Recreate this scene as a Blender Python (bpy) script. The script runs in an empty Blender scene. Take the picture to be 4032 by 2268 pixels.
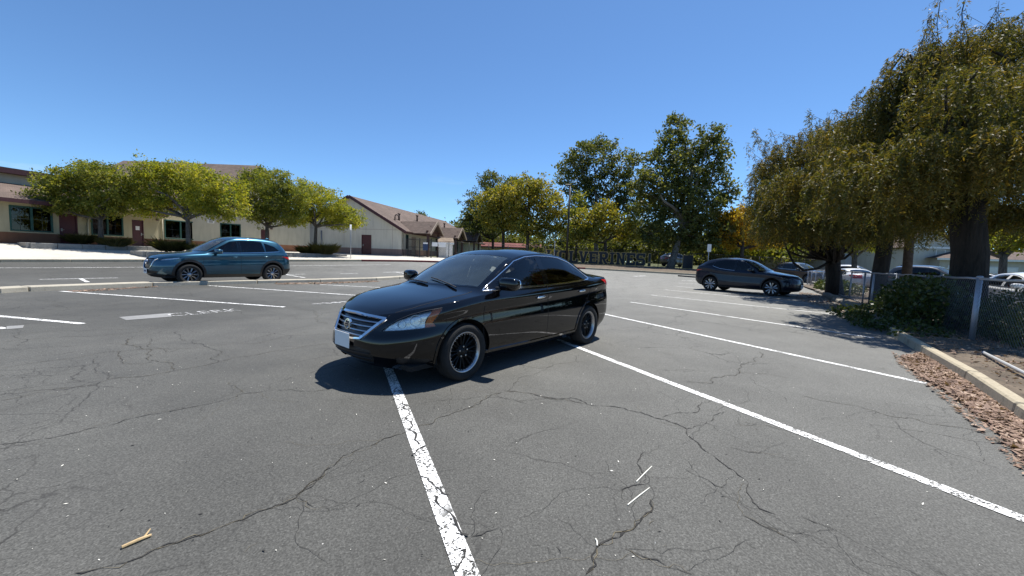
import bpy, bmesh, math, random
import numpy as np
from mathutils import Vector, Matrix
from mathutils.bvhtree import BVHTree
from mathutils.geometry import tessellate_polygon
from math import radians, sin, cos, pi, sqrt

scene = bpy.context.scene
COL = scene.collection
random.seed(7)
rng = np.random.default_rng(7)

# ------------------------------------------------------------------ camera
CAM_H = 1.355
FPX, CX, CY = 1515.0, 2016.0, 1134.0           # focal length and centre of the 4032 x 2268 picture
PITCH = math.atan((CY - 1015.0) / FPX)
ROLL = math.atan(0.037)
_cp, _sp = cos(PITCH), sin(PITCH)
CF = np.array([0, _cp, -_sp]); _u0 = np.array([0, _sp, _cp]); _r0 = np.array([1.0, 0, 0])
CR = cos(ROLL) * _r0 + sin(ROLL) * _u0
CU = -sin(ROLL) * _r0 + cos(ROLL) * _u0
CAM = np.array([0, 0, CAM_H])

cam_data = bpy.data.cameras.new('camera')
cam = bpy.data.objects.new('camera', cam_data)
COL.objects.link(cam)
cam_data.sensor_width = 36.0
cam_data.lens = 36.0 * FPX / 4032.0
cam_data.clip_start = 0.05
cam_data.clip_end = 3000
cam.matrix_world = Matrix(((CR[0], CU[0], -CF[0], CAM[0]), (CR[1], CU[1], -CF[1], CAM[1]),
                           (CR[2], CU[2], -CF[2], CAM[2]), (0, 0, 0, 1)))
scene.camera = cam

# ------------------------------------------------------------------ sky, sun, exposure
SUN_EL, SUN_AZ = radians(68.0), radians(39.0)   # azimuth from +Y (away from the camera) towards +X
world = bpy.data.worlds.new('World')
scene.world = world
world.use_nodes = True
_nt = world.node_tree
_nt.nodes.clear()
_sky = _nt.nodes.new('ShaderNodeTexSky')
_sky.sky_type = 'NISHITA'
_sky.sun_disc = False
_sky.sun_elevation = SUN_EL
_sky.sun_rotation = SUN_AZ
_sky.altitude = 2000
_sky.air_density = 1.0
_sky.dust_density = 0.4
_sky.ozone_density = 6.0
_bg = _nt.nodes.new('ShaderNodeBackground')
_bg.inputs['Strength'].default_value = 0.109
_wo = _nt.nodes.new('ShaderNodeOutputWorld')
_tint = _nt.nodes.new('ShaderNodeMix'); _tint.data_type = 'RGBA'; _tint.blend_type = 'MULTIPLY'
_tint.inputs[0].default_value = 1.0
_tint.inputs[7].default_value = (.83, .99, 1.05, 1)
_nt.links.new(_sky.outputs[0], _tint.inputs[6])
# thin wisps of cloud low over the horizon, all the way round
_tc = _nt.nodes.new('ShaderNodeTexCoord')
_mp = _nt.nodes.new('ShaderNodeMapping'); _mp.inputs['Scale'].default_value = (1.0, 1.0, 5.0)
_nt.links.new(_tc.outputs['Generated'], _mp.inputs[0])
_cn = _nt.nodes.new('ShaderNodeTexNoise'); _cn.inputs['Scale'].default_value = 4.0; _cn.inputs['Detail'].default_value = 6; _cn.inputs['Roughness'].default_value = .6
_nt.links.new(_mp.outputs[0], _cn.inputs['Vector'])
_cr = _nt.nodes.new('ShaderNodeValToRGB'); _cr.color_ramp.elements[0].position = .56; _cr.color_ramp.elements[1].position = .78
_cr.color_ramp.elements[1].color = (.5, .5, .5, 1)
_nt.links.new(_cn.outputs[0], _cr.inputs[0])
_sx = _nt.nodes.new('ShaderNodeSeparateXYZ'); _nt.links.new(_tc.outputs['Generated'], _sx.inputs[0])
_cz = _nt.nodes.new('ShaderNodeMapRange'); _cz.inputs[1].default_value = .22; _cz.inputs[2].default_value = .06
_nt.links.new(_sx.outputs[2], _cz.inputs[0])
_cmul = _nt.nodes.new('ShaderNodeMath'); _cmul.operation = 'MULTIPLY'
_nt.links.new(_cr.outputs[0], _cmul.inputs[0]); _nt.links.new(_cz.outputs[0], _cmul.inputs[1])
_cmix = _nt.nodes.new('ShaderNodeMix'); _cmix.data_type = 'RGBA'
_cmix.inputs[7].default_value = (7.0, 7.2, 7.4, 1)
_nt.links.new(_cmul.outputs[0], _cmix.inputs[0]); _nt.links.new(_tint.outputs[2], _cmix.inputs[6])
_nt.links.new(_cmix.outputs[2], _bg.inputs[0])
_nt.links.new(_bg.outputs[0], _wo.inputs[0])

sun_data = bpy.data.lights.new('sun', 'SUN')
sun_data.energy = 5.0
sun_data.angle = radians(0.53)
sun_data.color = (1.0, 0.955, 0.88)
sun = bpy.data.objects.new('sun', sun_data)
COL.objects.link(sun)
SUN_DIR = Vector((cos(SUN_EL) * sin(SUN_AZ), cos(SUN_EL) * cos(SUN_AZ), sin(SUN_EL)))
sun.location = (20, 25, 60)
sun.rotation_euler = (-SUN_DIR).to_track_quat('-Z', 'Y').to_euler()

vs = scene.view_settings
vs.view_transform = 'Standard'
vs.look = 'None'
vs.exposure = 0.6
vs.gamma = 1.0
vs.use_curve_mapping = False
scene.cycles.max_bounces = 8
scene.cycles.transparent_max_bounces = 16
scene.cycles.caustics_reflective = False
scene.cycles.caustics_refractive = False

# ------------------------------------------------------------------ pixel helpers (photo pixels to world points)
def ray(x, y):
    return CF + CR * ((x - CX) / FPX) - CU * ((y - CY) / FPX)
def at(x, y, d):
    return CAM + ray(x, y) * d
def sstep(a, b, t):
    t = min(1.0, max(0.0, (t - a) / (b - a)))
    return t * t * (3 - 2 * t)
def ground_z(x, y):
    s = (y - 20.0) - 0.25 * (x + 13.0)
    s = s / 1.5
    s = 1.5 * (math.log1p(math.exp(-abs(s))) + max(s, 0))      # soft hinge
    s = s - 1.5 * math.log1p(math.exp(-abs((0 - 20 - .25 * 13) / 1.5)))
    return max(0.0, min(0.045 * s, 1.3))
def hit(x, y, dz=0.0):
    """the point of the parking lot surface seen at photo pixel x, y"""
    r = ray(x, y)
    t = 0.5
    prev = t
    while t < 300:
        p = CAM + r * t
        if p[2] < ground_z(p[0], p[1]) + dz:
            lo, hi = prev, t
            for _ in range(30):
                m = (lo + hi) / 2
                p = CAM + r * m
                if p[2] < ground_z(p[0], p[1]) + dz: hi = m
                else: lo = m
            p = CAM + r * hi
            return np.array(p)
        prev = t
        t *= 1.02
    return CAM + r * 300

# ------------------------------------------------------------------ object helpers
def tag(o, label=None, cat=None, group=None, kind=None):
    if label: o['label'] = label
    if cat: o['category'] = cat
    if group: o['group'] = group
    if kind: o['kind'] = kind
    return o
def link(name, me, parent=None, mats=None):
    o = bpy.data.objects.new(name, me)
    COL.objects.link(o)
    if parent is not None: o.parent = parent
    if mats is not None:
        for m in (mats if isinstance(mats, (list, tuple)) else [mats]):
            me.materials.append(m)
    return o
def empty(name, loc=(0, 0, 0), rz=0.0, parent=None):
    o = bpy.data.objects.new(name, None)
    o.empty_display_size = 0.2
    COL.objects.link(o)
    o.location = loc
    o.rotation_euler = (0, 0, rz)
    if parent is not None: o.parent = parent
    return o
def copy_tree(o, parent=None):
    c = o.copy()
    COL.objects.link(c)
    c.parent = parent
    for ch in list(o.children): copy_tree(ch, c)
    return c
class MB:
    """collects simple solids; build() links them as one mesh object"""
    def __init__(s): s.v = []; s.f = []; s.m = []; s.mi = 0
    def add(s, vs, fs):
        n = len(s.v)
        s.v += [tuple(map(float, p)) for p in vs]
        s.f += [tuple(i + n for i in f) for f in fs]
        s.m += [s.mi] * len(fs)
        return s
    def box(s, x0, y0, z0, x1, y1, z1):
        return s.add([(x0,y0,z0),(x1,y0,z0),(x1,y1,z0),(x0,y1,z0),(x0,y0,z1),(x1,y0,z1),(x1,y1,z1),(x0,y1,z1)],
                     [(0,3,2,1),(4,5,6,7),(0,1,5,4),(1,2,6,5),(2,3,7,6),(3,0,4,7)])
    def hexa(s, b, t):
        """8-corner solid from bottom quad b and top quad t (counter-clockwise from above)"""
        return s.add(list(b) + list(t), [(3,2,1,0),(4,5,6,7),(0,1,5,4),(1,2,6,5),(2,3,7,6),(3,0,4,7)])
    def tube(s, pts, r, n=8, cap=True):
        pts = [Vector(p) for p in pts]
        rs = r if isinstance(r, (list, tuple)) else [r] * len(pts)
        base = len(s.v)
        up = Vector((0, 0, 1))
        for i, p in enumerate(pts):
            d = (pts[min(i+1, len(pts)-1)] - pts[max(i-1, 0)]).normalized()
            a = d.cross(up if abs(d.z) < 0.95 else Vector((1, 0, 0))).normalized()
            b = a.cross(d)
            for k in range(n):
                t = 2 * pi * k / n
                s.v.append(tuple(p + (a * cos(t) + b * sin(t)) * rs[i]))
        for i in range(len(pts) - 1):
            for k in range(n):
                a0 = base + i * n + k; a1 = base + i * n + (k + 1) % n
                s.f.append((a0, a1, a1 + n, a0 + n)); s.m.append(s.mi)
        if cap:
            s.f.append(tuple(base + k for k in reversed(range(n)))); s.m.append(s.mi)
            e = base + (len(pts) - 1) * n
            s.f.append(tuple(e + k for k in range(n))); s.m.append(s.mi)
        return s
    def lathe(s, prof, n=24, axis='z', centre=(0, 0, 0), closed=False):
        """prof: list of (radius, height)"""
        base = len(s.v)
        for (r, h) in prof:
            for k in range(n):
                t = 2 * pi * k / n
                a, b = r * cos(t), r * sin(t)
                p = (a, b, h) if axis == 'z' else ((a, h, b) if axis == 'y' else (h, a, b))
                s.v.append((p[0]+centre[0], p[1]+centre[1], p[2]+centre[2]))
        m = len(prof)
        for i in range(m if closed else m - 1):
            j = (i + 1) % m
            for k in range(n):
                q = (base+i*n+k, base+i*n+(k+1) % n, base+j*n+(k+1) % n, base+j*n+k)
                s.f.append(q if axis != 'y' else q[::-1]); s.m.append(s.mi)
        return s
    def prism(s, poly, z0, z1):
        n = len(poly)
        return s.add([(p[0], p[1], z0) for p in poly] + [(p[0], p[1], z1) for p in poly],
                     [tuple(reversed(range(n))), tuple(range(n, 2*n))] +
                     [(i, (i+1) % n, n + (i+1) % n, n + i) for i in range(n)])
    def mesh(s, name, smooth=False):
        me = bpy.data.meshes.new(name)
        me.from_pydata(s.v, [], s.f)
        if any(s.m): me.polygons.foreach_set('material_index', s.m)
        if smooth: me.polygons.foreach_set('use_smooth', [True] * len(me.polygons))
        me.update()
        return me
    def build(s, name, mats, parent=None, smooth=False, bevel=0.0, fix=True):
        me = s.mesh(name, smooth)
        if fix or bevel:
            bm = bmesh.new(); bm.from_mesh(me)
            if fix: bmesh.ops.recalc_face_normals(bm, faces=bm.faces)
            if bevel:
                bmesh.ops.bevel(bm, geom=[e for e in bm.edges if e.is_manifold and e.calc_face_angle(0) > .5],
                                offset=bevel, segments=1, affect='EDGES', clamp_overlap=True)
            bm.to_mesh(me); bm.free()
        return link(name, me, parent, mats)
def quads_mesh(name, V, nper=4, smooth=False):
    """V: (n*nper, 3) array of separate polygons with nper corners"""
    V = np.ascontiguousarray(V, dtype=np.float32)
    n = len(V) // nper
    me = bpy.data.meshes.new(name)
    me.vertices.add(len(V)); me.vertices.foreach_set('co', V.ravel())
    me.loops.add(len(V)); me.loops.foreach_set('vertex_index', np.arange(len(V), dtype=np.int32))
    me.polygons.add(n); me.polygons.foreach_set('loop_start', np.arange(n, dtype=np.int32) * nper)
    me.update(calc_edges=True)
    return me
def grid_mesh(name, P, smooth=True):
    """P: (rows, cols, 3)"""
    R, N = P.shape[:2]
    me = bpy.data.meshes.new(name)
    idx = np.arange(R * N).reshape(R, N)
    q = np.stack([idx[:-1, :-1], idx[:-1, 1:], idx[1:, 1:], idx[1:, :-1]], -1).reshape(-1, 4)
    me.from_pydata(P.reshape(-1, 3).tolist(), [], q.tolist())
    if smooth: me.polygons.foreach_set('use_smooth', [True] * len(me.polygons))
    me.update()
    return me

# ------------------------------------------------------------------ materials
MAT = {}
def nodes_of(name):
    m = bpy.data.materials.new(name)
    m.use_nodes = True
    nt = m.node_tree
    b = nt.nodes['Principled BSDF']
    return m, nt, b
def N(nt, t, **kw):
    n = nt.nodes.new(t)
    for k, v in kw.items():
        if k in ('operation', 'blend_type', 'data_type', 'feature', 'distance', 'noise_dimensions', 'voronoi_dimensions', 'interpolation_type', 'clamp', 'use_clamp', 'wave_type', 'bands_direction', 'noise_type'):
            setattr(n, k, v)
        else:
            n.inputs[k].default_value = v
    return n
def ramp(nt, fac, stops):
    r = nt.nodes.new('ShaderNodeValToRGB')
    el = r.color_ramp.elements
    while len(el) < len(stops): el.new(0.5)
    for e, (p, c) in zip(el, stops):
        e.position = p
        e.color = (c[0], c[1], c[2], 1) if hasattr(c, '__len__') else (c, c, c, 1)
    nt.links.new(fac, r.inputs[0])
    return r.outputs[0]
def mixc(nt, fac, a, b, blend='MIX'):
    m = nt.nodes.new('ShaderNodeMix'); m.data_type = 'RGBA'; m.blend_type = blend
    for k, v in ((0, fac), (6, a), (7, b)):
        sock = m.inputs[k]
        if hasattr(v, 'is_output'): nt.links.new(v, sock)
        elif hasattr(v, '__len__'): sock.default_value = (v[0], v[1], v[2], 1)
        else: sock.default_value = v if k == 0 else (v, v, v, 1)
    return m.outputs[2]
def coords(nt, scale=None, kind='Object'):
    tc = nt.nodes.new('ShaderNodeTexCoord')
    out = tc.outputs[kind]
    if scale is not None:
        mp = nt.nodes.new('ShaderNodeMapping')
        mp.inputs['Scale'].default_value = scale if hasattr(scale, '__len__') else (scale,) * 3
        nt.links.new(out, mp.inputs[0]); out = mp.outputs[0]
    return out
def noise(nt, co, scale, detail=4, rough=.55, out='Fac'):
    n = N(nt, 'ShaderNodeTexNoise', Scale=scale, Detail=detail, Roughness=rough)
    nt.links.new(co, n.inputs['Vector'])
    return n.outputs[out]
def bump(nt, h, strength, dist, bsdf):
    b = N(nt, 'ShaderNodeBump', Strength=strength, Distance=dist)
    nt.links.new(h, b.inputs['Height'])
    nt.links.new(b.outputs[0], bsdf.inputs['Normal'])
def plain(name, col, rough=.6, metal=0.0, coat=0.0, var=.12, scale=6.0, bmp=0.0, bscale=60.0, spec=.5, coat_rough=.03):
    """a procedural material: base colour broken by two noises, optional bump"""
    m, nt, b = nodes_of(name)
    co = coords(nt)
    f = noise(nt, co, scale, 5)
    lo = tuple(c * (1 - var) for c in col); hi = tuple(min(1, c * (1 + var)) for c in col)
    nt.links.new(ramp(nt, f, [(.3, lo), (.7, hi)]), b.inputs['Base Color'])
    b.inputs['Roughness'].default_value = rough
    b.inputs['Metallic'].default_value = metal
    b.inputs['Specular IOR Level'].default_value = spec
    b.inputs['Coat Weight'].default_value = coat
    b.inputs['Coat Roughness'].default_value = coat_rough
    if bmp:
        bump(nt, noise(nt, co, bscale, 6), bmp, .01, b)
    MAT[name] = m
    return m
def glass(name, tint, ior=1.5, rough=0.0, refl=(1, 1, 1), dust_haze=0.0):
    """sheet glass: tinted see-through with mirror reflection by Fresnel"""
    m = bpy.data.materials.new(name); m.use_nodes = True
    nt = m.node_tree; nt.nodes.clear()
    o = nt.nodes.new('ShaderNodeOutputMaterial')
    mix = nt.nodes.new('ShaderNodeMixShader')
    fr = N(nt, 'ShaderNodeFresnel', IOR=ior)
    tr = nt.nodes.new('ShaderNodeBsdfTransparent'); tr.inputs[0].default_value = (*tint, 1)
    gl = nt.nodes.new('ShaderNodeBsdfGlossy'); gl.inputs['Roughness'].default_value = rough
    gl.inputs['Color'].default_value = (*refl, 1)
    nt.links.new(fr.outputs[0], mix.inputs[0])
    nt.links.new(tr.outputs[0], mix.inputs[1]); nt.links.new(gl.outputs[0], mix.inputs[2])
    out = mix.outputs[0]
    if dust_haze:
        df = nt.nodes.new('ShaderNodeBsdfDiffuse'); df.inputs[0].default_value = (.42, .55, .60, 1)  # bluish film: dust, plus sky sheen and sunlit cabin put into its colour
        m2 = nt.nodes.new('ShaderNodeMixShader')
        nt.links.new(ramp(nt, noise(nt, coords(nt), 2.5, 5, .6), [(.3, dust_haze*.6), (.75, dust_haze*1.4)]), m2.inputs[0])
        nt.links.new(out, m2.inputs[1]); nt.links.new(df.outputs[0], m2.inputs[2]); out = m2.outputs[0]
    nt.links.new(out, o.inputs[0])
    MAT[name] = m
    return m
# ------------------------------------------------------------------ cars
plain('tyre_rubber', (.012, .012, .012), .85, var=.25, scale=14, bmp=.3, bscale=90)
plain('black_plastic', (.014, .014, .015), .55, var=.2, scale=30, bmp=.15, bscale=200)
plain('arch_liner', (.006, .006, .006), .9, var=.3, scale=12)
plain('interior_dark', (.022, .021, .02), .8, var=.15, scale=20)
plain('interior_light', (.16, .155, .14), .75, var=.1, scale=20)
plain('chrome', (.78, .79, .80), .08, 1.0, var=.03)
plain('rim_silver', (.42, .43, .45), .28, 1.0, var=.08, scale=20)
plain('rim_dark', (.13, .135, .14), .35, 1.0, var=.1, scale=20)
plain('rim_black', (.005, .005, .005), .5, var=.2, spec=.3)
plain('rim_lip', (.40, .40, .41), .28, 1.0, var=.1)
plain('lug_metal', (.5, .5, .5), .3, 1.0, var=.05)
plain('plate_white', (.80, .80, .79), .45, var=.02)
plain('plate_text', (.05, .07, .16), .5, var=.1)
plain('reflector', (.88, .88, .85), .22, .55, var=.35, scale=16, bmp=.5, bscale=26)
plain('lamp_dark', (.03, .03, .033), .3, var=.2)
plain('amber', (.75, .16, .01), .25, coat=.6, var=.2, scale=30)
plain('tail_red', (.55, .015, .018), .18, coat=.8, var=.2, scale=30)
plain('tail_clear', (.55, .45, .43), .2, coat=.8, var=.15, scale=30)
glass('windscreen_glass', (.80, .90, .87), 1.72, dust_haze=.055)
glass('tinted_glass', (.055, .06, .06), 1.5)
glass('front_glass', (.55, .60, .60), 1.5)
glass('lamp_glass', (.88, .90, .92), 1.45)
def paint(name, col, metal=0.0, rough=.3, spec=.5, ior=1.55):
    m, nt, b = nodes_of(name)
    co = coords(nt)
    f = noise(nt, co, 3.0, 4)
    dust_haze = noise(nt, co, 38.0, 6, .7)
    c = ramp(nt, f, [(.3, tuple(x * .93 for x in col)), (.7, tuple(x * 1.07 for x in col))])
    nt.links.new(c, b.inputs['Base Color'])
    b.inputs['Metallic'].default_value = metal
    b.inputs['Coat Weight'].default_value = 1.0
    b.inputs['Specular IOR Level'].default_value = spec
    b.inputs['Coat IOR'].default_value = ior
    nt.links.new(ramp(nt, dust_haze, [(.45, .015), (.75, .07)]), b.inputs['Coat Roughness'])
    nt.links.new(ramp(nt, dust_haze, [(.3, rough * .9), (.8, rough * 1.15)]), b.inputs['Roughness'])
    MAT[name] = m
    return m
paint('paint_black', (.0018, .0019, .0026), 0.0, .4, 0.0)
paint('paint_blue', (.013, .068, .112), .75, .32)
paint('paint_slate', (.008, .013, .026), .6, .34, .2, 1.36)
paint('paint_white', (.74, .75, .76), 0.0, .35)
paint('paint_grey', (.10, .10, .105), .5, .35)
paint('paint_dark', (.012, .013, .016), .3, .35)

def pchip(xs, ys):
    xs = np.asarray(xs, float); ys = np.asarray(ys, float)
    h = np.diff(xs); d = np.diff(ys) / h
    m = np.zeros(len(xs))
    m[0], m[-1] = d[0], d[-1]
    for i in range(1, len(xs) - 1):
        if d[i-1] * d[i] > 0:
            w1, w2 = 2*h[i] + h[i-1], h[i] + 2*h[i-1]
            m[i] = (w1 + w2) / (w1 / d[i-1] + w2 / d[i])
    def f(x):
        x = np.clip(np.asarray(x, float), xs[0], xs[-1])
        i = np.clip(np.searchsorted(xs, x) - 1, 0, len(h) - 1)
        t = (x - xs[i]) / h[i]
        return ((1+2*t)*(1-t)**2*ys[i] + t*(1-t)**2*h[i]*m[i] + t*t*(3-2*t)*ys[i+1] + t*t*(t-1)*h[i]*m[i+1])
    return f
def cur(pts):
    return pchip([p[0] for p in pts], [p[1] for p in pts])

class Car:
    """a body lofted from level curves; regions are cut out of it as panels, glass and lamps"""
    def __init__(s, sp, res=1.0):
        s.sp = sp
        s.x0 = (sp['fa'] + sp['ra']) / 2
        nf, nm, nr = int(26*res), int(84*res), int(22*res)
        W = cur(sp['W']); z0 = cur(sp['z0']); ze = cur(sp['ze']); zc = cur(sp['zc']); zr = cur(sp['zr']); yr = cur(sp['yr'])
        lev = sp['levels']                     # frac, width factor, uf, ur, Rf, Rr, pf, pr
        rows = []
        th = np.linspace(0, pi/2, nf)
        thr = np.linspace(pi/2, 0, nr)
        for (fr, wf, uf, ur, Rf, Rr, pf, pr) in lev:
            u1 = uf + Rf * (1 - np.cos(th) ** (2/pf)); y1 = np.sin(th) ** (2/pf)
            u3 = ur - Rr * (1 - np.cos(thr) ** (2/pr)); y3 = np.sin(thr) ** (2/pr)
            u2 = np.linspace(u1[-1], u3[0], nm + 2)[1:-1]; y2 = np.ones(nm)
            u = np.concatenate([u1, u2, u3]); y = np.concatenate([y1, y2, y3])
            y = y * W(u) * wf
            z = z0(u) + fr * (ze(u) - z0(u))
            rows.append(np.stack([u, y, z], -1))
        P = np.array(rows)                      # J, N, 3
        ctrl_i = np.arange(len(lev), dtype=float)
        dense = np.linspace(0, len(lev) - 1, int(30*res))
        sk = np.empty((len(dense), P.shape[1], 3))
        for c in range(P.shape[1]):
            for k in range(3):
                sk[:, c, k] = pchip(ctrl_i, P[:, c, k])(dense)
        E = sk[-1]
        u, y, z = E[:, 0], E[:, 1], E[:, 2]
        rr_y = y * yr(u); rr_z = zr(u); cz = zc(u)
        lid = []
        n1, n2 = int(13*res), int(20*res)
        bow = sp.get('bow', .03)
        for t in np.linspace(0, 1, n1 + 1)[1:]:
            yy = y + (rr_y - y) * t + bow * np.sin(pi * t) * np.clip((rr_z - z) / .4, 0, 1)
            # shoulder roll just above the edge
            zz = z + (rr_z - z) * t
            lid.append(np.stack([u, yy, zz], -1))
        k = sp.get('crown', 2.3)
        for t in np.linspace(0, 1, n2 + 1)[1:]:
            q = 1 - t ** 1.25
            lid.append(np.stack([u, rr_y * q, rr_z + (cz - rr_z) * (1 - q ** k)], -1))
        G = np.concatenate([sk, np.array(lid)], 0)
        L = np.empty_like(G)
        L[..., 0] = s.x0 - G[..., 0]; L[..., 1] = G[..., 1]; L[..., 2] = G[..., 2]
        s.G = L
        R, Nn = L.shape[:2]
        idx = np.arange(R * Nn).reshape(R, Nn)
        q = np.stack([idx[:-1, :-1], idx[:-1, 1:], idx[1:, 1:], idx[1:, :-1]], -1).reshape(-1, 4)
        me = bpy.data.meshes.new('ref')
        me.from_pydata(L.reshape(-1, 3).tolist(), [], q.tolist()); me.update()
        s.bm = bmesh.new(); s.bm.from_mesh(me)
        bmesh.ops.remove_doubles(s.bm, verts=s.bm.verts, dist=1e-5)
        bmesh.ops.dissolve_degenerate(s.bm, edges=s.bm.edges, dist=1e-6)
        s.pid = s.bm.faces.layers.int.new('pid')
        s.bm.normal_update()
        for v in s.bm.verts:
            v.index = -1
        s.bm.verts.index_update(); s.bm.faces.ensure_lookup_table()
        rb = s.bm.copy()
        bmesh.ops.triangulate(rb, faces=rb.faces)
        rb.normal_update(); rb.verts.ensure_lookup_table(); rb.faces.ensure_lookup_table()
        s.ref = rb
        # smooth the centre line normals so that the two halves meet
        s.vn = [Vector((v.normal.x, 0 if abs(v.co.y) < 1e-5 else v.normal.y, v.normal.z)).normalized() for v in rb.verts]
        s.bvh = BVHTree.FromBMesh(rb)
        bpy.data.meshes.remove(me)
    # frames: side view (u, z), front view (y, z), top view (u, y), or a slanted one
    def frame(s, view):
        if view == 'side': return Vector((-1,0,0)), Vector((0,0,1)), Vector((0,-1,0)), (-s.x0, 0)
        if view == 'front': return Vector((0,1,0)), Vector((0,0,1)), Vector((-1,0,0)), (0, 0)
        if view == 'rear': return Vector((0,1,0)), Vector((0,0,1)), Vector((1,0,0)), (0, 0)
        if view == 'top': return Vector((-1,0,0)), Vector((0,1,0)), Vector((0,0,-1)), (-s.x0, 0)
        a = view[1]                              # ('slant', angle): seen from the front corner, angle from straight ahead
        D = Vector((-cos(a), -sin(a), 0)); A = Vector((-sin(a), cos(a), 0))
        return A, Vector((0,0,1)), D, (0, 0)
    def cut(s, poly, view, pid, only=(0,), lim=None):
        A, B, D, off = s.frame(view)
        poly = [Vector((p[0] + off[0], p[1] + off[1])) for p in poly]
        tris = tessellate_polygon([[Vector((p.x, p.y, 0)) for p in poly]]) if len(poly) > 3 and not s.convex(poly) else [range(len(poly))]
        x0, x1 = min(p.x for p in poly), max(p.x for p in poly)
        y0, y1 = min(p.y for p in poly), max(p.y for p in poly)
        m = .12
        cand = set()
        for f in s.bm.faces:
            if f[s.pid] in only:
                c = f.verts[0].co
                a, b = c.dot(A), c.dot(B)
                if x0 - m < a < x1 + m and y0 - m < b < y1 + m and f.normal.dot(D) < -.02 and (lim is None or lim(f.calc_center_median())):
                    cand.add(f)
        for tri in tris:
            pp = [poly[i] for i in tri]
            ar = sum(pp[i].x * pp[(i+1) % len(pp)].y - pp[(i+1) % len(pp)].x * pp[i].y for i in range(len(pp)))
            if abs(ar) < 1e-9: continue
            if ar < 0: pp = pp[::-1]
            faces = list(cand)
            for i in range(len(pp)):
                p, q = pp[i], pp[(i+1) % len(pp)]
                d = q - p
                no = A * d.y - B * d.x
                if no.length < 1e-9: continue
                no.normalize()
                co = A * p.x + B * p.y
                if not faces: break
                cd = co.dot(no)
                ins, cross = [], []
                for f in faces:
                    ds = [v.co.dot(no) - cd for v in f.verts]
                    lo, hi = min(ds), max(ds)
                    if hi <= 1e-5: ins.append(f)
                    elif lo < -1e-5: cross.append(f)
                if cross:
                    geom = list({v for f in cross for v in f.verts}) + list({e for f in cross for e in f.edges}) + cross
                    r = bmesh.ops.bisect_plane(s.bm, geom=geom, dist=1e-5, plane_co=co, plane_no=no)
                    nf = [f for f in r['geom'] if isinstance(f, bmesh.types.BMFace)]
                    cand.update(nf)
                    ins += [f for f in nf if (f.calc_center_median() - co).dot(no) < 0]
                faces = ins
            for f in faces: f[s.pid] = pid
            cand = {f for f in cand if f.is_valid and f[s.pid] in only}
    @staticmethod
    def convex(p):
        sg = 0
        for i in range(len(p)):
            a, b, c = p[i], p[(i+1) % len(p)], p[(i+2) % len(p)]
            z = (b - a).x * (c - b).y - (b - a).y * (c - b).x
            if abs(z) < 1e-12: continue
            if sg == 0: sg = 1 if z > 0 else -1
            elif (z > 0) != (sg > 0): return False
        return True
    def normal_at(s, co):
        loc, no, i, d = s.bvh.find_nearest(co)
        f = s.ref.faces[i]
        a, b, c = f.verts
        v0, v1, v2 = b.co - a.co, c.co - a.co, loc - a.co
        d00, d01, d11, d20, d21 = v0.dot(v0), v0.dot(v1), v1.dot(v1), v2.dot(v0), v2.dot(v1)
        den = d00 * d11 - d01 * d01
        if abs(den) < 1e-14: return no
        w1 = (d11 * d20 - d01 * d21) / den; w2 = (d00 * d21 - d01 * d20) / den
        n = s.vn[a.index] * (1 - w1 - w2) + s.vn[b.index] * w1 + s.vn[c.index] * w2
        return n.normalized()
    def part(s, name, pid, mat, parent, side='both', offset=0.0, inset=0.0):
        """side: both = one mesh of both halves, left / right = one half"""
        pids = pid if isinstance(pid, (tuple, list)) else (pid,)
        fs = [f for f in s.bm.faces if f[s.pid] in pids]
        if not fs: return None
        vi = {}; V = []; NN = []; F = []
        for f in fs:
            ids = []
            for v in f.verts:
                if v not in vi:
                    n = s.normal_at(v.co)
                    vi[v] = len(V); V.append(v.co + n * offset); NN.append(n)
                ids.append(vi[v])
            F.append(ids)
        n0 = len(V)
        VV, NV, FF = [], [], []
        if side in ('both', 'left'):
            VV += V; NV += NN; FF += F
        if side in ('both', 'right'):
            b = len(VV)
            if side == 'both':
                mp = {}
                for i, v in enumerate(V):
                    if abs(v.y) < 1e-5: mp[i] = i
                    else:
                        mp[i] = len(VV); VV = VV + [Vector((v.x, -v.y, v.z))] if False else (VV.append(Vector((v.x, -v.y, v.z))) or VV)
                        NV.append(Vector((NN[i].x, -NN[i].y, NN[i].z)))
                FF += [[mp[i] for i in reversed(f)] for f in F]
            else:
                VV = [Vector((v.x, -v.y, v.z)) for v in V]; NV = [Vector((n.x, -n.y, n.z)) for n in NN]
                FF = [list(reversed(f)) for f in F]
        me = bpy.data.meshes.new(name)
        me.from_pydata([tuple(v) for v in VV], [], FF)
        me.polygons.foreach_set('use_smooth', [True] * len(me.polygons))
        me.update()
        me.normals_split_custom_set_from_vertices([tuple(n) for n in NV])
        return link(name, me, parent, mat)
    def cast(s, a, b, view, out=0.0):
        A, B, D, off = s.frame(view)
        o = A * (a + off[0]) + B * (b + off[1]) - D * 6
        flip = False
        if view in ('front', 'rear') and a < 0:
            flip = True; o.y = -o.y
        h = s.bvh.ray_cast(o, D)
        if h[0] is None:
            h = s.bvh.find_nearest(o + D * 5)
        p = h[0]; n = s.normal_at(p)
        p = p + n * out
        if flip: p = Vector((p.x, -p.y, p.z)); n = Vector((n.x, -n.y, n.z))
        return p, n
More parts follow.
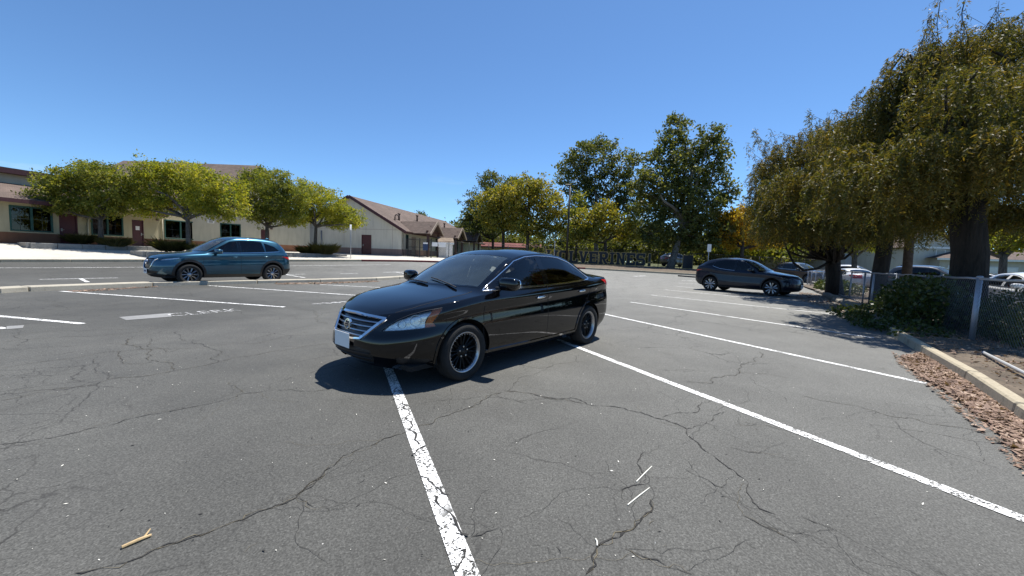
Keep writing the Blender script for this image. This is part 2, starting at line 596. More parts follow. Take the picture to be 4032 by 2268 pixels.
    def ribbon(s, mb, path, view, w, h=.004, out=0.0, mirror=False, closed=False, sub=.06):
        """a raised strip of width w following the body along a 2-D path"""
        pts = []
        n = len(path)
        for i in range(n if closed else n - 1):
            p, q = Vector(path[i]), Vector(path[(i+1) % n])
            k = max(1, int((q - p).length / sub))
            for j in range(k): pts.append(p + (q - p) * j / k)
        if not closed: pts.append(Vector(path[-1]))
        P = [s.cast(p.x, p.y, view, out) for p in pts]
        for sg in ((1, -1) if mirror else (1,)):
            V = []
            m = len(P)
            for i, (p, nn) in enumerate(P):
                a = P[(i-1) % m if closed else max(i-1, 0)][0]; b = P[(i+1) % m if closed else min(i+1, m-1)][0]
                t = (b - a).normalized()
                c = nn.cross(t).normalized()
                for (x, y) in ((-w/2, -.003), (-w/2*.7, h), (w/2*.7, h), (w/2, -.003)):
                    v = p + c * x + nn * y
                    V.append((v.x, v.y * sg, v.z))
            F = []
            for i in range(m if closed else m - 1):
                j = (i + 1) % m
                for k in range(3): F.append((i*4+k, i*4+k+1, j*4+k+1, j*4+k))
            if not closed: F += [(0,1,2,3), (m*4-1, m*4-2, m*4-3, m*4-4)]
            mb.add(V, F)
def wheel(parent, name, loc, R, Rr, wd, side, style, mats):
    """tyre, rim, spokes, hub and lug nuts; side +1 = left (outer face towards +y)"""
    o = empty(name, loc, 0, parent)
    h = wd / 2
    mb = MB()
    prof = [(Rr*.985, -h*.78), (Rr*1.03, -h*.95), (R*.80+Rr*.2, -h*1.04), (R*.955, -h*.93), (R*.992, -h*.72), (R, -h*.35), (R, h*.35), (R*.992, h*.72), (R*.955, h*.93), (R*.80+Rr*.2, h*1.04), (Rr*1.03, h*.95), (Rr*.985, h*.78)]
    mb.lathe(prof, 40, 'y')
    ty = mb.build('tyre', mats['tyre'], o, True)
    rim = MB()
    f = h * .80
    lipw = style.get('lip', .02)
    rim.lathe([(Rr*.985, f*.9), (Rr*1.02, f*1.06), (Rr*1.02, f*1.10), (Rr*.99, f*1.12), (Rr - lipw, f*1.02), (Rr - lipw - .012, f*.55), (Rr*.86, -f)], 40, 'y')
    ro = rim.build('rim', mats['lip'], o, True)
    bk = MB(); bk.lathe([(Rr*.9, -f*.2), (.02, -f*.2)], 24, 'y')
    bk.build('brake_disc', mats['back'], ro)
    sp = MB()
    n = style['n']; r0, r1 = .045, Rr - lipw*.6
    z1 = f * style.get('dish', .75); z0 = f * style.get('hub', .6)
    for i in range(n):
        a0 = 2 * pi * i / n + style.get('rot', 0)
        for (da0, da1, ww0, ww1) in style['bars']:
            ai, ao = a0 + da0, a0 + da1
            p, q = Vector((cos(ai)*r0, 0, sin(ai)*r0)), Vector((cos(ao)*r1, 0, sin(ao)*r1))
            t = (q - p).normalized(); c = Vector((-t.z, 0, t.x))
            b = [(p - c*ww0), (q - c*ww1), (q + c*ww1), (p + c*ww0)]
            ys = (z0, z1, z1, z0)
            top = [Vector((v.x, y, v.z)) for v, y in zip(b, ys)]
            mid = [Vector((p.x, z0+.012, p.z)), Vector((q.x, z1+.006, q.z))]
            bot = [Vector((v.x, y - .035, v.z)) for v, y in zip(b, ys)]
            sp.add(top + bot + mid, [(0,1,9,8), (8,9,2,3), (0,4,5,1), (3,2,6,7), (0,8,3), (1,2,9), (4,7,6,5), (0,3,7,4)])
    sp.build('spokes', mats['spoke'], ro)
    hb = MB(); hb.lathe([(.001, z0+.03), (.028, z0+.03), (.034, z0+.022), (.075, z0+.012), (.08, z0-.03)], 20, 'y')
    hb.build('hub', mats['hub'], ro, True)
    lg = MB()
    for i in range(5):
        a = 2*pi*i/5 + .3
        lg.lathe([(.001, z0+.034), (.009, z0+.032), (.0095, z0)], 8, 'y', (cos(a)*.056, 0, sin(a)*.056))
    tag(lg.build('lug_nuts', mats['lug'], ro), kind='stuff')
    if style.get('rivets'):
        rv = MB()
        for i in range(32):
            a = 2*pi*i/32
            c = (cos(a)*(Rr-lipw-.010), 0, sin(a)*(Rr-lipw-.010))
            rv.lathe([(.001, f*.93), (.0055, f*.91), (.006, f*.75)], 6, 'y', c)
        tag(rv.build('rivets', mats['lug'], ro), kind='stuff')
    if side < 0: o.rotation_euler = (0, 0, pi)
    return o
def disc(mb, c, n, r, seg=20, h=.006, ring=None):
    c, n = Vector(c), Vector(n).normalized()
    a = n.cross(Vector((0,0,1))).normalized(); b = a.cross(n)
    V = []
    rs = [(r, -.01), (r, h)] if ring is None else [(r, -.01), (r, h), (r*ring, h), (r*ring, -.01)]
    for (q, hh) in rs:
        for k in range(seg):
            t = 2*pi*k/seg
            V.append(c + (a*cos(t) + b*sin(t))*q + n*hh)
    F = []
    for i in range(len(rs)-1):
        for k in range(seg): F.append((i*seg+k, i*seg+(k+1) % seg, (i+1)*seg+(k+1) % seg, (i+1)*seg+k))
    if ring is None: F.append(tuple(seg + k for k in range(seg)))
    mb.add(V, F)
def blob_box(mb, c, s, n=2.6, seg=14, rings=9, rot=None):
    """superellipsoid: rounded box"""
    base = []
    sg = lambda v, p: math.copysign(abs(v) ** p, v)
    e = 2 / n
    for i in range(rings + 1):
        t = -pi/2 + pi * i / rings
        for k in range(seg):
            q = 2*pi*k/seg
            v = Vector((sg(cos(t), e)*sg(cos(q), e)*s[0], sg(cos(t), e)*sg(sin(q), e)*s[1], sg(sin(t), e)*s[2]))
            if rot is not None: v = rot @ v
            base.append(v + Vector(c))
    F = [(i*seg+k, i*seg+(k+1) % seg, (i+1)*seg+(k+1) % seg, (i+1)*seg+k) for i in range(rings) for k in range(seg)]
    mb.add(base, F)
def text_mesh(txt, size, align='CENTER', extrude=0.0, spacing=1.0, offset=0.0):
    cu = bpy.data.curves.new('t', 'FONT')
    cu.body = txt; cu.size = size; cu.align_x = align; cu.align_y = 'CENTER'; cu.extrude = extrude
    cu.space_character = spacing; cu.resolution_u = 2; cu.offset = offset
    o = bpy.data.objects.new('t', cu)
    COL.objects.link(o)
    dg = bpy.context.evaluated_depsgraph_get()
    me = bpy.data.meshes.new_from_object(o.evaluated_get(dg))
    bpy.data.objects.remove(o); bpy.data.curves.remove(cu)
    return me
def interior(t, car, light=False):
    sp = car.sp; X = lambda u: car.x0 - u
    iw = sp['iw']; dz = sp['dash'][1]; du = sp['dash'][0]
    it = empty('interior', (0, 0, 0), 0, t)
    m = MAT['interior_dark']
    mb = MB()
    mb.hexa([(X(du+.55), -iw, dz-.35), (X(du-.28), -iw, dz-.35), (X(du-.28), iw, dz-.35), (X(du+.55), iw, dz-.35)],
            [(X(du+.42), -iw, dz-.02), (X(du-.28), -iw, dz-.03), (X(du-.28), iw, dz-.03), (X(du+.42), iw, dz-.02)])
    mb.build('dashboard', MAT['interior_light'], it, bevel=.03)
    mb = MB(); mb.box(X(sp['cab'][1]), -iw, .22, X(du-.2), iw, .28); mb.build('floor_pan', MAT['arch_liner'], it)
    for su in sp['seats']:
        for sy in (-1, 1):
            mb = MB()
            hz = sp['seat_z']
            blob_box(mb, (X(su-.02), sy*.37, hz), (.27, .25, .10), 3.5)
            blob_box(mb, (X(su+.30), sy*.37, hz+.33), (.10, .24, .35), 3.2, rot=Matrix.Rotation(-.28, 3, 'Y'))
            blob_box(mb, (X(su+.42), sy*.37, hz+.74), (.055, .13, .10), 3.0, rot=Matrix.Rotation(-.2, 3, 'Y'))
            mb.build('seat', m, it, True)
    mb = MB()
    c = Vector((X(du+.55), .37, dz+.0)); ax = Vector((-.9, 0, .42)).normalized()
    a = ax.cross(Vector((0,1,0))).normalized()
    ring = [c + (Vector((0,1,0))*cos(q) + a*sin(q))*.185 for q in np.linspace(0, 2*pi, 25)]
    mb.tube(ring, .014, 6, False)
    for q in (-.3, pi+.3, -pi/2): mb.tube([c, c + (Vector((0,1,0))*cos(q) + a*sin(q))*.18], .018, 5)
    mb.build('steering_wheel', m, it, True)
    mb = MB(); 
    blob_box(mb, (X(sp['mir_in'][0]), 0, sp['mir_in'][1]), (.02, .12, .035), 3)
    mb.build('rear_view_mirror', MAT['black_plastic'], it, True)
    return it
def side_mirror(t, car, u, y, z, sg, mat, s=1.0):
    o = empty('wing_mirror', (0, 0, 0), 0, t)
    mb = MB()
    blob_box(mb, (car.x0 - u, sg*y, z), (.080*s, .125*s, .078*s), 3.3, 20, 12, Matrix.Rotation(sg*.18, 3, 'Z'))
    mb.build('mirror_shell', mat, o, True)
    mb = MB()
    mb.hexa([(car.x0-u-.04, sg*(y-.26), z-.085), (car.x0-u+.05, sg*(y-.26), z-.085), (car.x0-u+.04, sg*(y-.05), z-.075), (car.x0-u-.03, sg*(y-.05), z-.075)],
            [(car.x0-u-.04, sg*(y-.26), z-.045), (car.x0-u+.05, sg*(y-.26), z-.045), (car.x0-u+.04, sg*(y-.05), z-.035), (car.x0-u-.03, sg*(y-.05), z-.035)])
    mb.build('mirror_arm', MAT['black_plastic'], o, bevel=.008)
    mb = MB()
    blob_box(mb, (car.x0-u-.080*s, sg*(y+.005), z), (.008, .10*s, .062*s), 3.2, 14, 8, Matrix.Rotation(sg*.18, 3, 'Z'))
    mb.build('mirror_glass', MAT['chrome'], o, True)
def handle(t, car, u, z, mat, w=.2):
    for sg, nm in ((1, 'left'), (-1, 'right')):
        p, n = car.cast(u, z, 'side', .018)
        mb = MB()
        blob_box(mb, (p.x, p.y*sg, p.z), (w/2, .014, .017), 3.0, 12, 8)
        yield mb.build('handle', mat, None, True), sg

def twin_trim(name, mat, parent, car, strips):
    """the same raised strips on the left and on the right side, one part each"""
    mb = MB()
    for path, w, h in strips: car.ribbon(mb, path, 'side', w, h)
    mr = MB(); mr.v = [(x, -y, z) for x, y, z in mb.v]; mr.f = [f[::-1] for f in mb.f]; mr.m = list(mb.m)
    mb.build(name, mat, parent, fix=False); mr.build(name, mat, parent, fix=False)
# ------------------------------------------------------------------ surface materials
def mapr(nt, v, a, b):
    m = nt.nodes.new('ShaderNodeMapRange'); m.inputs[1].default_value = a; m.inputs[2].default_value = b
    nt.links.new(v, m.inputs[0])
    return m.outputs[0]
def asphalt(name, base, patch=.25, old=None):
    m, nt, b = nodes_of(name)
    co = coords(nt)
    big = noise(nt, co, .16, 3, .5)
    mid = noise(nt, co, 1.3, 5, .6)
    fine = noise(nt, co, 85.0, 3, .65)
    grain = N(nt, 'ShaderNodeTexVoronoi', Scale=150.0); nt.links.new(co, grain.inputs['Vector'])
    spots = N(nt, 'ShaderNodeTexVoronoi', Scale=16.0); nt.links.new(co, spots.inputs['Vector'])
    c0 = ramp(nt, big, [(.35, tuple(x * (1 - patch) for x in base)), (.65, tuple(x * (1 + patch * .7) for x in base))])
    if old is not None:
        # blends from the base to a paler second tone towards the right and far side
        sx = nt.nodes.new('ShaderNodeSeparateXYZ'); nt.links.new(co, sx.inputs[0])
        m1 = N(nt, 'ShaderNodeMath', operation='MULTIPLY_ADD'); nt.links.new(sx.outputs[1], m1.inputs[0]); m1.inputs[1].default_value = .75; nt.links.new(sx.outputs[0], m1.inputs[2])
        m2 = N(nt, 'ShaderNodeMath', operation='MULTIPLY_ADD'); nt.links.new(big, m2.inputs[0]); m2.inputs[1].default_value = 9.0; nt.links.new(m1.outputs[0], m2.inputs[2])
        c0 = mixc(nt, ramp(nt, mapr(nt, m2.outputs[0], 3, 24), [(.0, 0.0), (1.0, 1.0)]), c0, old)
    c1 = mixc(nt, 1.0, c0, ramp(nt, mid, [(.25, .80), (.75, 1.16)]), 'MULTIPLY')
    c2 = mixc(nt, 1.0, c1, ramp(nt, fine, [(.25, .62), (.5, 1.0), (.78, 1.45)]), 'MULTIPLY')
    c3 = mixc(nt, 1.0, c2, ramp(nt, grain.outputs['Color'], [(.1, .72), (.6, 1.05), (.95, 1.45)]), 'MULTIPLY')
    # hairline crack network, only in patches
    wv = N(nt, 'ShaderNodeTexNoise', Scale=2.2, Detail=5, Roughness=.6); nt.links.new(co, wv.inputs['Vector'])
    wob = nt.nodes.new('ShaderNodeMix'); wob.data_type = 'RGBA'; wob.blend_type = 'ADD'; wob.inputs[0].default_value = .28
    nt.links.new(co, wob.inputs[6]); nt.links.new(wv.outputs['Color'], wob.inputs[7])
    for sc_, th_, lo_ in ((1.1, .0045, .53), (2.6, .008, .58)):
        vc = N(nt, 'ShaderNodeTexVoronoi', Scale=sc_, feature='DISTANCE_TO_EDGE'); nt.links.new(wob.outputs[2], vc.inputs['Vector'])
        ln = ramp(nt, vc.outputs['Distance'], [(0.0, 1.0), (th_, .7), (th_*2, 0.0)])
        ms = ramp(nt, noise(nt, co, .45/sc_*1.3, 4, .6), [(lo_-.04, 0.0), (lo_+.05, .75)])
        ff = N(nt, 'ShaderNodeMath', operation='MULTIPLY'); nt.links.new(ln, ff.inputs[0]); nt.links.new(ms, ff.inputs[1])
        c3 = mixc(nt, ff.outputs[0], c3, (.02, .019, .018))
    # oil stains
    ol = ramp(nt, noise(nt, co, .55, 3, .55), [(.66, 0.0), (.74, .35)])
    c3 = mixc(nt, ol, c3, (.045, .043, .040))
    # pale chips and dark pits
    pale = ramp(nt, spots.outputs['Distance'], [(.055, 1.0), (.075, 0.0)])
    sel = ramp(nt, spots.outputs['Color'], [(.86, 0.0), (.88, 1.0)])
    f = N(nt, 'ShaderNodeMath', operation='MULTIPLY'); nt.links.new(pale, f.inputs[0]); nt.links.new(sel, f.inputs[1])
    c4 = mixc(nt, f.outputs[0], c3, (.42, .41, .38))
    seld = ramp(nt, spots.outputs['Color'], [(.20, 1.0), (.22, 0.0)])
    f2 = N(nt, 'ShaderNodeMath', operation='MULTIPLY'); nt.links.new(pale, f2.inputs[0]); nt.links.new(seld, f2.inputs[1])
    c5 = mixc(nt, f2.outputs[0], c4, (.012, .012, .012))
    nt.links.new(c5, b.inputs['Base Color'])
    nt.links.new(ramp(nt, mid, [(.3, .80), (.7, .95)]), b.inputs['Roughness'])
    b.inputs['Specular IOR Level'].default_value = .3
    bump(nt, fine, .5, .0022, b)
    MAT[name] = m
    return m
asphalt('asphalt', (.078, .0775, .0715), .2, (.190, .189, .176))
asphalt('street_asphalt', (.20, .20, .195), .12)
def concrete(name, col, sc=1.0, dark=.55):
    m, nt, b = nodes_of(name)
    co = coords(nt)
    n1 = noise(nt, co, .8*sc, 5, .6); n2 = noise(nt, co, 40*sc, 4, .6); n3 = noise(nt, co, 5*sc, 6, .7)
    c = ramp(nt, n1, [(.3, tuple(x*.86 for x in col)), (.7, tuple(x*1.08 for x in col))])
    c = mixc(nt, 1.0, c, ramp(nt, n2, [(.3, .84), (.7, 1.1)]), 'MULTIPLY')
    c = mixc(nt, 1.0, c, ramp(nt, n3, [(.30, dark), (.48, 1.0)]), 'MULTIPLY')
    nt.links.new(c, b.inputs['Base Color'])
    b.inputs['Roughness'].default_value = .9
    bump(nt, n2, .4, .004, b)
    MAT[name] = m
    return m
concrete('kerb_concrete', (.40, .345, .245))
concrete('island_concrete', (.42, .385, .31), dark=.7)
concrete('pavement', (.53, .50, .44), .6, .85)
concrete('planter_concrete', (.27, .26, .24), 1.0, .6)
concrete('old_patch', (.235, .235, .23), 1.0, .8)
concrete('stone', (.24, .215, .18), 2.0, .5)
def road_paint(name, col, wear=.42):
    m, nt, b = nodes_of(name)
    co = coords(nt)
    n1 = noise(nt, co, 60, 5, .75); n2 = noise(nt, co, 5, 4, .6)
    v = N(nt, 'ShaderNodeTexVoronoi', Scale=9.0, feature='DISTANCE_TO_EDGE'); nt.links.new(co, v.inputs['Vector'])
    nt.links.new(ramp(nt, n2, [(.3, tuple(x*.88 for x in col)), (.7, col)]), b.inputs['Base Color'])
    b.inputs['Roughness'].default_value = .8
    a = N(nt, 'ShaderNodeMath', operation='ADD'); nt.links.new(n1, a.inputs[0])
    s2 = N(nt, 'ShaderNodeMath', operation='MULTIPLY'); nt.links.new(n2, s2.inputs[0]); s2.inputs[1].default_value = .35
    nt.links.new(s2.outputs[0], a.inputs[1])
    gone = ramp(nt, a.outputs[0], [(wear, 0.0), (wear + .05, 1.0)])
    seam = ramp(nt, v.outputs['Distance'], [(.010, 0.0), (.022, 1.0)])
    seams = ramp(nt, n2, [(.52, 1.0), (.58, 0.0)])
    mx = N(nt, 'ShaderNodeMath', operation='MAXIMUM'); nt.links.new(seam, mx.inputs[0]); nt.links.new(seams, mx.inputs[1])
    al = N(nt, 'ShaderNodeMath', operation='MULTIPLY'); nt.links.new(gone, al.inputs[0]); nt.links.new(mx.outputs[0], al.inputs[1])
    nt.links.new(al.outputs[0], b.inputs['Alpha'])
    MAT[name] = m
    return m
road_paint('line_paint', (.92, .92, .90), .62)
road_paint('faded_paint', (.66, .66, .65), .66)
plain('red_kerb_paint', (.16, .022, .020), .7, var=.35, scale=5)
plain('crack_dark', (.030, .029, .027), .95, var=.5, scale=9)
plain('crack_dry', (.10, .085, .055), .95, var=.6, scale=20)
plain('soil', (.11, .085, .06), .95, var=.45, scale=3, bmp=.8, bscale=25)
plain('grass_ground', (.075, .085, .03), .95, var=.5, scale=2, bmp=.8, bscale=60)
plain('stick_wood', (.46, .33, .17), .7, var=.2, scale=30)
plain('straw_white', (.70, .68, .60), .6, var=.08)

# ------------------------------------------------------------------ ground
def sheet(name, xs, ys, fz, mat, kind='structure', parent=None):
    P = np.array([[(x, y, fz(x, y)) for x in xs] for y in ys])
    o = link(name, grid_mesh(name, P), parent, mat)
    if parent is None: tag(o, kind=kind)
    return o
far = list(np.linspace(-420, -60, 10)) + list(np.linspace(-50, 60, 45)) + list(np.linspace(70, 420, 10))
fary = list(np.linspace(-40, -10, 4)) + list(np.linspace(0, 90, 40)) + list(np.linspace(100, 600, 10))
sheet('ground', far, fary, lambda x, y: ground_z(x, y) - .06, MAT['grass_ground'])
lot = sheet('parking_lot', np.linspace(-46, 40, 87), np.linspace(-8, 44, 79), ground_z, MAT['asphalt'])

def strip_pts(pts, w, dz, seg=.4):
    """flat ribbon on the lot along a polyline of ground points"""
    out = []
    pts = [np.array(p[:2], float) for p in pts]
    L = []
    for a, b in zip(pts[:-1], pts[1:]):
        n = max(1, int(np.linalg.norm(b - a) / seg))
        for k in range(n): L.append(a + (b - a) * k / n)
    L.append(pts[-1])
    V = []
    ws = w if hasattr(w, '__len__') else [w] * len(L)
    for i, p in enumerate(L):
        d = L[min(i+1, len(L)-1)] - L[max(i-1, 0)]
        d = d / (np.linalg.norm(d) + 1e-9)
        n = np.array([-d[1], d[0]])
        for s in (-1, 1):
            q = p + n * s * ws[min(i, len(ws)-1)] / 2
            V.append((q[0], q[1], ground_z(q[0], q[1]) + dz))
    F = [(2*i+1, 2*i, 2*i+2, 2*i+3) for i in range(len(L)-1)]
    return V, F
def paint_line(a, b, w=.10, name='stall_line', mat='line_paint', ext0=0.0, ext1=0.0):
    p, q = hit(*a), hit(*b)
    d = (q - p) / np.linalg.norm(q - p)
    p = p - d * ext0; q = q + d * ext1
    V, F = strip_pts([p, q], w, .006)
    MB().add(V, F).build(name, MAT[mat], lot, fix=False)
for a, b, e0, e1 in [((237, 1146.9), (1120, 1209.5), 0, 0), ((820, 1124.7), (1370, 1161), 0, .9), ((0, 1245.8), (325.5, 1275.6), 3.5, 0), ((1261, 1121), (1470, 1131), 0, 4),
                     ((1546, 1496), (1841, 2268), 2.6, 1.2), ((2228, 1350), (4032, 2046.6), 1.0, .8), ((2398, 1241.4), (3645, 1511), .2, 0), ((2482, 1189.7), (3442, 1331.7), 0, 0),
                     ((2563.5, 1161.8), (3360, 1246), 0, 0), ((2617, 1140.8), (3134, 1190), 0, .4), ((2654, 1126), (2864, 1147), 0, 2.8), ((2673, 1114.3), (2752, 1119), 0, 2.5), ((2684, 1104), (2745, 1107.2), 0, 2.0)]:
    paint_line(a, b, ext0=e0, ext1=e1)
paint_line((0, 1055), (560, 1052.5), .12, ext0=8, ext1=0)
paint_line((560, 1052.5), (1538, 1042.5), .12)
for bar, stem in [(((154, 1100.5), (464, 1094.4)), ((316, 1097), (345, 1111))), (((1111.6, 1081.4), (1203, 1079.4)), ((1125, 1081.4), (1201, 1093.8))), (((1509.5, 1072.4), (1600.7, 1070.5)), ((1560, 1072), (1616, 1081)))]:
    paint_line(*bar, .11, 'stall_mark'); paint_line(*stem, .11, 'stall_mark')
paint_line((2498, 1088.5), (2540, 1086), .35, 'worn_mark', 'faded_paint')
paint_line((0, 1293), (20, 1291), .22, 'worn_mark', 'line_paint', 1.0)
def patch(name, px, mat, dz=.004):
    pts = [hit(*p) for p in px]
    V = [(p[0], p[1], ground_z(p[0], p[1]) + dz) for p in pts]
    MB().add(V, [tuple(range(len(V)))]).build(name, MAT[mat], lot, fix=False)
patch('overpaint_patch', [(467, 1249), (671, 1233), (676, 1247), (497, 1261)], 'old_patch')
patch('overpaint_patch', [(25, 1285), (95, 1281), (90, 1292), (30, 1297)], 'old_patch')
def ground_text(txt, a, b, height, mat):
    """stencilled word on the asphalt from ground point a to b (left to right as read)"""
    p, q = hit(*a), hit(*b)
    me = text_mesh(txt, 1.0, 'LEFT')
    co = np.array([v.co[:] for v in me.vertices])
    co[:, 0] -= co[:, 0].min(); co[:, 1] -= co[:, 1].min()
    w, h = co[:, 0].max(), co[:, 1].max()
    d = (q - p)[:2]; L = np.linalg.norm(d); d /= L; n = np.array([-d[1], d[0]])
    for v, c in zip(me.vertices, co):
        g = p[:2] + d * (c[0] / w * L) + n * (c[1] / h * height)
        v.co = (g[0], g[1], ground_z(g[0], g[1]) + .006)
    me.update()
    link('stencilled_word', me, lot, MAT[mat])
ground_text('CLERK', (676, 1247), (960, 1223), .42, 'faded_paint')
def worn_word(a, b, height, n=5):
    """a stencilled word worn down to unreadable slanted strokes"""
    p, q = hit(*a)[:2], hit(*b)[:2]
    d = (q - p) / np.linalg.norm(q - p); L = np.linalg.norm(q - p); m = np.array([-d[1], d[0]])
    for k in range(n):
        s0 = L * (k + .12) / n; s1 = L * (k + .80) / n
        f = (.55, .9, .75, 1.0, .6)[k % 5]
        V, F = strip_pts([p + d*s0 + m*height*f, p + d*(s0*.4 + s1*.6) + m*height*.25*f, p + d*s1], (.16, .12, .18, .10, .14)[k % 5], .006, .1)
        MB().add(V, F).build('worn_stencil', MAT['faded_paint'], lot, fix=False)
worn_word((1236, 1199), (1420, 1188), .26)
worn_word((1346, 1079), (1413, 1078.5), .45)

# cracks: traced main cracks plus branching fine ones
def wiggle(pts, amp, n=4):
    pts = [np.array(p[:2], float) for p in pts]
    for k in range(n):
        out = [pts[0]]
        for a, b in zip(pts[:-1], pts[1:]):
            d = b - a
            L = np.linalg.norm(d)
            if L > .05:
                m = (a + b) / 2 + np.array([-d[1], d[0]]) * random.uniform(-amp, amp)
                out += [m, b]
            else: out.append(b)
        pts = out
    return pts
cm, cd = MB(), MB()
def crack(px, w=.012, dry=False, world=False, amp=.16):
    pts = px if world else [hit(*p) for p in px]
    pts = wiggle(pts, amp)
    w = w * .36
    ws = [max(.0015, w * random.uniform(.15, 1.6)) for _ in pts]
    ws[0] = ws[-1] = .001
    V, F = strip_pts(pts, ws, .0035, 99)
    (cd if dry else cm).add(V, F)
    return pts
S = lambda ox, oy, k, L: [(ox + x * k, oy + y * k) for x, y in L]
main = []
k1 = 1300/2453
main.append((S(0, 1500, k1, [(560, 1430), (830, 1370), (1050, 1310), (1250, 1210), (1400, 1175), (1560, 1125), (1720, 1050), (1880, 995), (2050, 925), (2200, 870), (2300, 760), (2453, 640)]), .022))
main.append((S(0, 1500, k1, [(2200, 870), (2290, 915), (2400, 940), (2453, 970)]), .012))
main.append((S(0, 1500, k1, [(0, 470), (260, 440), (500, 400), (820, 330), (1050, 265), (1300, 220), (1550, 170), (1800, 95), (2000, 70), (2170, 65), (2330, 82), (2453, 68)]), .016))
main.append((S(0, 1500, k1, [(0, 150), (200, 110), (420, 60), (640, 40), (800, 0)]), .012))
main.append((S(0, 1500, k1, [(1800, 95), (1760, 50), (1720, 0)]), .01))
k2 = 1200/2003
main.append((S(1100, 1400, k2, [(20, 960), (160, 890), (290, 770), (420, 660), (560, 600), (690, 545), (830, 505), (900, 465), (1000, 450), (1120, 390), (1250, 345), (1360, 285), (1480, 240)]), .016))
main.append((S(1100, 1400, k2, [(1490, 235), (1600, 245), (1700, 265), (1800, 290), (1900, 285), (2003, 320)]), .016))
main.append((S(1100, 1400, k2, [(1260, 1190), (1330, 1180), (1400, 1150), (1450, 1130)]), .012))
main.append((S(1100, 1400, k2, [(1570, 60), (1700, 85), (1800, 60), (1930, 45), (2003, 35)]), .010))
main.append((S(1100, 1400, k2, [(1490, 235), (1560, 170), (1680, 120), (1800, 65)]), .008))
k3 = .53
main.append((S(2100, 1500, k3, [(0, 105), (120, 125), (280, 125), (400, 175), (560, 190), (760, 230), (950, 285), (1140, 360), (1165, 420), (1250, 500), (1330, 550), (1430, 630), (1520, 700), (1600, 760), (1610, 860), (1680, 950), (1820, 1000)]), .024))
main.append((S(2100, 1500, k3, [(1140, 360), (1210, 335), (1290, 300), (1340, 260), (1430, 230)]), .014))
main.append((S(2100, 1500, k3, [(960, 285), (1030, 245), (1180, 240), (1220, 190), (1320, 150)]), .014))
main.append((S(2100, 1500, k3, [(850, 530), (780, 590), (790, 640), (860, 720), (840, 770), (730, 780), (660, 830), (680, 900)]), .016))
main.append((S(2100, 1500, k3, [(870, 880), (890, 950), (800, 1030), (740, 1110), (640, 1165), (540, 1190), (470, 1240), (430, 1300), (470, 1370), (390, 1440)]), .026))
main.append((S(2100, 1500, k3, [(680, 1250), (800, 1300), (920, 1330), (1010, 1390), (1120, 1420), (1200, 1445)]), .016))
main.append((S(2100, 1500, k3, [(1120, 650), (1200, 700), (1300, 740), (1350, 780), (1440, 800)]), .012))
main.append((S(2100, 1500, k3, [(1560, 1000), (1640, 1040), (1750, 1100), (1880, 1160), (1970, 1215)]), .012))
main.append((S(2100, 1500, k3, [(1980, 1005), (2080, 1050), (2200, 1090), (2260, 1115)]), .012))
main.append((S(2100, 1500, k3, [(1450, 495), (1560, 520), (1700, 545)]), .010))
main.append((S(2100, 1500, k3, [(1500, 325), (1640, 325), (1750, 335), (1900, 380)]), .010))
k4 = .7025
main.append((S(3300, 1250, k4, [(-200, 440), (0, 480), (150, 510), (320, 560), (420, 565), (520, 600), (700, 620), (850, 640)]), .013))
main.append((S(2700, 900, .517, [(0, 1170), (200, 1180), (330, 1120), (400, 1080), (460, 1030), (520, 990), (560, 940)]), .016))
main.append((S(2700, 900, .517, [(370, 1090), (500, 1100), (640, 1110), (790, 1145)]), .012))
k5 = .50466
for L, w in [([(170, 520), (600, 505), (1000, 490), (1400, 455), (1800, 410), (2250, 380), (2576, 350)], .014), ([(0, 590), (300, 560), (700, 545), (1000, 525), (1300, 470)], .012), ([(0, 640), (250, 640), (600, 620), (900, 600), (1150, 610), (1500, 600), (1900, 590), (2300, 500), (2576, 480)], .012),
             ([(0, 800), (350, 740), (700, 690), (1050, 650), (1400, 640), (1700, 610), (2000, 600), (2200, 550), (2400, 510)], .012), ([(830, 880), (1100, 860), (1360, 810), (1650, 760), (2000, 690), (2300, 640), (2576, 600)], .016), ([(1000, 560), (1090, 620), (1150, 680), (1230, 740), (1360, 810)], .018),
             ([(1380, 500), (1400, 560), (1520, 600), (1680, 650), (1690, 700), (1640, 720), (1700, 750)], .016), ([(930, 660), (940, 720), (1010, 760), (1130, 760), (1230, 730)], .014), ([(0, 880), (200, 865), (400, 850)], .010), ([(320, 265), (400, 300), (520, 320), (760, 305), (1000, 290)], .012), ([(0, 360), (250, 345), (520, 325)], .009),
             ([(60, 480), (150, 520), (160, 560), (130, 620)], .013), ([(1330, 190), (1500, 215), (1620, 250), (1640, 300)], .012), ([(1790, 300), (1850, 350), (1920, 385), (2150, 375)], .012), ([(2220, 320), (2330, 320), (2450, 360), (2480, 420), (2576, 450)], .013), ([(750, 700), (770, 760), (760, 820), (850, 840), (830, 880)], .013), ([(0, 250), (130, 255), (240, 255)], .010),
             ([(1180, 560), (1160, 610), (1250, 640), (1300, 670), (1400, 640)], .010), ([(380, 20), (390, 60), (420, 90)], .02), ([(1000, 10), (1030, 50)], .014)]:
    main.append((S(0, 1050, k5, L), w))
k6 = .4658
for L, w in [([(640, 550), (750, 520), (860, 490), (870, 465), (810, 460)], .02), ([(650, 690), (740, 650), (840, 640)], .016), ([(1250, 700), (1240, 740), (1180, 790), (1020, 810), (920, 850)], .018), ([(1000, 815), (1010, 859)], .012), ([(660, 440), (700, 400), (760, 395)], .02), ([(1150, 460), (1170, 430)], .02), ([(640, 600), (800, 600), (990, 560)], .012), ([(1850, 660), (1860, 690)], .02)]:
    main.append((S(2100, 900, k6, L), w))
allp = []
for px, w in main:
    pp = crack(px, w)
    allp.append(pp)
    if random.random() < .6: crack([tuple(p) for p in pp[::3]], w * .5, True, True, .3)
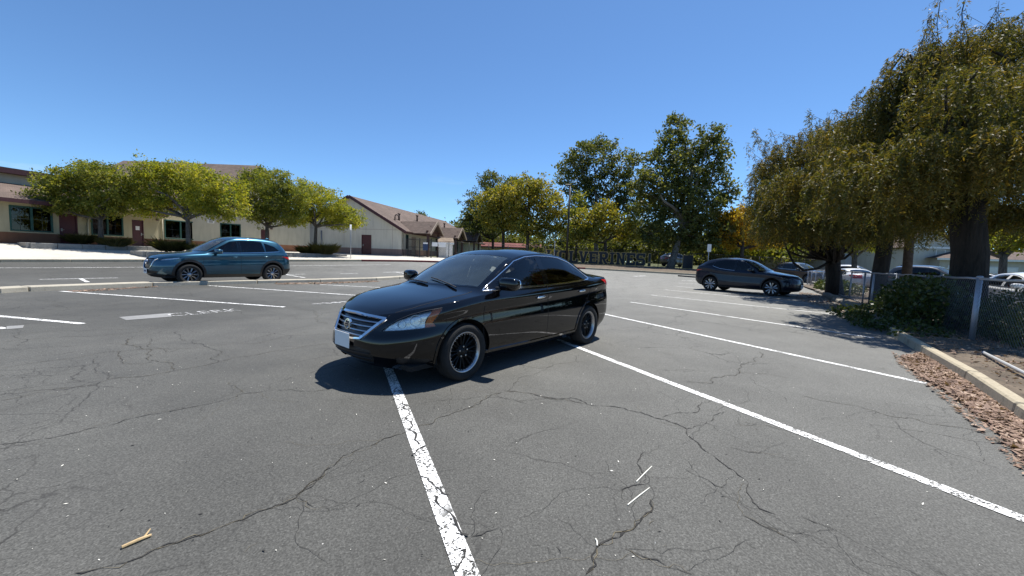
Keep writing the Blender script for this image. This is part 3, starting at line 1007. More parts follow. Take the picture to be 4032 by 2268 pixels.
# fine side cracks leaving the main ones
for pp in allp:
    for _ in range(3):
        i = random.randrange(len(pp))
        p = pp[i]
        if p[1] > 26: continue
        a = random.uniform(0, 2*pi); L = random.uniform(.15, .9)
        pts = [p]
        for k in range(3):
            a += random.uniform(-.6, .6)
            pts.append(pts[-1] + np.array([cos(a), sin(a)]) * L / 3)
        crack(pts, .004, random.random() < .3, True)
for _ in range(70):
    d = random.uniform(3.0, 22); px = random.uniform(-1.25, 1.1)
    p = np.array([px * d, d]); a = random.gauss(.5, .9); L = random.uniform(.2, 1.6)
    if p[0] > 4 + d * .3 and d < 14: continue
    pts = [p]
    for k in range(4):
        a += random.uniform(-.5, .5); pts.append(pts[-1] + np.array([cos(a), sin(a)]) * L / 4)
    crack(pts, .006, False, True)
# ravelled spots: small pits in the old surface
for _ in range(420):
    d = 1.6 + 9 * random.random() ** 1.5; px = random.uniform(-.75, .75)
    p = np.array([px * d, d]); r = random.uniform(.006, .018)
    a = random.uniform(0, pi)
    crack([p, p + np.array([cos(a), sin(a)]) * r * random.uniform(1, 4)], r * .45, random.random() < .2, True, .3)
# cracks that break the paint of the nearest line
lc = MB()
for L in ([(745, 290), (830, 330), (860, 375), (830, 410), (865, 440), (850, 495), (900, 520), (890, 560), (920, 590)], [(930, 800), (1000, 840), (1060, 890), (1110, 925)], [(1035, 930), (1030, 965), (1090, 1020), (1150, 1075), (1180, 1150), (1240, 1190)], [(1215, 1280), (1190, 1370), (1150, 1430)], [(790, 315), (850, 350), (800, 360)], [(870, 660), (900, 640), (960, 600)]):
    pts = wiggle([hit(*p) for p in S(1100, 1400, k2, L)], .2)
    V, F = strip_pts(pts, [max(.002, .013 * random.uniform(.3, 1.5)) for _ in pts], .0078, 99)
    lc.add(V, F)
tag(lc.build('line_cracks', MAT['crack_dark'], lot, fix=False), kind='stuff')
tag(cm.build('surface_cracks', MAT['crack_dark'], lot, fix=False), kind='stuff')
tag(cd.build('crack_debris', MAT['crack_dry'], lot, fix=False), kind='stuff')

# ------------------------------------------------------------------ kerbs
def kerb_run(root, pts, w, h, mat, side, gap=.012, blocks=None, base=None):
    """straight concrete pieces along a polyline of lot points; side +1 puts the body to the left of the walking direction"""
    pts = [np.array(p[:2], float) for p in pts]
    n = len(pts)
    offs = []
    for i in range(n):
        d = pts[min(i+1, n-1)] - pts[max(i-1, 0)]
        d /= np.linalg.norm(d)
        offs.append(np.array([-d[1], d[0]]) * side)
    for i in range(n - 1):
        a, b = pts[i], pts[i+1]
        d = (b - a) / np.linalg.norm(b - a)
        a2, b2 = a + d * gap * random.uniform(.4, 1.2), b - d * gap
        jit = random.uniform(-.003, .003)
        q = []
        for z in (-.05, h + jit):
            for (p, o) in ((a2, offs[i]), (b2, offs[i+1])):
                ins = 0.0 if z < 0 else .02
                q.append((p + o * ins, z)); q.append((p + o * (w - ins), z))
        gz = lambda p, z: (p[0], p[1], ground_z(p[0], p[1]) + z)
        b0 = [gz(*q[0]), gz(*q[1]), gz(*q[3]), gz(*q[2])]
        t0 = [gz(*q[4]), gz(*q[5]), gz(*q[7]), gz(*q[6])]
        m = mat(i) if callable(mat) else mat
        MB().hexa(b0, t0).build('kerb_block', m, root, bevel=.018)
island = tag(empty('kerb_island', (0, 0, 0)), kind='structure')
ip = [hit(*p) for p in [(0, 1155), (116, 1147.6), (603, 1126.8), (1014, 1116.6), (1262, 1111.6), (1484, 1104.7), (1575, 1099)]]
ip = [ip[0] + (ip[0] - ip[1]) * 4] + ip + [ip[-1] + (ip[-1] - ip[-2]) * 2.2, ip[-1] + (ip[-1] - ip[-2]) * 4.4]
kerb_run(island, ip, .50, .125, MAT['island_concrete'], 1)
rkerb = tag(empty('kerb_right', (0, 0, 0)), kind='structure')
rp = [hit(*p) for p in [(3489.7, 1309.7), (3560, 1354), (3623, 1394), (3791.8, 1499.4), (3978, 1636.4)]]
rp.append(rp[-1] + (rp[-1] - rp[-2]) * 1.6); rp.append(rp[-1] + (rp[-1] - rp[-2]) * 1.3)
kerb_run(rkerb, rp, .17, .14, MAT['kerb_concrete'], 1)
K_PX = [(-700, 1036), (0, 1033), (280, 1032.3), (560, 1031.5), (780, 1030.8), (1000, 1030), (1212, 1029.8), (1424, 1029.6), (1603, 1031), (1760, 1035), (2000, 1046), (2150, 1053), (2305, 1060), (2400, 1065.5), (2500, 1071), (2620, 1078), (2740, 1085), (2950, 1094), (3100, 1098)]
KP = [hit(*p) for p in K_PX]
fkerb = tag(empty('kerb_far', (0, 0, 0)), kind='structure')
kerb_run(fkerb, KP, .16, .16, lambda i: MAT['red_kerb_paint'] if 7 <= i <= 11 else MAT['kerb_concrete'], 1, .004)
# pavement and yard rising from the kerb to the school
BP = [(-36.5, 14, .95), (-32.4, 24.3, 1.10), (-31.2, 27.6, 1.12), (-29.8, 31, 1.13), (-28.2, 34.8, 1.13), (-25.4, 38.2, 1.13), (-21.5, 42.6, 1.13), (-17, 42.2, 1.13), (-11.6, 41.1, 1.12), (-7, 42.0, 1.06), (-.6, 43.2, .98), (3.6, 43.6, .96), (8.3, 43.8, .93), (11, 43.8, .92), (14, 43.8, .90), (17.5, 43.4, .84), (21, 43, .78), (27, 42.5, .66), (34, 42, .55)]
def ruled(A, B, n):
    P = np.array([[np.array(a) + (np.array(b) - np.array(a)) * t for (a, b) in zip(A, B)] for t in np.linspace(0, 1, n)])
    return P
def k_off(i, w, z):
    d = KP[min(i+1, len(KP)-1)] - KP[max(i-1, 0)]
    d = d[:2] / np.linalg.norm(d[:2])
    p = KP[i][:2] + np.array([-d[1], d[0]]) * w
    return (p[0], p[1], ground_z(*KP[i][:2]) + z)
PA = [k_off(i, .155, .150) for i in range(len(KP))]
tag(link('pavement', grid_mesh('pavement', ruled(PA[:12], BP[:12], 8)), None, MAT['pavement']), kind='structure')
tag(link('verge', grid_mesh('verge', ruled(PA[11:], [(x, y, z - .0) for x, y, z in BP[11:]], 8)), None, MAT['soil']), kind='structure')
yard_far = [(x * 1.6 - 3 if x < 0 else x * 1.5, 95, 1.25) for (x, y, z) in BP]
tag(link('school_yard', grid_mesh('school_yard', ruled([(x, y + .01, z - .01) for x, y, z in BP[6:12]], yard_far[6:12], 6)), None, MAT['pavement']), kind='structure')
tag(link('field', grid_mesh('field', ruled([(x, y + .01, z - .01) for x, y, z in BP[11:]], yard_far[11:], 6)), None, MAT['soil']), kind='structure')

# planting bed behind the right kerb and the street beyond
edge_px = [(3489.7, 1309.7), (3413, 1241), (3336, 1210), (3280, 1180), (3233, 1158)]
ed = [hit(*p) for p in edge_px]
inner = [tuple(p[:2]) for p in rp[::-1]] + [tuple(p[:2]) for p in ed[1:]] + [(19.5, 25.5), (24, 33), (27, 37)]
FD = np.array([.535, .845]); FN = np.array([.845, -.535]); F0 = np.array([8.72, 7.2])
bed = []
for (x, y) in inner:
    p = np.array([x, y]); s = (p - F0) @ FD
    q = F0 + FD * s + FN * 4.2
    nrm = (q - p) / np.linalg.norm(q - p)
    p = p + nrm * .12
    bed.append([(p[0] + (q[0]-p[0])*t, p[1] + (q[1]-p[1])*t, (.105 if t < .9 else .03) + .05*sin(5*t + x) * (t > 0) * (t < 1)) for t in np.linspace(0, 1, 9)])
tag(link('planting_bed', grid_mesh('planting_bed', np.array(bed)[:, ::-1]), None, MAT['soil']), kind='structure')
st = []
for s in np.linspace(-12, 60, 20):
    st.append([tuple(F0 + FD * s + FN * w) + (.015 + ground_z(*(F0 + FD * s + FN * w)) * .4,) for w in (4.1, 8, 12, 15.5)])
tag(link('street', grid_mesh('street', np.array(st)[:, ::-1]), None, MAT['street_asphalt']), kind='structure')
st = []
for s in np.linspace(-12, 60, 20):
    st.append([tuple(F0 + FD * s + FN * w) + (.10,) for w in (15.6, 18, 22, 60)])
tag(link('lawn', grid_mesh('lawn', np.array(st)[:, ::-1]), None, MAT['grass_ground']), kind='structure')
# ------------------------------------------------------------------ building materials
def stucco(name, col, joint=None):
    m, nt, b = nodes_of(name)
    co = coords(nt)
    n1 = noise(nt, co, .5, 4, .6); n2 = noise(nt, co, 45, 5, .65); n3 = noise(nt, coords(nt, (3, 3, .5)), 1.2, 4, .6)
    c = ramp(nt, n1, [(.3, tuple(x*.92 for x in col)), (.7, tuple(x*1.05 for x in col))])
    c = mixc(nt, 1.0, c, ramp(nt, n3, [(.32, .88), (.55, 1.0)]), 'MULTIPLY')
    nt.links.new(c, b.inputs['Base Color'])
    b.inputs['Roughness'].default_value = .92
    b.inputs['Specular IOR Level'].default_value = .2
    bump(nt, n2, .5, .006, b)
    MAT[name] = m
    return m
stucco('stucco_cream', (.40, .355, .235)); stucco('stucco_pale', (.50, .47, .38)); stucco('stucco_grey', (.60, .575, .50))
stucco('wainscot_brown', (.17, .085, .052)); stucco('wainscot_terracotta', (.36, .17, .095)); stucco('wainscot_mauve', (.27, .19, .165))
stucco('white_wall', (.62, .60, .56)); stucco('house_cream', (.50, .475, .42)); stucco('house_blue', (.40, .42, .46))
def shingles(name, col):
    m, nt, b = nodes_of(name)
    co = coords(nt, None, 'UV')
    br = nt.nodes.new('ShaderNodeTexBrick')
    br.inputs['Scale'].default_value = 1.0
    br.inputs['Brick Width'].default_value = .32; br.inputs['Row Height'].default_value = .14; br.inputs['Mortar Size'].default_value = .008
    br.inputs['Color1'].default_value = (*[x*1.15 for x in col], 1); br.inputs['Color2'].default_value = (*[x*.75 for x in col], 1); br.inputs['Mortar'].default_value = (*[x*.4 for x in col], 1)
    nt.links.new(co, br.inputs['Vector'])
    n = noise(nt, coords(nt), .7, 5, .6)
    c = mixc(nt, 1.0, br.outputs['Color'], ramp(nt, n, [(.3, .78), (.7, 1.15)]), 'MULTIPLY')
    nt.links.new(c, b.inputs['Base Color']); b.inputs['Roughness'].default_value = .95
    bump(nt, br.outputs['Fac'], -.4, .01, b)
    MAT[name] = m
    return m
shingles('shingle_brown', (.135, .098, .080)); shingles('shingle_red', (.17, .055, .045)); shingles('shingle_tan', (.26, .20, .15))
plain('fascia_maroon', (.055, .016, .020), .6, var=.2); plain('door_maroon', (.065, .014, .020), .45, var=.15, scale=3)
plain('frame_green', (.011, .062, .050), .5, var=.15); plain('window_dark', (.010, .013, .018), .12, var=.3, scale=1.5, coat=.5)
plain('post_brown', (.075, .030, .022), .6, var=.2); plain('trim_tan', (.30, .24, .19), .7, var=.1)
plain('pipe_cream', (.48, .44, .33), .6, var=.08); plain('vent_metal', (.09, .055, .045), .5, var=.2)
plain('paper', (.68, .66, .66), .8, var=.03); plain('sign_white', (.72, .72, .72), .5, var=.04); plain('sign_navy', (.012, .03, .09), .4, var=.1)
plain('ink', (.06, .06, .07), .6, var=.1); plain('white_paint', (.75, .75, .73), .5, var=.05); plain('steel', (.30, .31, .32), .45, .8, var=.12, scale=20)
plain('garage_white', (.62, .63, .64), .55, var=.05)
glass('building_glass', (.10, .12, .13), 1.5)

class Wall:
    """vertical wall plane from ground point A to B; (s, z) coordinates along it"""
    def __init__(s, A, B, z0):
        s.A = np.array(A, float); s.B = np.array(B, float); s.L = np.linalg.norm(s.B - s.A); s.e = (s.B - s.A) / s.L
        s.n = np.array([s.e[1], -s.e[0]])        # outward: to the right of A->B
        s.z0 = z0
    def uv(s, px, py):
        r = ray(px, py); n3 = np.array([s.n[0], s.n[1], 0])
        t = ((np.append(s.A, 0) - CAM) @ n3) / (r @ n3)
        p = CAM + r * t
        return (p[:2] - s.A) @ s.e, p[2]
    def P(s, a, z, out=0.0):
        q = s.A + s.e * a + s.n * out
        return (q[0], q[1], z)
    def box(s, mb, a0, a1, z0, z1, o0, o1):
        b = [s.P(a0, z0, o1), s.P(a1, z0, o1), s.P(a1, z0, o0), s.P(a0, z0, o0)]
        t = [s.P(a0, z1, o1), s.P(a1, z1, o1), s.P(a1, z1, o0), s.P(a0, z1, o0)]
        mb.hexa(b, t)
    def rect(s, pts):
        uv = [s.uv(*p) for p in pts]
        return min(u[0] for u in uv), max(u[0] for u in uv), min(u[1] for u in uv), max(u[1] for u in uv)
    def panel(s, name, mat, parent, a0, a1, z0, z1, o0, o1, bevel=0.0):
        mb = MB(); s.box(mb, a0, a1, z0, z1, o0, o1)
        return mb.build(name, mat, parent, bevel=bevel)
    def pierced(s, name, mat, parent, z0, z1, th, holes):
        """wall panel of thickness th with rectangular openings"""
        xs = sorted({0, s.L} | {h[0] for h in holes} | {h[1] for h in holes})
        zs = sorted({z0, z1} | {min(max(h[2], z0), z1) for h in holes} | {min(max(h[3], z0), z1) for h in holes})
        mb = MB()
        for i in range(len(xs)-1):
            for j in range(len(zs)-1):
                cx_, cz_ = (xs[i]+xs[i+1])/2, (zs[j]+zs[j+1])/2
                if any(h[0] < cx_ < h[1] and h[2] < cz_ < h[3] for h in holes): continue
                s.box(mb, xs[i], xs[i+1], zs[j], zs[j+1], -th, 0)
        me = mb.mesh(name)
        bm = bmesh.new(); bm.from_mesh(me)
        bmesh.ops.remove_doubles(bm, verts=bm.verts, dist=1e-4)
        seen = {}
        for f in list(bm.faces):
            k = tuple(sorted(v.index for v in f.verts)); seen.setdefault(k, []).append(f)
        bmesh.ops.delete(bm, geom=[f for fs in seen.values() if len(fs) > 1 for f in fs], context='FACES')
        bmesh.ops.recalc_face_normals(bm, faces=bm.faces)
        bm.to_mesh(me); bm.free()
        return link(name, me, parent, mat)
def window(w, root, r, panes=2, rows=2, frame='frame_green'):
    a0, a1, z0, z1 = r
    f = .09
    mb = MB()
    w.box(mb, a0, a1, z0, z0+f, -.10, .03); w.box(mb, a0, a1, z1-f, z1, -.10, .03)
    w.box(mb, a0, a0+f, z0+f, z1-f, -.10, .028); w.box(mb, a1-f, a1, z0+f, z1-f, -.10, .028)
    for k in range(1, panes):
        c = a0 + (a1-a0)*k/panes
        w.box(mb, c-f*.6, c+f*.6, z0+f, z1-f, -.10, .026)
    o = mb.build('window', MAT[frame], root, bevel=.008)
    pw = (a1-a0)/panes
    for k in range(panes):
        p0, p1 = a0 + pw*k + f*.6, a0 + pw*(k+1) - f*.6
        w.panel('pane', MAT['building_glass'], o, p0, p1, z0+f, z1-f, -.062, -.058)
        mb = MB()
        w.box(mb, p0, p1, (z0+z1)/2-.02, (z0+z1)/2+.02, -.055, -.03)
        w.box(mb, (p0+p1)/2-.012, (p0+p1)/2+.012, z0+f, z1-f, -.054, -.034)
        mb.build('glazing_bar', MAT['window_dark'], o)
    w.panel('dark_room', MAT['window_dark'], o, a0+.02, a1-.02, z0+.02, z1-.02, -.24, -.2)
    return o
def door(w, root, r, handle=.12, mat='door_maroon'):
    a0, a1, z0, z1 = r
    d = w.panel('door', MAT[mat], root, a0+.06, a1-.06, z0, z1-.06, -.08, -.04, .004)
    mb = MB(); w.box(mb, a0, a0+.055, z0, z1, -.1, .015); w.box(mb, a1-.055, a1, z0, z1, -.1, .015); w.box(mb, a0+.055, a1-.055, z1-.055, z1, -.1, .014)
    mb.build('door_frame', MAT[mat], d)
    h = a0 + (a1-a0)*handle
    mb = MB(); w.box(mb, h-.04, h+.04, z0+.95, z0+1.15, -.04, .0); w.box(mb, h-.02, h+.12, z0+1.03, z0+1.07, .0, .03)
    mb.build('handle', MAT['steel'], d)
    return d
def roof_slab(name, mat, parent, quad, th=.12, uvscale=1.0):
    """quad: 4 points, first edge = eave (left to right), then the upper edge back"""
    q = [Vector(p) for p in quad]
    n = (q[1]-q[0]).cross(q[3]-q[0]).normalized()
    if n.z < 0: n = -n
    low = [p - n*th for p in q]
    me = bpy.data.meshes.new(name)
    me.from_pydata([tuple(p) for p in q+low], [], [(0,1,2,3), (7,6,5,4), (0,4,5,1), (1,5,6,2), (2,6,7,3), (3,7,4,0)])
    uv = me.uv_layers.new(name='UVMap')
    e = (q[1]-q[0]).normalized(); u = n.cross(e)
    for l in me.loops:
        p = me.vertices[l.vertex_index].co - q[0]
        uv.data[l.index].uv = (p.dot(e)*uvscale, p.dot(u)*uvscale)
    me.update()
    bm = bmesh.new(); bm.from_mesh(me); bmesh.ops.recalc_face_normals(bm, faces=bm.faces); bm.to_mesh(me); bm.free()
    return link(name, me, parent, mat)
def bar3(mb, p, q, w, h):
    """beam of width w (horizontal) and depth h from p to q"""
    p, q = Vector(p), Vector(q)
    d = (q-p).normalized(); s = d.cross(Vector((0,0,1)))
    s = s.normalized() if s.length > 1e-4 else Vector((1,0,0))
    u = s.cross(d)
    c = [(-w/2, -h/2), (w/2, -h/2), (w/2, h/2), (-w/2, h/2)]
    mb.add([p + s*a + u*b for a, b in c] + [q + s*a + u*b for a, b in c], [(0,1,2,3), (7,6,5,4), (0,4,5,1), (1,5,6,2), (2,6,7,3), (3,7,4,0)])

# ------------------------------------------------------------------ long classroom wing on the left
GZ = 1.12
A0 = np.array([-31.62, 27.0]); dirA = np.array([.27, .963]); dirA /= np.linalg.norm(dirA)
CA = A0 + dirA * 8.6                              # the corner where the wing bends
WA = Wall(A0 - dirA * 14, CA, GZ)
ECA = 3.95
school = empty('classroom_wing', (CA[0], CA[1], GZ))
school_parts = []
def under(root, objs=None):
    """parent world-space meshes to an empty placed away from the origin"""
    bpy.context.view_layer.update()
    for o in list(bpy.data.objects):
        if o.parent == root and not o.get('_p'):
            o['_p'] = 1
            o.matrix_parent_inverse = root.matrix_world.inverted()
w1 = WA.rect([(34, 808), (205, 822), (40, 913), (211, 920)]); w2 = WA.rect([(356, 836), (484, 847), (360, 930), (486, 931)]); w3 = WA.rect([(646, 855), (770, 862), (648, 937), (770, 938)])
d1 = WA.rect([(231, 842), (303, 847), (240, 962), (306, 960)]); d2 = WA.rect([(519, 865), (564, 866), (523, 969), (566, 969)])
def nz(d): return (d[0], d[1], GZ - .02, GZ + 2.15)
d1, d2 = nz(d1), nz(d2)
w1 = (w1[0], w1[1], GZ+.78, w1[3]); w2 = (w2[0], w2[1], GZ+.78, w1[3]); w3 = (w3[0], w3[1], GZ+.78, w1[3])
WAIN = .70
WA.pierced('wall', MAT['stucco_cream'], school, GZ+WAIN, ECA, .2, [w1, w2, w3, d1, d2])
WA.pierced('wainscot', MAT['wainscot_brown'], school, GZ-.4, GZ+WAIN, .17, [d1, d2])
for w in (w1, w2, w3): window(WA, school, w)
door(WA, school, d1); dd = door(WA, school, d2, .8)
c = (d2[0]+d2[1])/2
WA.panel('notice', MAT['paper'], dd, c-.13, c+.13, GZ+1.35, GZ+1.66, -.038, -.034)
r = WA.rect([(290, 820), (309, 838)]); bx_ = WA.panel('speaker_box', MAT['sign_white'], school, r[0], r[1], r[2], r[3], 0, .10)
mb = MB(); disc(mb, WA.P((r[0]+r[1])/2, (r[2]+r[3])/2, .10), (WA.n[0], WA.n[1], 0), .11, 16, .01); mb.build('speaker_cone', MAT['vent_metal'], bx_)
for px in (346, 639):
    a, z = WA.uv(px, 930)
    mb = MB(); mb.tube([WA.P(a, GZ+.05, .07), WA.P(a, ECA-.35, .07), WA.P(a+.1, ECA-.1, .35)], .045, 8); mb.build('downspout', MAT['pipe_cream'], school, True)
a, z = WA.uv(617, 865); mb = MB(); blob_box(mb, WA.P(a, z, .08), (.10, .10, .09), 2.4); mb.build('wall_lamp', MAT['vent_metal'], school, True)
# low roof with maroon fascia
OV = .75; RUN, RISE = 4.2, 1.35
La = WA.L - 2.4
q = [WA.P(-1, ECA-.02, OV), WA.P(La, ECA-.02, OV), WA.P(La, ECA+RISE, -RUN), WA.P(-1, ECA+RISE, -RUN)]
roof_slab('roof', MAT['shingle_brown'], school, q, .1)
mb = MB(); WA.box(mb, -1, La, ECA-.27, ECA-.03, OV-.05, OV+.03); mb.build('fascia', MAT['fascia_maroon'], school)
mb = MB(); WA.box(mb, -1, La, ECA-.14, ECA-.10, -.1, OV-.051); mb.build('soffit', MAT['stucco_cream'], school)
# clerestory behind
WA.panel('clerestory_wall', MAT['stucco_pale'], school, -1, 17.2, ECA+.9, ECA+2.0, -RUN-.3, -RUN-.02)
WA.panel('clerestory_fascia', MAT['fascia_maroon'], school, -1.2, 17.5, ECA+2.0, ECA+2.3, -RUN-.4, -RUN+.5)
WA.panel('clerestory_roof', MAT['shingle_brown'], school, -1.2, 17.5, ECA+2.3, ECA+2.38, -RUN-3, -RUN+.45)
# end bay rising above the eave and the sunlit return wall
WB = Wall(CA, np.array([-22.25, 42.25]), GZ)
TOP = 4.45
w4 = WB.rect([(865.5, 868), (948, 878), (868, 930), (948, 932)]); w4 = (w4[0], w4[1], GZ+.78, min(w4[3], GZ+2.5))
d3 = nz(WB.rect([(1028, 897), (1060, 898), (1028, 960), (1060, 960)]))
WB.pierced('wall', MAT['stucco_pale'], school, GZ+WAIN, TOP, .2, [w4, d3])
WB.pierced('wainscot', MAT['wainscot_terracotta'], school, GZ-.4, GZ+WAIN, .17, [d3])
window(WB, school, w4); door(WB, school, d3, .85)
r = WB.rect([(816, 857), (844, 880)])
sg_ = WB.panel('wall_sign', MAT['sign_white'], school, r[0], r[1], r[2], r[3], .0, .03)
for k in range(4):
    zz = r[3] - (r[3]-r[2]) * (.2 + .2*k)
    WB.panel('sign_line', MAT['ink'], sg_, r[0]+.1, r[1]-.1, zz-.03, zz+.02, .031, .034)
a, z = WB.uv(1068, 898); mb = MB(); WB.box(mb, a-.10, a+.10, z-.15, z+.12, 0, .22); mb.build('wall_lamp', MAT['vent_metal'], school, bevel=.03)
WE = Wall(WA.A + WA.e*(WA.L-2.4), CA, GZ)
WE.panel('end_bay', MAT['stucco_pale'], school, 0, 2.4, ECA+.001, TOP, -.2, 0)
mb = MB(); WB.box(mb, -.05, WB.L+.05, TOP, TOP+.16, -.3, .06); mb.build('parapet_cap', MAT['fascia_maroon'], school)
mb = MB(); WE.box(mb, -.05, 2.34, TOP, TOP+.16, -.3, .058); mb.build('parapet_cap', MAT['fascia_maroon'], school)
under(school)
tag(school, 'long cream and brown classroom wing with maroon doors and green windows', 'building')

# ------------------------------------------------------------------ gable-ended classroom block with three porches
eb = np.array([.205, .979]); er = np.array([.979, -.205])
RG = np.array([-17.95, 42.75])                    # below the ridge, on the front wall
HWID, RZ, EZ = 6.25, 7.45, 3.90
block = empty('gabled_classrooms', (RG[0], RG[1], GZ))
WG = Wall(RG - er*HWID, RG + er*HWID, GZ)
BL = 29.0
dg = nz(WG.rect([(1424, 924), (1462, 925), (1424, 998), (1462, 1000)]))
WG.pierced('wall', MAT['stucco_grey'], block, GZ+WAIN, EZ, .2, [dg]); WG.pierced('wainscot', MAT['wainscot_mauve'], block, GZ-.4, GZ+WAIN, .17, [dg])
door(WG, block, dg, .15)
mb = MB()
for o in (0, -.2): pass
L2 = WG.L
mb.add([WG.P(0, EZ, 0), WG.P(L2, EZ, 0), WG.P(L2/2, RZ-.12, 0), WG.P(0, EZ, -.2), WG.P(L2, EZ, -.2), WG.P(L2/2, RZ-.12, -.2)], [(0,1,2), (5,4,3), (0,3,4,1), (1,4,5,2), (2,5,3,0)])
mb.build('gable', MAT['stucco_grey'], block)
for px in (1355, 1452, 1545):
    a, z = WG.uv(px, 950)
    if px != 1452: WG.panel('control_joint', MAT['wainscot_mauve'], block, a-.012, a+.012, GZ+WAIN+.01, EZ+ (RZ-EZ)*(1-abs(a-L2/2)/(L2/2))*.85, 0, .004)
WG.panel('control_joint', MAT['wainscot_mauve'], block, 1, L2-.5, EZ-.03, EZ-.006, 0, .005)
a, z = WG.uv(1267, 900); mb = MB(); mb.tube([WG.P(a, GZ, .06), WG.P(a, EZ-.3, .06)], .07, 8); mb.build('downspout', MAT['steel'], block, True)
WS = Wall(RG + er*HWID, RG + er*HWID + eb*BL, GZ)
holes = []
for b0 in (.55, 8.6, 16.4):
    holes.append((b0, b0+.62, GZ+.75, GZ+2.35))
pd = [(b+.75, b+1.75, GZ-.02, GZ+2.15) for b in (1.2, 9.5, 17.6)]
WS.pierced('wall', MAT['stucco_pale'], block, GZ+WAIN, EZ+.05, .2, holes + pd); WS.pierced('wainscot', MAT['wainscot_mauve'], block, GZ-.4, GZ+WAIN, .17, pd)
for h in holes: window(WS, block, h, 1)
for d in pd: door(WS, block, d, .8, 'trim_tan')
# main roof
def g3(r_, b_, z): 
    p = RG + er*r_ + eb*b_
    return (p[0], p[1], z)
OVR = .55; sl_ = (RZ-EZ)/HWID
ze_ = EZ - OVR*sl_ + .12
hip = 2.2
roof_slab('roof', MAT['shingle_brown'], block, [g3(HWID+OVR, -.45, ze_), g3(HWID+OVR, BL+.4, ze_), g3(0, BL-hip, RZ), g3(0, -.45, RZ)], .12)
roof_slab('roof', MAT['shingle_brown'], block, [g3(-HWID-OVR, BL+.4, ze_), g3(-HWID-OVR, -.45, ze_), g3(-.001, -.45, RZ), g3(-.001, BL-hip, RZ)], .12)
for sgn in (1, -1):
    mb = MB(); bar3(mb, g3(sgn*(HWID+OVR), -.50, ze_-.10), g3(sgn*.02, -.50, RZ-.10), .08, .30); mb.build('barge_board', MAT['fascia_maroon'], block)
mb = MB(); bar3(mb, g3(HWID+OVR+.03, -.45, ze_-.10), g3(HWID+OVR+.03, BL+.4, ze_-.10), .06, .22); mb.build('fascia', MAT['fascia_maroon'], block)
mb = MB(); bar3(mb, g3(HWID+OVR+.11, -.3, ze_-.02), g3(HWID+OVR+.11, BL+.3, ze_-.02), .10, .10); mb.build('gutter', MAT['vent_metal'], block)
mb = MB(); bar3(mb, g3(HWID+.25, -.45, ze_-.02), g3(HWID+.25, BL+.2, ze_-.02), .5, .03); mb.build('soffit', MAT['stucco_pale'], block)
for b0, b1 in ((1.2, 4.0), (9.75, 12.2), (17.7, 20.0)):
    bc, hw_ = (b0+b1)/2, (b1-b0)/2 + .45
    rr_, zp, zq = HWID + 2.3, ze_ - .08, 5.05
    por = empty('porch', g3(rr_, bc, GZ), 0, block)
    bpy.context.view_layer.update()
    por.matrix_parent_inverse = block.matrix_world.inverted(); por['_p'] = 1
    bpy.context.view_layer.update()
    ps = []
    ri = HWID - (zq-ze_)/sl_ + OVR + .1
    ps.append(roof_slab('porch_roof', MAT['shingle_brown'], por, [g3(rr_+.45, bc-hw_, zp), g3(HWID+.3, bc-hw_, zp), g3(ri, bc, zq), g3(rr_+.45, bc, zq)], .10))
    ps.append(roof_slab('porch_roof', MAT['shingle_brown'], por, [g3(HWID+.3, bc+hw_, zp), g3(rr_+.45, bc+hw_, zp), g3(rr_+.45, bc+.001, zq), g3(ri, bc+.001, zq)], .10))
    for s_ in (-1, 1):
        mb = MB(); bar3(mb, g3(rr_+.50, bc+s_*(hw_+.03), zp-.10), g3(rr_+.50, bc+s_*.02, zq-.08), .08, .26); ps.append(mb.build('barge_board', MAT['trim_tan'], por))
        mb = MB(); bar3(mb, g3(rr_, bc+s_*(b1-b0)/2, GZ-.05), g3(rr_, bc+s_*(b1-b0)/2, zp+.12), .26, .26); ps.append(mb.build('post', MAT['post_brown'], por))
    mb = MB(); bar3(mb, g3(rr_, b0-.3, zp+.2), g3(rr_, b1+.3, zp+.2), .2, .28); ps.append(mb.build('tie_beam', MAT['post_brown'], por))
    mb = MB()
    bar3(mb, g3(rr_+.001, bc, zp+.3), g3(rr_+.001, bc, zq-.25), .16, .16); bar3(mb, g3(rr_+.002, bc-.05, zp+.42), g3(rr_+.002, bc-hw_*.42, zp+.85), .12, .12); bar3(mb, g3(rr_+.003, bc+.05, zp+.42), g3(rr_+.003, bc+hw_*.42, zp+.85), .12, .12)
    ps.append(mb.build('king_post', MAT['post_brown'], por))
    bpy.context.view_layer.update()
    for p in ps: p.matrix_parent_inverse = por.matrix_world.inverted(); p['_p'] = 1
for b_, r_ in ((3.0, 4.1), (9.5, 3.2), (18, 3.6)):
    mb = MB(); z = RZ - sl_*r_
    mb.tube([g3(r_, b_, z-.1), g3(r_, b_, z+.75)], .11, 8); mb.tube([g3(r_, b_, z+.72), g3(r_, b_, z+.86)], .17, 8)
    mb.build('roof_vent', MAT['vent_metal'], block, True)
mb = MB(); z = RZ - sl_*4.3
mb.tube([g3(4.3, 1.7, z-.1)] + [g3(4.3 + .22*(1-cos(t)), 1.7, z+.45+.22*sin(t)) for t in np.linspace(0, pi*1.1, 9)], .07, 8); mb.build('goose_neck_vent', MAT['vent_metal'], block, True)
under(block)
tag(block, 'grey stucco classroom block with brown shingle gable roof and three porches', 'building')

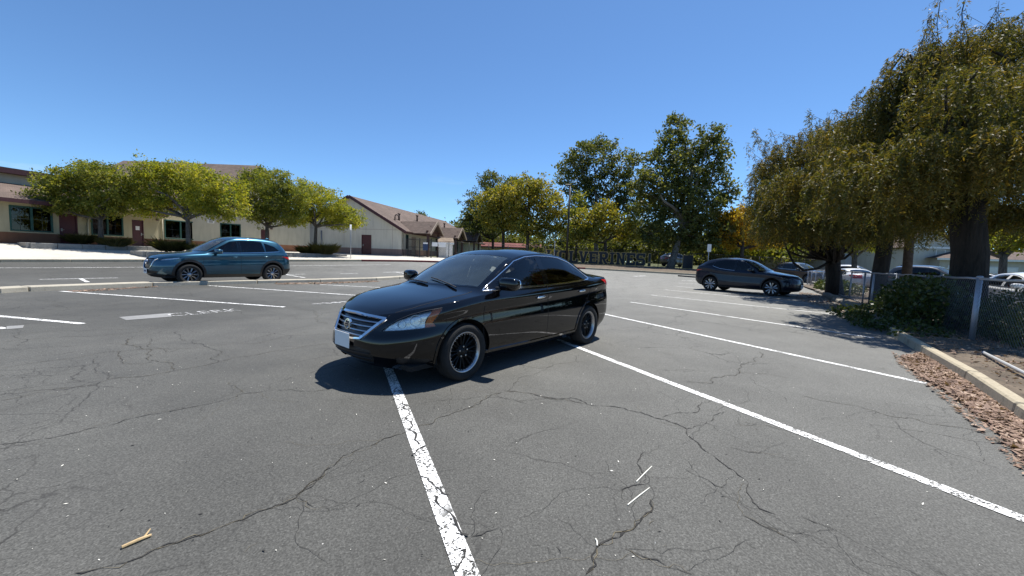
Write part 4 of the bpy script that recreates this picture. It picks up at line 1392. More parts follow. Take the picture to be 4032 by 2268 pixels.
# ------------------------------------------------------------------ storage shed and the low red-roofed building
def simple_house(name, label, px0, px1, d, z0, wall_h, roof_h, depth, wmat, rmat, fmat, over=.4, cat='building', hip=False, yaw=0.0):
    a = at(px0, 1000, d); b = at(px1, 1000, d)
    A, B = np.array(a[:2]), np.array(b[:2])
    m = (A+B)/2; c_, s_ = cos(yaw), sin(yaw)
    A = m + np.array([[c_, -s_], [s_, c_]]) @ (A-m); B = m + np.array([[c_, -s_], [s_, c_]]) @ (B-m)
    w = Wall(A, B, z0)
    root = empty(name, (m[0], m[1], z0))
    mb = MB(); w.box(mb, 0, w.L, z0-.5, z0+wall_h, -depth, 0); mb.build('walls', MAT[wmat], root)
    if roof_h > 0:
        zt, ze2 = z0+wall_h+roof_h, z0+wall_h-.02
        h_ = min(depth/2, w.L/2-.1) if hip else -over
        roof_slab('roof', MAT[rmat], root, [w.P(-over, ze2, over), w.P(w.L+over, ze2, over), w.P(w.L-h_, zt, -depth/2), w.P(h_, zt, -depth/2)], .12)
        roof_slab('roof', MAT[rmat], root, [w.P(w.L+over, ze2, -depth-over), w.P(-over, ze2, -depth-over), w.P(h_, zt, -depth/2-.001), w.P(w.L-h_, zt, -depth/2-.001)], .12)
        if not hip:
            for a_ in (.02, w.L-.02):
                MB().add([w.P(a_, ze2, 0), w.P(a_, ze2, -depth), w.P(a_, zt-.15, -depth/2)], [(0, 1, 2)]).build('gable', MAT[wmat], root)
        else:
            for a_, s2 in ((-over, 1), (w.L+over, -1)):
                MB().add([w.P(a_, ze2, over), w.P(a_, ze2, -depth-over), w.P(h_ if s2 > 0 else w.L-h_, zt, -depth/2)], [(0, 1, 2)]).build('roof', MAT[rmat], root)
    mb = MB(); w.box(mb, -over, w.L+over, z0+wall_h-.24, z0+wall_h-.03, over-.02, over+.04); mb.build('fascia', MAT[fmat], root)
    tag(root, label, cat)
    return root, w
shed, ws_ = simple_house('storage_shed', 'small white storage shed with tan roof behind the black fence', 1728, 1782, 43.5, 1.08, 1.75, .55, 2.2, 'white_wall', 'shingle_tan', 'white_paint', .12, 'shed', yaw=.25)
ws_.panel('door', MAT['white_paint'], shed, ws_.L-.75, ws_.L-.1, 1.1, 2.7, 0, .03)
under(shed)
low, wl = simple_house('low_building', 'low white building with dark red roof behind the trees', 1884, 2125, 72, 1.25, 2.1, .9, 9, 'white_wall', 'shingle_red', 'fascia_maroon', .5)
for a_ in (1.0, 3.6, 6.2): window(wl, low, (a_, a_+1.1, 2.05, 2.75), 1, 1)
under(low)
hall, whl = simple_house('assembly_hall', 'tall hall with broad brown shingle roof rising behind the classroom wing', 250, 835, 39, 1.13, 4.9, 5.0, 14, 'stucco_pale', 'shingle_brown', 'fascia_maroon', .5)
under(hall)
# houses across the street on the right
def face_house(*a, **k):
    r_, w_ = simple_house(*a, **k)
    return r_, w_
hs, wh = simple_house('cream_house', 'cream gabled house between the two thick tree trunks', 3560, 3760, 44, .1, 4.3, 0.0, 9, 'house_cream', 'shingle_brown', 'white_paint', .3, 'house')
mid_ = wh.L * .45
mb = MB(); mb.add([wh.P(-.1, 4.4, 0), wh.P(wh.L+.1, 4.4, 0), wh.P(mid_, 7.0, 0), wh.P(-.1, 4.4, -9), wh.P(wh.L+.1, 4.4, -9), wh.P(mid_, 7.0, -9)], [(0,1,2), (5,4,3), (0,3,4,1)]); mb.build('gable', MAT['house_cream'], hs)
roof_slab('roof', MAT['shingle_brown'], hs, [wh.P(-.5, 4.15, .4), wh.P(-.5, 4.15, -9.3), wh.P(mid_, 7.1, -9.3), wh.P(mid_, 7.1, .4)], .14)
roof_slab('roof', MAT['shingle_brown'], hs, [wh.P(wh.L+.5, 4.15, -9.3), wh.P(wh.L+.5, 4.15, .4), wh.P(mid_+.001, 7.1, .4), wh.P(mid_+.001, 7.1, -9.3)], .14)
wh.panel('garage_door', MAT['garage_white'], hs, .6, 2.6, .1, 2.3, 0, .05)
window(wh, hs, (3.6, 4.7, 3.0, 4.1), 1, 1, 'white_paint')
under(hs)
hb_, wb_ = simple_house('blue_grey_house', 'pale blue-grey two-storey house behind the multi-stemmed tree', 3330, 3520, 50, .15, 5.2, 1.6, 8, 'house_blue', 'shingle_brown', 'white_paint', .4, 'house', True)
window(wb_, hb_, (wb_.L-2.6, wb_.L-1.5, 3.6, 4.8), 2, 1, 'white_paint'); window(wb_, hb_, (1.2, 2.4, 3.6, 4.8), 2, 1, 'white_paint'); wb_.panel('garage_door', MAT['garage_white'], hb_, wb_.L-3.2, wb_.L-.8, .15, 2.3, 0, .05)
under(hb_)
hg, wg = simple_house('garage_row', 'long low garage building with white roll-up doors at the right edge', 3790, 4330, 40, .1, 3.0, 1.2, 7, 'house_cream', 'shingle_brown', 'white_paint', .5, 'house', True, yaw=-.35)
for k in range(5):
    g_ = wg.panel('garage_door', MAT['garage_white'], hg, .7+k*3.1, 3.2+k*3.1, .1, 2.3, 0, .05)
    for j in range(4): wg.panel('door_panel', MAT['white_paint'], g_, .85+k*3.1, 3.05+k*3.1, .2+j*.52, .62+j*.52, .052, .066)
under(hg)
fh, wf_ = simple_house('tan_house', 'tan low house glimpsed behind the yellow tree', 2860, 3130, 62, .9, 2.8, 1.5, 8, 'house_cream', 'shingle_brown', 'white_paint', .5, 'house', True)
window(wf_, fh, (1.5, 2.8, 1.9, 3.0), 2, 1, 'white_paint'); window(wf_, fh, (6.0, 7.4, 1.9, 3.0), 2, 1, 'white_paint')
under(fh)

# planters along the front
def planter(label, pts, h, w=.3):
    root = empty('planter', (pts[0][0], pts[0][1], pts[0][2]))
    n = len(pts)
    for i in range(n):
        a, b = np.array(pts[i]), np.array(pts[(i+1) % n])
        L = np.linalg.norm((b-a)[:2]); k = max(1, round(L/1.1))
        for j in range(k):
            p, q = a + (b-a)*(j+.008)/k, a + (b-a)*(j+1-.008)/k
            d = (q-p)[:2]; d /= np.linalg.norm(d); m_ = np.array([-d[1], d[0]])*w/2
            f = lambda v, s_, z: (v[0]+m_[0]*s_, v[1]+m_[1]*s_, v[2]+z)
            MB().hexa([f(p,-1,-.3), f(q,-1,-.3), f(q,1,-.3), f(p,1,-.3)], [f(p,-1,h), f(q,-1,h), f(q,1,h), f(p,1,h)]).build('planter_block', MAT['planter_concrete'], root, bevel=.02)
    MB().add([(p[0], p[1], p[2]+h-.08) for p in pts], [tuple(range(n))]).build('planter_soil', MAT['soil'], root)
    under(root)
    tag(root, label, 'planter', 'concrete planters in front of the classrooms')
    return root
def plaza_z(x, y):
    """height of the pavement between kerb and wall"""
    best = None
    for i in range(len(PA)-1):
        a, b = np.array(PA[i]), np.array(PA[i+1]); c, d = np.array(BP[i]), np.array(BP[i+1])
        for t in np.linspace(0, 1, 6):
            k = a + (b-a)*t; w = c + (d-c)*t
            e = (w-k)[:2]; L = np.linalg.norm(e); e /= L
            v = np.array([x, y]) - k[:2]
            s_ = v @ e; off = abs(v[0]*e[1]-v[1]*e[0])
            if best is None or off < best[0]: best = (off, k[2] + (w[2]-k[2])*min(max(s_/L, -.1), 1.2))
    return best[1]
def plz(x, y): return (x, y, plaza_z(x, y))
def pl_hit(px, py):
    """point of the pavement seen at a photo pixel"""
    r = ray(px, py); t = 15.0
    while t < 60:
        p = CAM + r*t
        if p[2] < plaza_z(p[0], p[1]): return p
        t += .1
    return p
# ------------------------------------------------------------------ vegetation
def leaf_mat(name, cols, trans=.45, rough=.55):
    m = bpy.data.materials.new(name); m.use_nodes = True
    nt = m.node_tree; nt.nodes.clear()
    o = nt.nodes.new('ShaderNodeOutputMaterial')
    geo = nt.nodes.new('ShaderNodeNewGeometry')
    big = noise(nt, coords(nt), .8, 3, .5)
    ad = N(nt, 'ShaderNodeMath', operation='MULTIPLY_ADD'); nt.links.new(geo.outputs['Random Per Island'], ad.inputs[0]); ad.inputs[1].default_value = .6
    ml = N(nt, 'ShaderNodeMath', operation='MULTIPLY_ADD'); nt.links.new(big, ml.inputs[0]); ml.inputs[1].default_value = .9; ml.inputs[2].default_value = -.22
    nt.links.new(ml.outputs[0], ad.inputs[2])
    n = len(cols)
    c = ramp(nt, ad.outputs[0], [(i/(n-1), cc) for i, cc in enumerate(cols)])
    d = nt.nodes.new('ShaderNodeBsdfPrincipled'); d.inputs['Roughness'].default_value = rough; d.inputs['Specular IOR Level'].default_value = .35
    nt.links.new(c, d.inputs['Base Color'])
    t = nt.nodes.new('ShaderNodeBsdfTranslucent')
    tc = mixc(nt, 1.0, c, (1.5, 1.45, .6), 'MULTIPLY')
    nt.links.new(tc, t.inputs[0])
    mx = nt.nodes.new('ShaderNodeMixShader'); mx.inputs[0].default_value = trans
    nt.links.new(d.outputs[0], mx.inputs[1]); nt.links.new(t.outputs[0], mx.inputs[2])
    nt.links.new(mx.outputs[0], o.inputs[0])
    MAT[name] = m
    return m
leaf_mat('leaf_lime', [(.085, .122, .020), (.17, .21, .025), (.30, .29, .035), (.44, .38, .062)], .5)
leaf_mat('leaf_mid', [(.066, .096, .020), (.12, .152, .026), (.20, .205, .034), (.31, .28, .052)], .48)
leaf_mat('leaf_dark', [(.040, .056, .018), (.070, .088, .024), (.125, .135, .036), (.22, .21, .065)], .42)
leaf_mat('leaf_olive', [(.080, .098, .020), (.14, .15, .026), (.25, .22, .034), (.36, .27, .040)], .48)
leaf_mat('leaf_yellow', [(.18, .155, .022), (.32, .24, .025), (.44, .28, .026), (.48, .23, .022)], .48)
leaf_mat('leaf_bronze', [(.046, .060, .016), (.080, .084, .020), (.130, .108, .024), (.24, .155, .030)], .42)
leaf_mat('leaf_grass', [(.055, .065, .02), (.10, .10, .03), (.21, .18, .08)])
leaf_mat('leaf_ivy', [(.022, .038, .010), (.036, .060, .014), (.065, .085, .02), (.14, .14, .045)], .3, .4)
leaf_mat('litter_leaf', [(.075, .048, .036), (.18, .115, .085), (.33, .225, .165), (.52, .41, .31)], .1, .8)
def bark(name, col, sc=1.0):
    m, nt, b = nodes_of(name)
    co = coords(nt, (6*sc, 6*sc, 1.1*sc))
    n1 = noise(nt, co, 3.0, 7, .65); n2 = noise(nt, coords(nt), 1.2, 3)
    c = ramp(nt, n1, [(.35, tuple(x*.4 for x in col)), (.62, tuple(x*1.2 for x in col))])
    c = mixc(nt, 1.0, c, ramp(nt, n2, [(.3, .75), (.7, 1.15)]), 'MULTIPLY')
    nt.links.new(c, b.inputs['Base Color']); b.inputs['Roughness'].default_value = .95
    bump(nt, n1, .9, .05, b)
    MAT[name] = m
bark('bark_grey', (.12, .105, .09)); bark('bark_brown', (.07, .052, .040)); bark('bark_pale', (.22, .20, .17)); bark('bark_old', (.030, .023, .018), .8)

def leaves(C, size, asp, droop=.3, out=None):
    """one folded leaf (quad) per centre in C; random facing, tilted downward"""
    n = len(C)
    a = rng.normal(size=(n, 3)); a[:, 2] -= droop
    a /= np.linalg.norm(a, axis=1, keepdims=True)
    b = rng.normal(size=(n, 3)); b -= (b*a).sum(1, keepdims=True)*a
    b /= np.linalg.norm(b, axis=1, keepdims=True)
    s = size * rng.uniform(.6, 1.35, (n, 1))
    w = s * asp
    V = np.stack([C, C + a*s*.45 + b*w*.5, C + a*s, C + a*s*.45 - b*w*.5], 1)
    return V.reshape(-1, 3)
def rand_unit(n):
    v = rng.normal(size=(n, 3)); return v / np.linalg.norm(v, axis=1, keepdims=True)
def limb(mb, p, q, r0, r1, n=6, wob=.08, seg=7):
    p, q = np.array(p, float), np.array(q, float)
    L = np.linalg.norm(q-p)
    pts = []
    o = rng.normal(size=3)*wob*L; o2 = rng.normal(size=3)*wob*L*.6
    for i in range(n+1):
        t = i/n
        pts.append(tuple(p + (q-p)*t + o*math.sin(pi*t) + o2*math.sin(2*pi*t)))
    mb.tube(pts, [r0 + (r1-r0)*(i/n) for i in range(n+1)], seg)
    return pts
def tree(name, label, base, blobs, lmat, bmat, trunk_r, fork, leaf=.16, asp=.55, dens=1.0, clump=.42, group=None, stems=1, bare=0, lean=(0, 0), hollow=.55, cat='tree', droop=.35):
    """blobs: (x, y, z, rx, rz); leaves gather in clumps spread through the outer part of every blob"""
    base = np.array(base, float)
    root = empty(name, tuple(base))
    W = MB()
    fk = np.array(fork, float)
    mid = base + (fk-base)*.5 + np.append(np.array(lean), 0)
    pts = [base - [0, 0, .15], base + (mid-base)*.15, mid, fk]
    W.tube([tuple(p) for p in pts], [trunk_r*1.5, trunk_r*1.12, trunk_r*.95, trunk_r*.82], 10)
    Cs = []
    per = 26
    for (x, y, z, rx, rz) in blobs:
        c = np.array([x, y, z])
        limb(W, fk - (fk-base)*.12*rng.random(), c + [0, 0, -rz*.25], trunk_r*.62, trunk_r*.16)
        nl = dens * 4*pi*rx*(rx+rz)/2 / (leaf*leaf*asp*.5)
        nc = max(5, int(nl / per))
        d = rand_unit(nc)
        rad = (hollow + (1-hollow)*rng.random((nc, 1))) * (1 + .16*rng.normal(size=(nc, 1)))
        cc = c + d * rad * np.array([rx, rx, rz])
        for k in range(min(nc, 9)):
            limb(W, c + [0, 0, -rz*.2], cc[rng.integers(nc)], trunk_r*.18, .012, 4, .1, 5)
        Cs.append(cc)
    for k in range(bare):
        x, y, z, rx, rz = blobs[rng.integers(len(blobs))]
        c = np.array([x, y, z]); d = rand_unit(1)[0]; d[2] = abs(d[2])*.8 + .4; d /= np.linalg.norm(d)
        limb(W, c, c + d*np.array([rx, rx, rz])*1.22, .03, .006, 5, .06, 4)
    Cs = np.concatenate(Cs)
    L = np.repeat(Cs, per, 0) + rng.normal(size=(len(Cs)*per, 3)) * np.array([clump*.45, clump*.45, clump*.32])
    me = quads_mesh('crown', leaves(L, leaf, asp, droop))
    co = link('crown', me, root, MAT[lmat])
    wd = W.build('trunk', MAT[bmat], root, True, fix=False)
    for o in (co, wd):
        o.matrix_parent_inverse = Matrix.Translation(Vector(base)).inverted()
    tag(root, label, cat, group)
    return root
def px_blobs(lst, d, dj=0.0):
    """lst of (px, py, rpx, rpy) in photo pixels at depth d"""
    out = []
    for i, b in enumerate(lst):
        dd = d + (b[4] if len(b) > 4 else dj*random.uniform(-1, 1))
        p = at(b[0], b[1], dd)
        out.append((p[0], p[1], p[2], b[2]*dd/FPX, b[3]*dd/FPX))
    return out
D = 1.5652
def B_(lst): return [tuple(v*D for v in b[:4]) + tuple(b[4:]) for b in lst]
SG = 'young shade trees in the planters before the classrooms'
def school_tree(label, tx, ty, d, bl, lm, **k):
    base = at(tx*D, ty*D, d); base[2] = plaza_z(base[0], base[1]) + .2
    blobs = px_blobs(B_(bl), d, .9)
    fx, fy = k.pop('fork')
    tree('shade_tree', label, base, blobs, lm, 'bark_grey', .15, at(fx*D, fy*D, d), leaf=.165, asp=.5, clump=.36, dens=.95, group=SG, hollow=.5, **k)
school_tree('wide leafy tree left of the others, its trunk before the second window', 255, 622, 27.2, [(120, 500, 52, 32), (150, 462, 50, 34), (200, 440, 52, 32), (255, 440, 52, 32), (290, 470, 50, 40), (215, 495, 62, 38), (265, 520, 48, 32), (300, 512, 36, 30), (165, 520, 44, 22)], 'leaf_mid', fork=(252, 545), bare=4)
school_tree('bright lime tree above the blue crossover, tallest of the row', 475, 622, 27.6, [(372, 430, 42, 30), (350, 480, 40, 40), (410, 455, 48, 44), (465, 440, 52, 36), (455, 490, 56, 44), (520, 455, 44, 36), (510, 505, 46, 36), (575, 475, 42, 34), (590, 515, 36, 28), (395, 515, 40, 30), (360, 520, 32, 26), (555, 535, 34, 22)], 'leaf_lime', fork=(472, 545), bare=7)
school_tree('rounded olive green tree beside the sunlit end wall', 670, 628, 32.0, [(650, 450, 44, 30), (700, 460, 44, 34), (640, 490, 44, 38), (690, 510, 48, 36), (740, 500, 42, 36), (660, 540, 40, 26), (725, 545, 36, 24), (610, 520, 26, 30)], 'leaf_mid', fork=(672, 565), bare=3)
school_tree('small lime tree at the end of the row near the gabled block', 792, 630, 35.0, [(760, 480, 36, 30), (800, 490, 40, 28), (780, 525, 42, 32), (830, 515, 40, 32), (870, 540, 36, 26), (845, 555, 36, 22), (895, 560, 24, 16), (750, 545, 30, 24)], 'leaf_lime', fork=(795, 568), bare=2)
# planters below them and their shrubs
def around(cx_, cy_, e, hl, hw_):
    e = np.array(e)/np.linalg.norm(e); n = np.array([-e[1], e[0]])
    pts = [np.array([cx_, cy_]) + e*a + n*b for a, b in ((-hl, -hw_), (hl, -hw_), (hl, hw_), (-hl, hw_))]
    z = min(plaza_z(*p) for p in pts)
    return [(p[0], p[1], z) for p in pts]
def base_of(tx, ty, d):
    p = at(tx*D, ty*D, d); return p[0], p[1]
for (tx, d, hl, lab) in ((250, 27.2, 3.3, 'low concrete planter under the leftmost shade tree'), (470, 27.6, 2.6, 'low concrete planter behind the hood of the blue crossover'), (690, 32.0, 2.6, 'low concrete planter behind the tail of the blue crossover'), (790, 35.0, 2.6, 'low concrete planter by the gabled block, with a rounded shrub in it')):
    x, y = base_of(tx, 622, d)
    planter(lab, around(x, y, dirA + np.array([.25, 0]), hl, 1.0), .34)
def shrub(name, label, c, rx, rz, lmat, leaf=.2, asp=.12, n=2600, grassy=True, group=None, cat='shrub'):
    c = np.array(c, float)
    root = empty(name, tuple(c))
    if grassy:
        m = n
        a = rng.uniform(0, 2*pi, m); r = rx*np.sqrt(rng.random(m))*.6
        b0 = np.stack([c[0] + r*np.cos(a), c[1] + r*np.sin(a), np.full(m, c[2])], 1)
        dr = np.stack([np.cos(a)*rng.uniform(.1, .9, m), np.sin(a)*rng.uniform(.1, .9, m), np.ones(m)], 1) + rng.normal(size=(m, 3))*.2
        h = rz*rng.uniform(.6, 1.2, (m, 1))
        t1 = b0 + dr*h*.6; t2 = b0 + dr*h*np.array([1.25, 1.25, .95])
        s_ = np.stack([-np.sin(a), np.cos(a), np.zeros(m)], 1)*.022
        V = np.stack([b0 - s_, b0 + s_, t1 + s_*.8, t2, t1 - s_*.8], 1).reshape(-1, 3)
        me = quads_mesh('foliage', V, 5)
    else:
        d = rand_unit(n); d[:, 2] = np.abs(d[:, 2])
        C = c + d*np.array([rx, rx, rz])*(.55 + .5*rng.random((n, 1)))
        me = quads_mesh('foliage', leaves(C, leaf, asp, .0))
    o = link('foliage', me, root, MAT[lmat])
    W = MB()
    for k in range(5):
        d = rand_unit(1)[0]; d[2] = abs(d[2]) + .5
        limb(W, c - [0, 0, .1], c + d/np.linalg.norm(d)*np.array([rx, rx, rz])*.7, .025, .008, 4, .1, 5)
    w = W.build('stem', MAT['bark_brown'], root, fix=False)
    for q in (o, w): q.matrix_parent_inverse = Matrix.Translation(Vector(c)).inverted()
    tag(root, label, cat, group)
GS = 'tufted plants in the planters'
for (tx, ty, d, rx, rz, lab) in ((205, 618, 27.0, .8, .5, 'dark tufted plant by the second maroon door'), (290, 618, 27.3, .85, .5, 'dark tufted plant right of the leftmost trunk'), (430, 622, 27.4, 1.0, .65, 'large tufted grass left of the lime tree trunk'), (505, 622, 27.8, .8, .5, 'tufted grass right of the lime tree trunk'), (815, 628, 35.0, 1.1, .75, 'rounded shrub beside the small lime tree'), (772, 628, 34.6, .8, .5, 'low shrub at the foot of the small lime tree')):
    p = at(tx*D, ty*D, d); p[2] = plaza_z(p[0], p[1]) + .22
    shrub('tufted_plant', lab, p, rx, rz, 'leaf_grass', group=GS)

# ------------------------------------------------------------------ trees beyond the far kerb
CG = 'trees behind the far fence'
def far_tree(label, tx, d, bl, lm, bm='bark_brown', fork=None, r=.22, leaf=.30, clump=.62, dens=.95, **k):
    b = at(tx*D, 640*D, d); b[2] = ground_z(b[0], b[1])
    tree('tree', label, b, px_blobs(B_(bl), d, k.pop('dj', 1.6)), lm, bm, r, at(fork[0]*D, fork[1]*D, d), leaf=leaf, asp=.6, clump=clump, dens=dens, group=CG, **k)
far_tree('dark green tree behind the yellow-green pair, nearest the porches', 1240, 60, [(1235, 460, 34, 30), (1200, 520, 36, 36), (1245, 500, 40, 40), (1190, 560, 30, 34), (1240, 560, 44, 40), (1290, 470, 30, 30), (1290, 540, 40, 40)], 'leaf_dark', fork=(1240, 600))
far_tree('yellow-green broad tree with the left of two close trunks', 1266, 50, [(1240, 505, 44, 28), (1225, 535, 34, 24), (1275, 490, 42, 30), (1290, 530, 46, 34), (1245, 560, 36, 22), (1300, 565, 36, 22)], 'leaf_olive', fork=(1266, 580))
far_tree('yellow-green broad tree with the right of two close trunks', 1326, 48, [(1330, 465, 40, 28), (1310, 500, 44, 34), (1365, 490, 42, 34), (1395, 520, 36, 36), (1350, 535, 46, 34), (1400, 560, 28, 28), (1370, 580, 34, 20), (1320, 572, 30, 18)], 'leaf_olive', fork=(1328, 585), bare=6)
far_tree('tall open-crowned plane tree right of the light pole', 1500, 53, [(1460, 385, 44, 32), (1520, 380, 44, 34), (1440, 420, 42, 32), (1500, 425, 50, 38), (1560, 420, 40, 38), (1450, 460, 40, 30), (1520, 470, 50, 40), (1575, 480, 40, 40), (1470, 505, 44, 34), (1550, 520, 46, 36), (1500, 365, 26, 16), (1425, 445, 26, 18), (1600, 450, 34, 34), (1610, 520, 40, 36), (1590, 400, 26, 24)], 'leaf_dark', 'bark_pale', fork=(1500, 560), r=.3, dens=.62, leaf=.34, clump=.62)
far_tree('tallest dark plane tree with pale leaning trunk beside the lettered fence', 1688, 46, [(1705, 315, 32, 26), (1785, 340, 34, 34), (1690, 355, 40, 34), (1740, 380, 46, 38), (1800, 390, 40, 40), (1665, 400, 44, 34), (1720, 430, 56, 44), (1790, 450, 50, 44), (1650, 450, 46, 40), (1690, 490, 56, 46), (1760, 510, 60, 46), (1810, 530, 34, 40), (1650, 520, 50, 44), (1700, 560, 60, 40), (1770, 570, 50, 36), (1640, 580, 40, 34), (1690, 605, 56, 26), (1760, 612, 50, 24), (1815, 580, 36, 34), (1835, 480, 26, 28), (1610, 470, 30, 34)], 'leaf_dark', 'bark_pale', fork=(1725, 545), r=.38, dens=.85, leaf=.34, clump=.65)
far_tree('low yellow-green tree below the tall plane tree', 1528, 46, [(1470, 555, 40, 30), (1520, 535, 40, 28), (1560, 560, 38, 30), (1500, 580, 46, 26), (1445, 585, 28, 24), (1580, 590, 30, 22)], 'leaf_olive', fork=(1522, 605))
far_tree('slim green tree just right of the light pole', 1450, 47, [(1450, 510, 26, 26), (1440, 550, 28, 30), (1460, 580, 30, 24)], 'leaf_mid', fork=(1450, 610), r=.14)
far_tree('golden yellow tree behind the slate crossover', 1868, 44, [(1830, 555, 40, 24), (1870, 545, 42, 24), (1815, 585, 30, 24), (1860, 585, 46, 26), (1910, 570, 36, 30), (1895, 605, 40, 22), (1840, 612, 30, 16), (1940, 600, 30, 26)], 'leaf_yellow', fork=(1868, 620), leaf=.32)
for i, (tx, d, top, w, lm, lab) in enumerate([(1160, 74, 565, 40, 'leaf_dark', 'dark tree beyond the far end of the classroom roofs'), (1410, 66, 580, 70, 'leaf_dark', 'dense dark tree behind the light pole'), (1600, 70, 560, 90, 'leaf_dark', 'dense dark tree filling the gap between the two plane trees'), (1720, 64, 590, 90, 'leaf_dark', 'dark low tree behind the tallest plane tree'), (1840, 60, 560, 70, 'leaf_mid', 'green tree behind the golden tree'), (1985, 58, 570, 90, 'leaf_mid', 'green tree left of the weeping trees'), (2110, 62, 575, 80, 'leaf_mid', 'green tree behind the multi-stemmed weeping tree')]):
    far_tree(lab, tx, d, [(tx - w*.5, top+40, w*.6, 34), (tx + w*.5, top+38, w*.6, 36), (tx, top+22, w*.6, 32), (tx, top+62, w, 30)], lm, fork=(tx, top+66), dens=.8, leaf=.42, clump=.9)
for (tx, ty, d, s_, lab) in ((1060, 542, 120, 14, 'distant treetop just above the long shingle roof'), (960, 528, 120, 12, 'distant treetop left above the long shingle roof')):
    far_tree(lab, tx, d, [(tx, ty, s_, s_*.7), (tx+8, ty+8, s_, s_*.7)], 'leaf_dark', fork=(tx, ty+12), leaf=.5, clump=.9)
# wood closing the view behind everything
V = []
for i in range(1500):
    px = rng.uniform(1150, 3300); d = rng.uniform(78, 100)
    p = at(px, 1000, d); h = 5.5 + 2.5*math.sin(px*.011) + 1.5*math.sin(px*.031)
    c = np.array([p[0], p[1], 1.0 + h*rng.random()**.8])
    V.append(c + rng.normal(size=(46, 3))*np.array([1.0, 1.0, .8]))
tag(link('far_wood', quads_mesh('far_wood', leaves(np.concatenate(V), .75, .6, .2)), None, MAT['leaf_dark']), 'dark band of distant woodland behind the school fence', kind='stuff')
# roadside trees across the street
for (tx, d, bl, lm, lab) in ((2150, 34, [(2140, 600, 44, 26), (2175, 585, 34, 26), (2110, 615, 32, 22), (2190, 612, 24, 18)], 'leaf_lime', 'small bright green street tree between the weeping tree trunks'), (2525, 27, [(2500, 560, 50, 46), (2560, 560, 56, 50), (2470, 590, 34, 30), (2530, 600, 60, 34), (2600, 590, 60, 50), (2440, 560, 36, 30)], 'leaf_lime', 'green street tree with pale trunk before the garages')):
    b = at(tx*D, 690*D, d); b[2] = .1
    tree('street_tree', lab, b, px_blobs(B_(bl), d, .8), lm, 'bark_grey', .22, at(tx*D, 640*D, d), leaf=.22, clump=.5, dens=.9)

# ------------------------------------------------------------------ weeping trees along the right fence
def weeping(name, label, trunk, limbs, blobs, nstr, leaf, length, lmat='leaf_bronze', seed=3, r=.4, wisps=()):
    base = np.array(trunk[0], float)
    root = empty(name, tuple(base))
    W = MB()
    W.tube([tuple(p) for p, _ in trunk_pts(trunk, r)], [q for _, q in trunk_pts(trunk, r)], 14)
    for (p, q, r0) in limbs: limb(W, p, q, r0, r0*.35, 8, .05, 8)
    V = []
    tot = sum(b[3]*b[3] for b in blobs)
    for (x, y, z, rx, rz) in blobs:
        c = np.array([x, y, z])
        k = int(nstr * rx*rx / tot)
        for j in range(5 if z > trunk[-1][2] + .6 else 0):
            d = rand_unit(1)[0]; d[2] = abs(d[2])*.7
            limb(W, np.array(trunk[-1]) , c + d*np.array([rx, rx, rz])*.75, r*.22, .02, 7, .09, 5)
        d = rand_unit(k); d[:, 2] = d[:, 2]*.75 + .30
        d /= np.linalg.norm(d, axis=1, keepdims=True)
        s0 = c + d*np.array([rx, rx, rz])*(.48 + .60*rng.random((k, 1))**.8 + .22*(rng.random((k, 1)) < .12))
        outw = d*np.array([1, 1, 0])
        nl = 19
        Ls = length*rng.uniform(.45, 1.35, k)
        for i in range(k):
            L = Ls[i]
            t = np.linspace(0, 1, nl)[:, None]
            sw = rng.normal(size=2)*.10
            pts = s0[i] + outw[i]*L*(.38*t - .10*t*t) + np.stack([sw[0]*t[:, 0]**2, sw[1]*t[:, 0]**2, -L*(t[:, 0]**1.35) + .10*L*t[:, 0]*(1-t[:, 0])], 1)
            pts = np.repeat(pts, 2, 0) + rng.normal(size=(nl*2, 3))*.012
            V.append(pts)
    for (p, q, n) in wisps:
        # bare twigs with hanging tips beyond the outline
        for j in range(n):
            a = np.array(p) + rng.normal(size=3)*.15; b = np.array(q) + rng.normal(size=3)*.5
            pts = limb(W, a, b, .013, .004, 7, .05, 4)
            for m in range(9):
                s_ = np.array(pts[rng.integers(2, 8)])
                e = s_ + np.array([rng.normal()*.2, rng.normal()*.2, -rng.uniform(.4, 1.0)])
                limb(W, s_, e, .005, .002, 4, .08, 3)
                V.append(s_ + (e - s_)*rng.random((34, 1)) + rng.normal(size=(34, 3))*.05)
    C = np.concatenate(V)
    n = len(C)
    a = rng.normal(size=(n, 3))*np.array([.8, .8, .35]); a[:, 2] -= .75
    a /= np.linalg.norm(a, axis=1, keepdims=True)
    b = rng.normal(size=(n, 3)); b -= (b*a).sum(1, keepdims=True)*a; b /= np.linalg.norm(b, axis=1, keepdims=True)
    s_ = leaf*rng.uniform(.6, 1.4, (n, 1))
    Q = np.stack([C, C + a*s_*.4 + b*s_*.12, C + a*s_, C + a*s_*.4 - b*s_*.12], 1).reshape(-1, 3)
    co = link('crown', quads_mesh('crown', Q), root, MAT[lmat])
    wd = W.build('trunk', MAT['bark_old'], root, True, fix=False)
    for o in (co, wd): o.matrix_parent_inverse = Matrix.Translation(Vector(base)).inverted()
    tag(root, label, 'tree', 'weeping trees along the right fence')
def trunk_pts(trunk, r):
    n = len(trunk)
    rr = [r*1.22] + [r*1.05 + (r*.9 - r*1.05)*i/(n-1) for i in range(1, n)]
    return list(zip([tuple(t) for t in trunk], rr))
d1_ = 9.4
t1 = [at(2425*D, 905*D, d1_), at(2432*D, 760*D, d1_), at(2440*D, 640*D, d1_), at(2435*D, 560*D, d1_), at(2440*D, 470*D, d1_)]
t1[0][2] = -.05
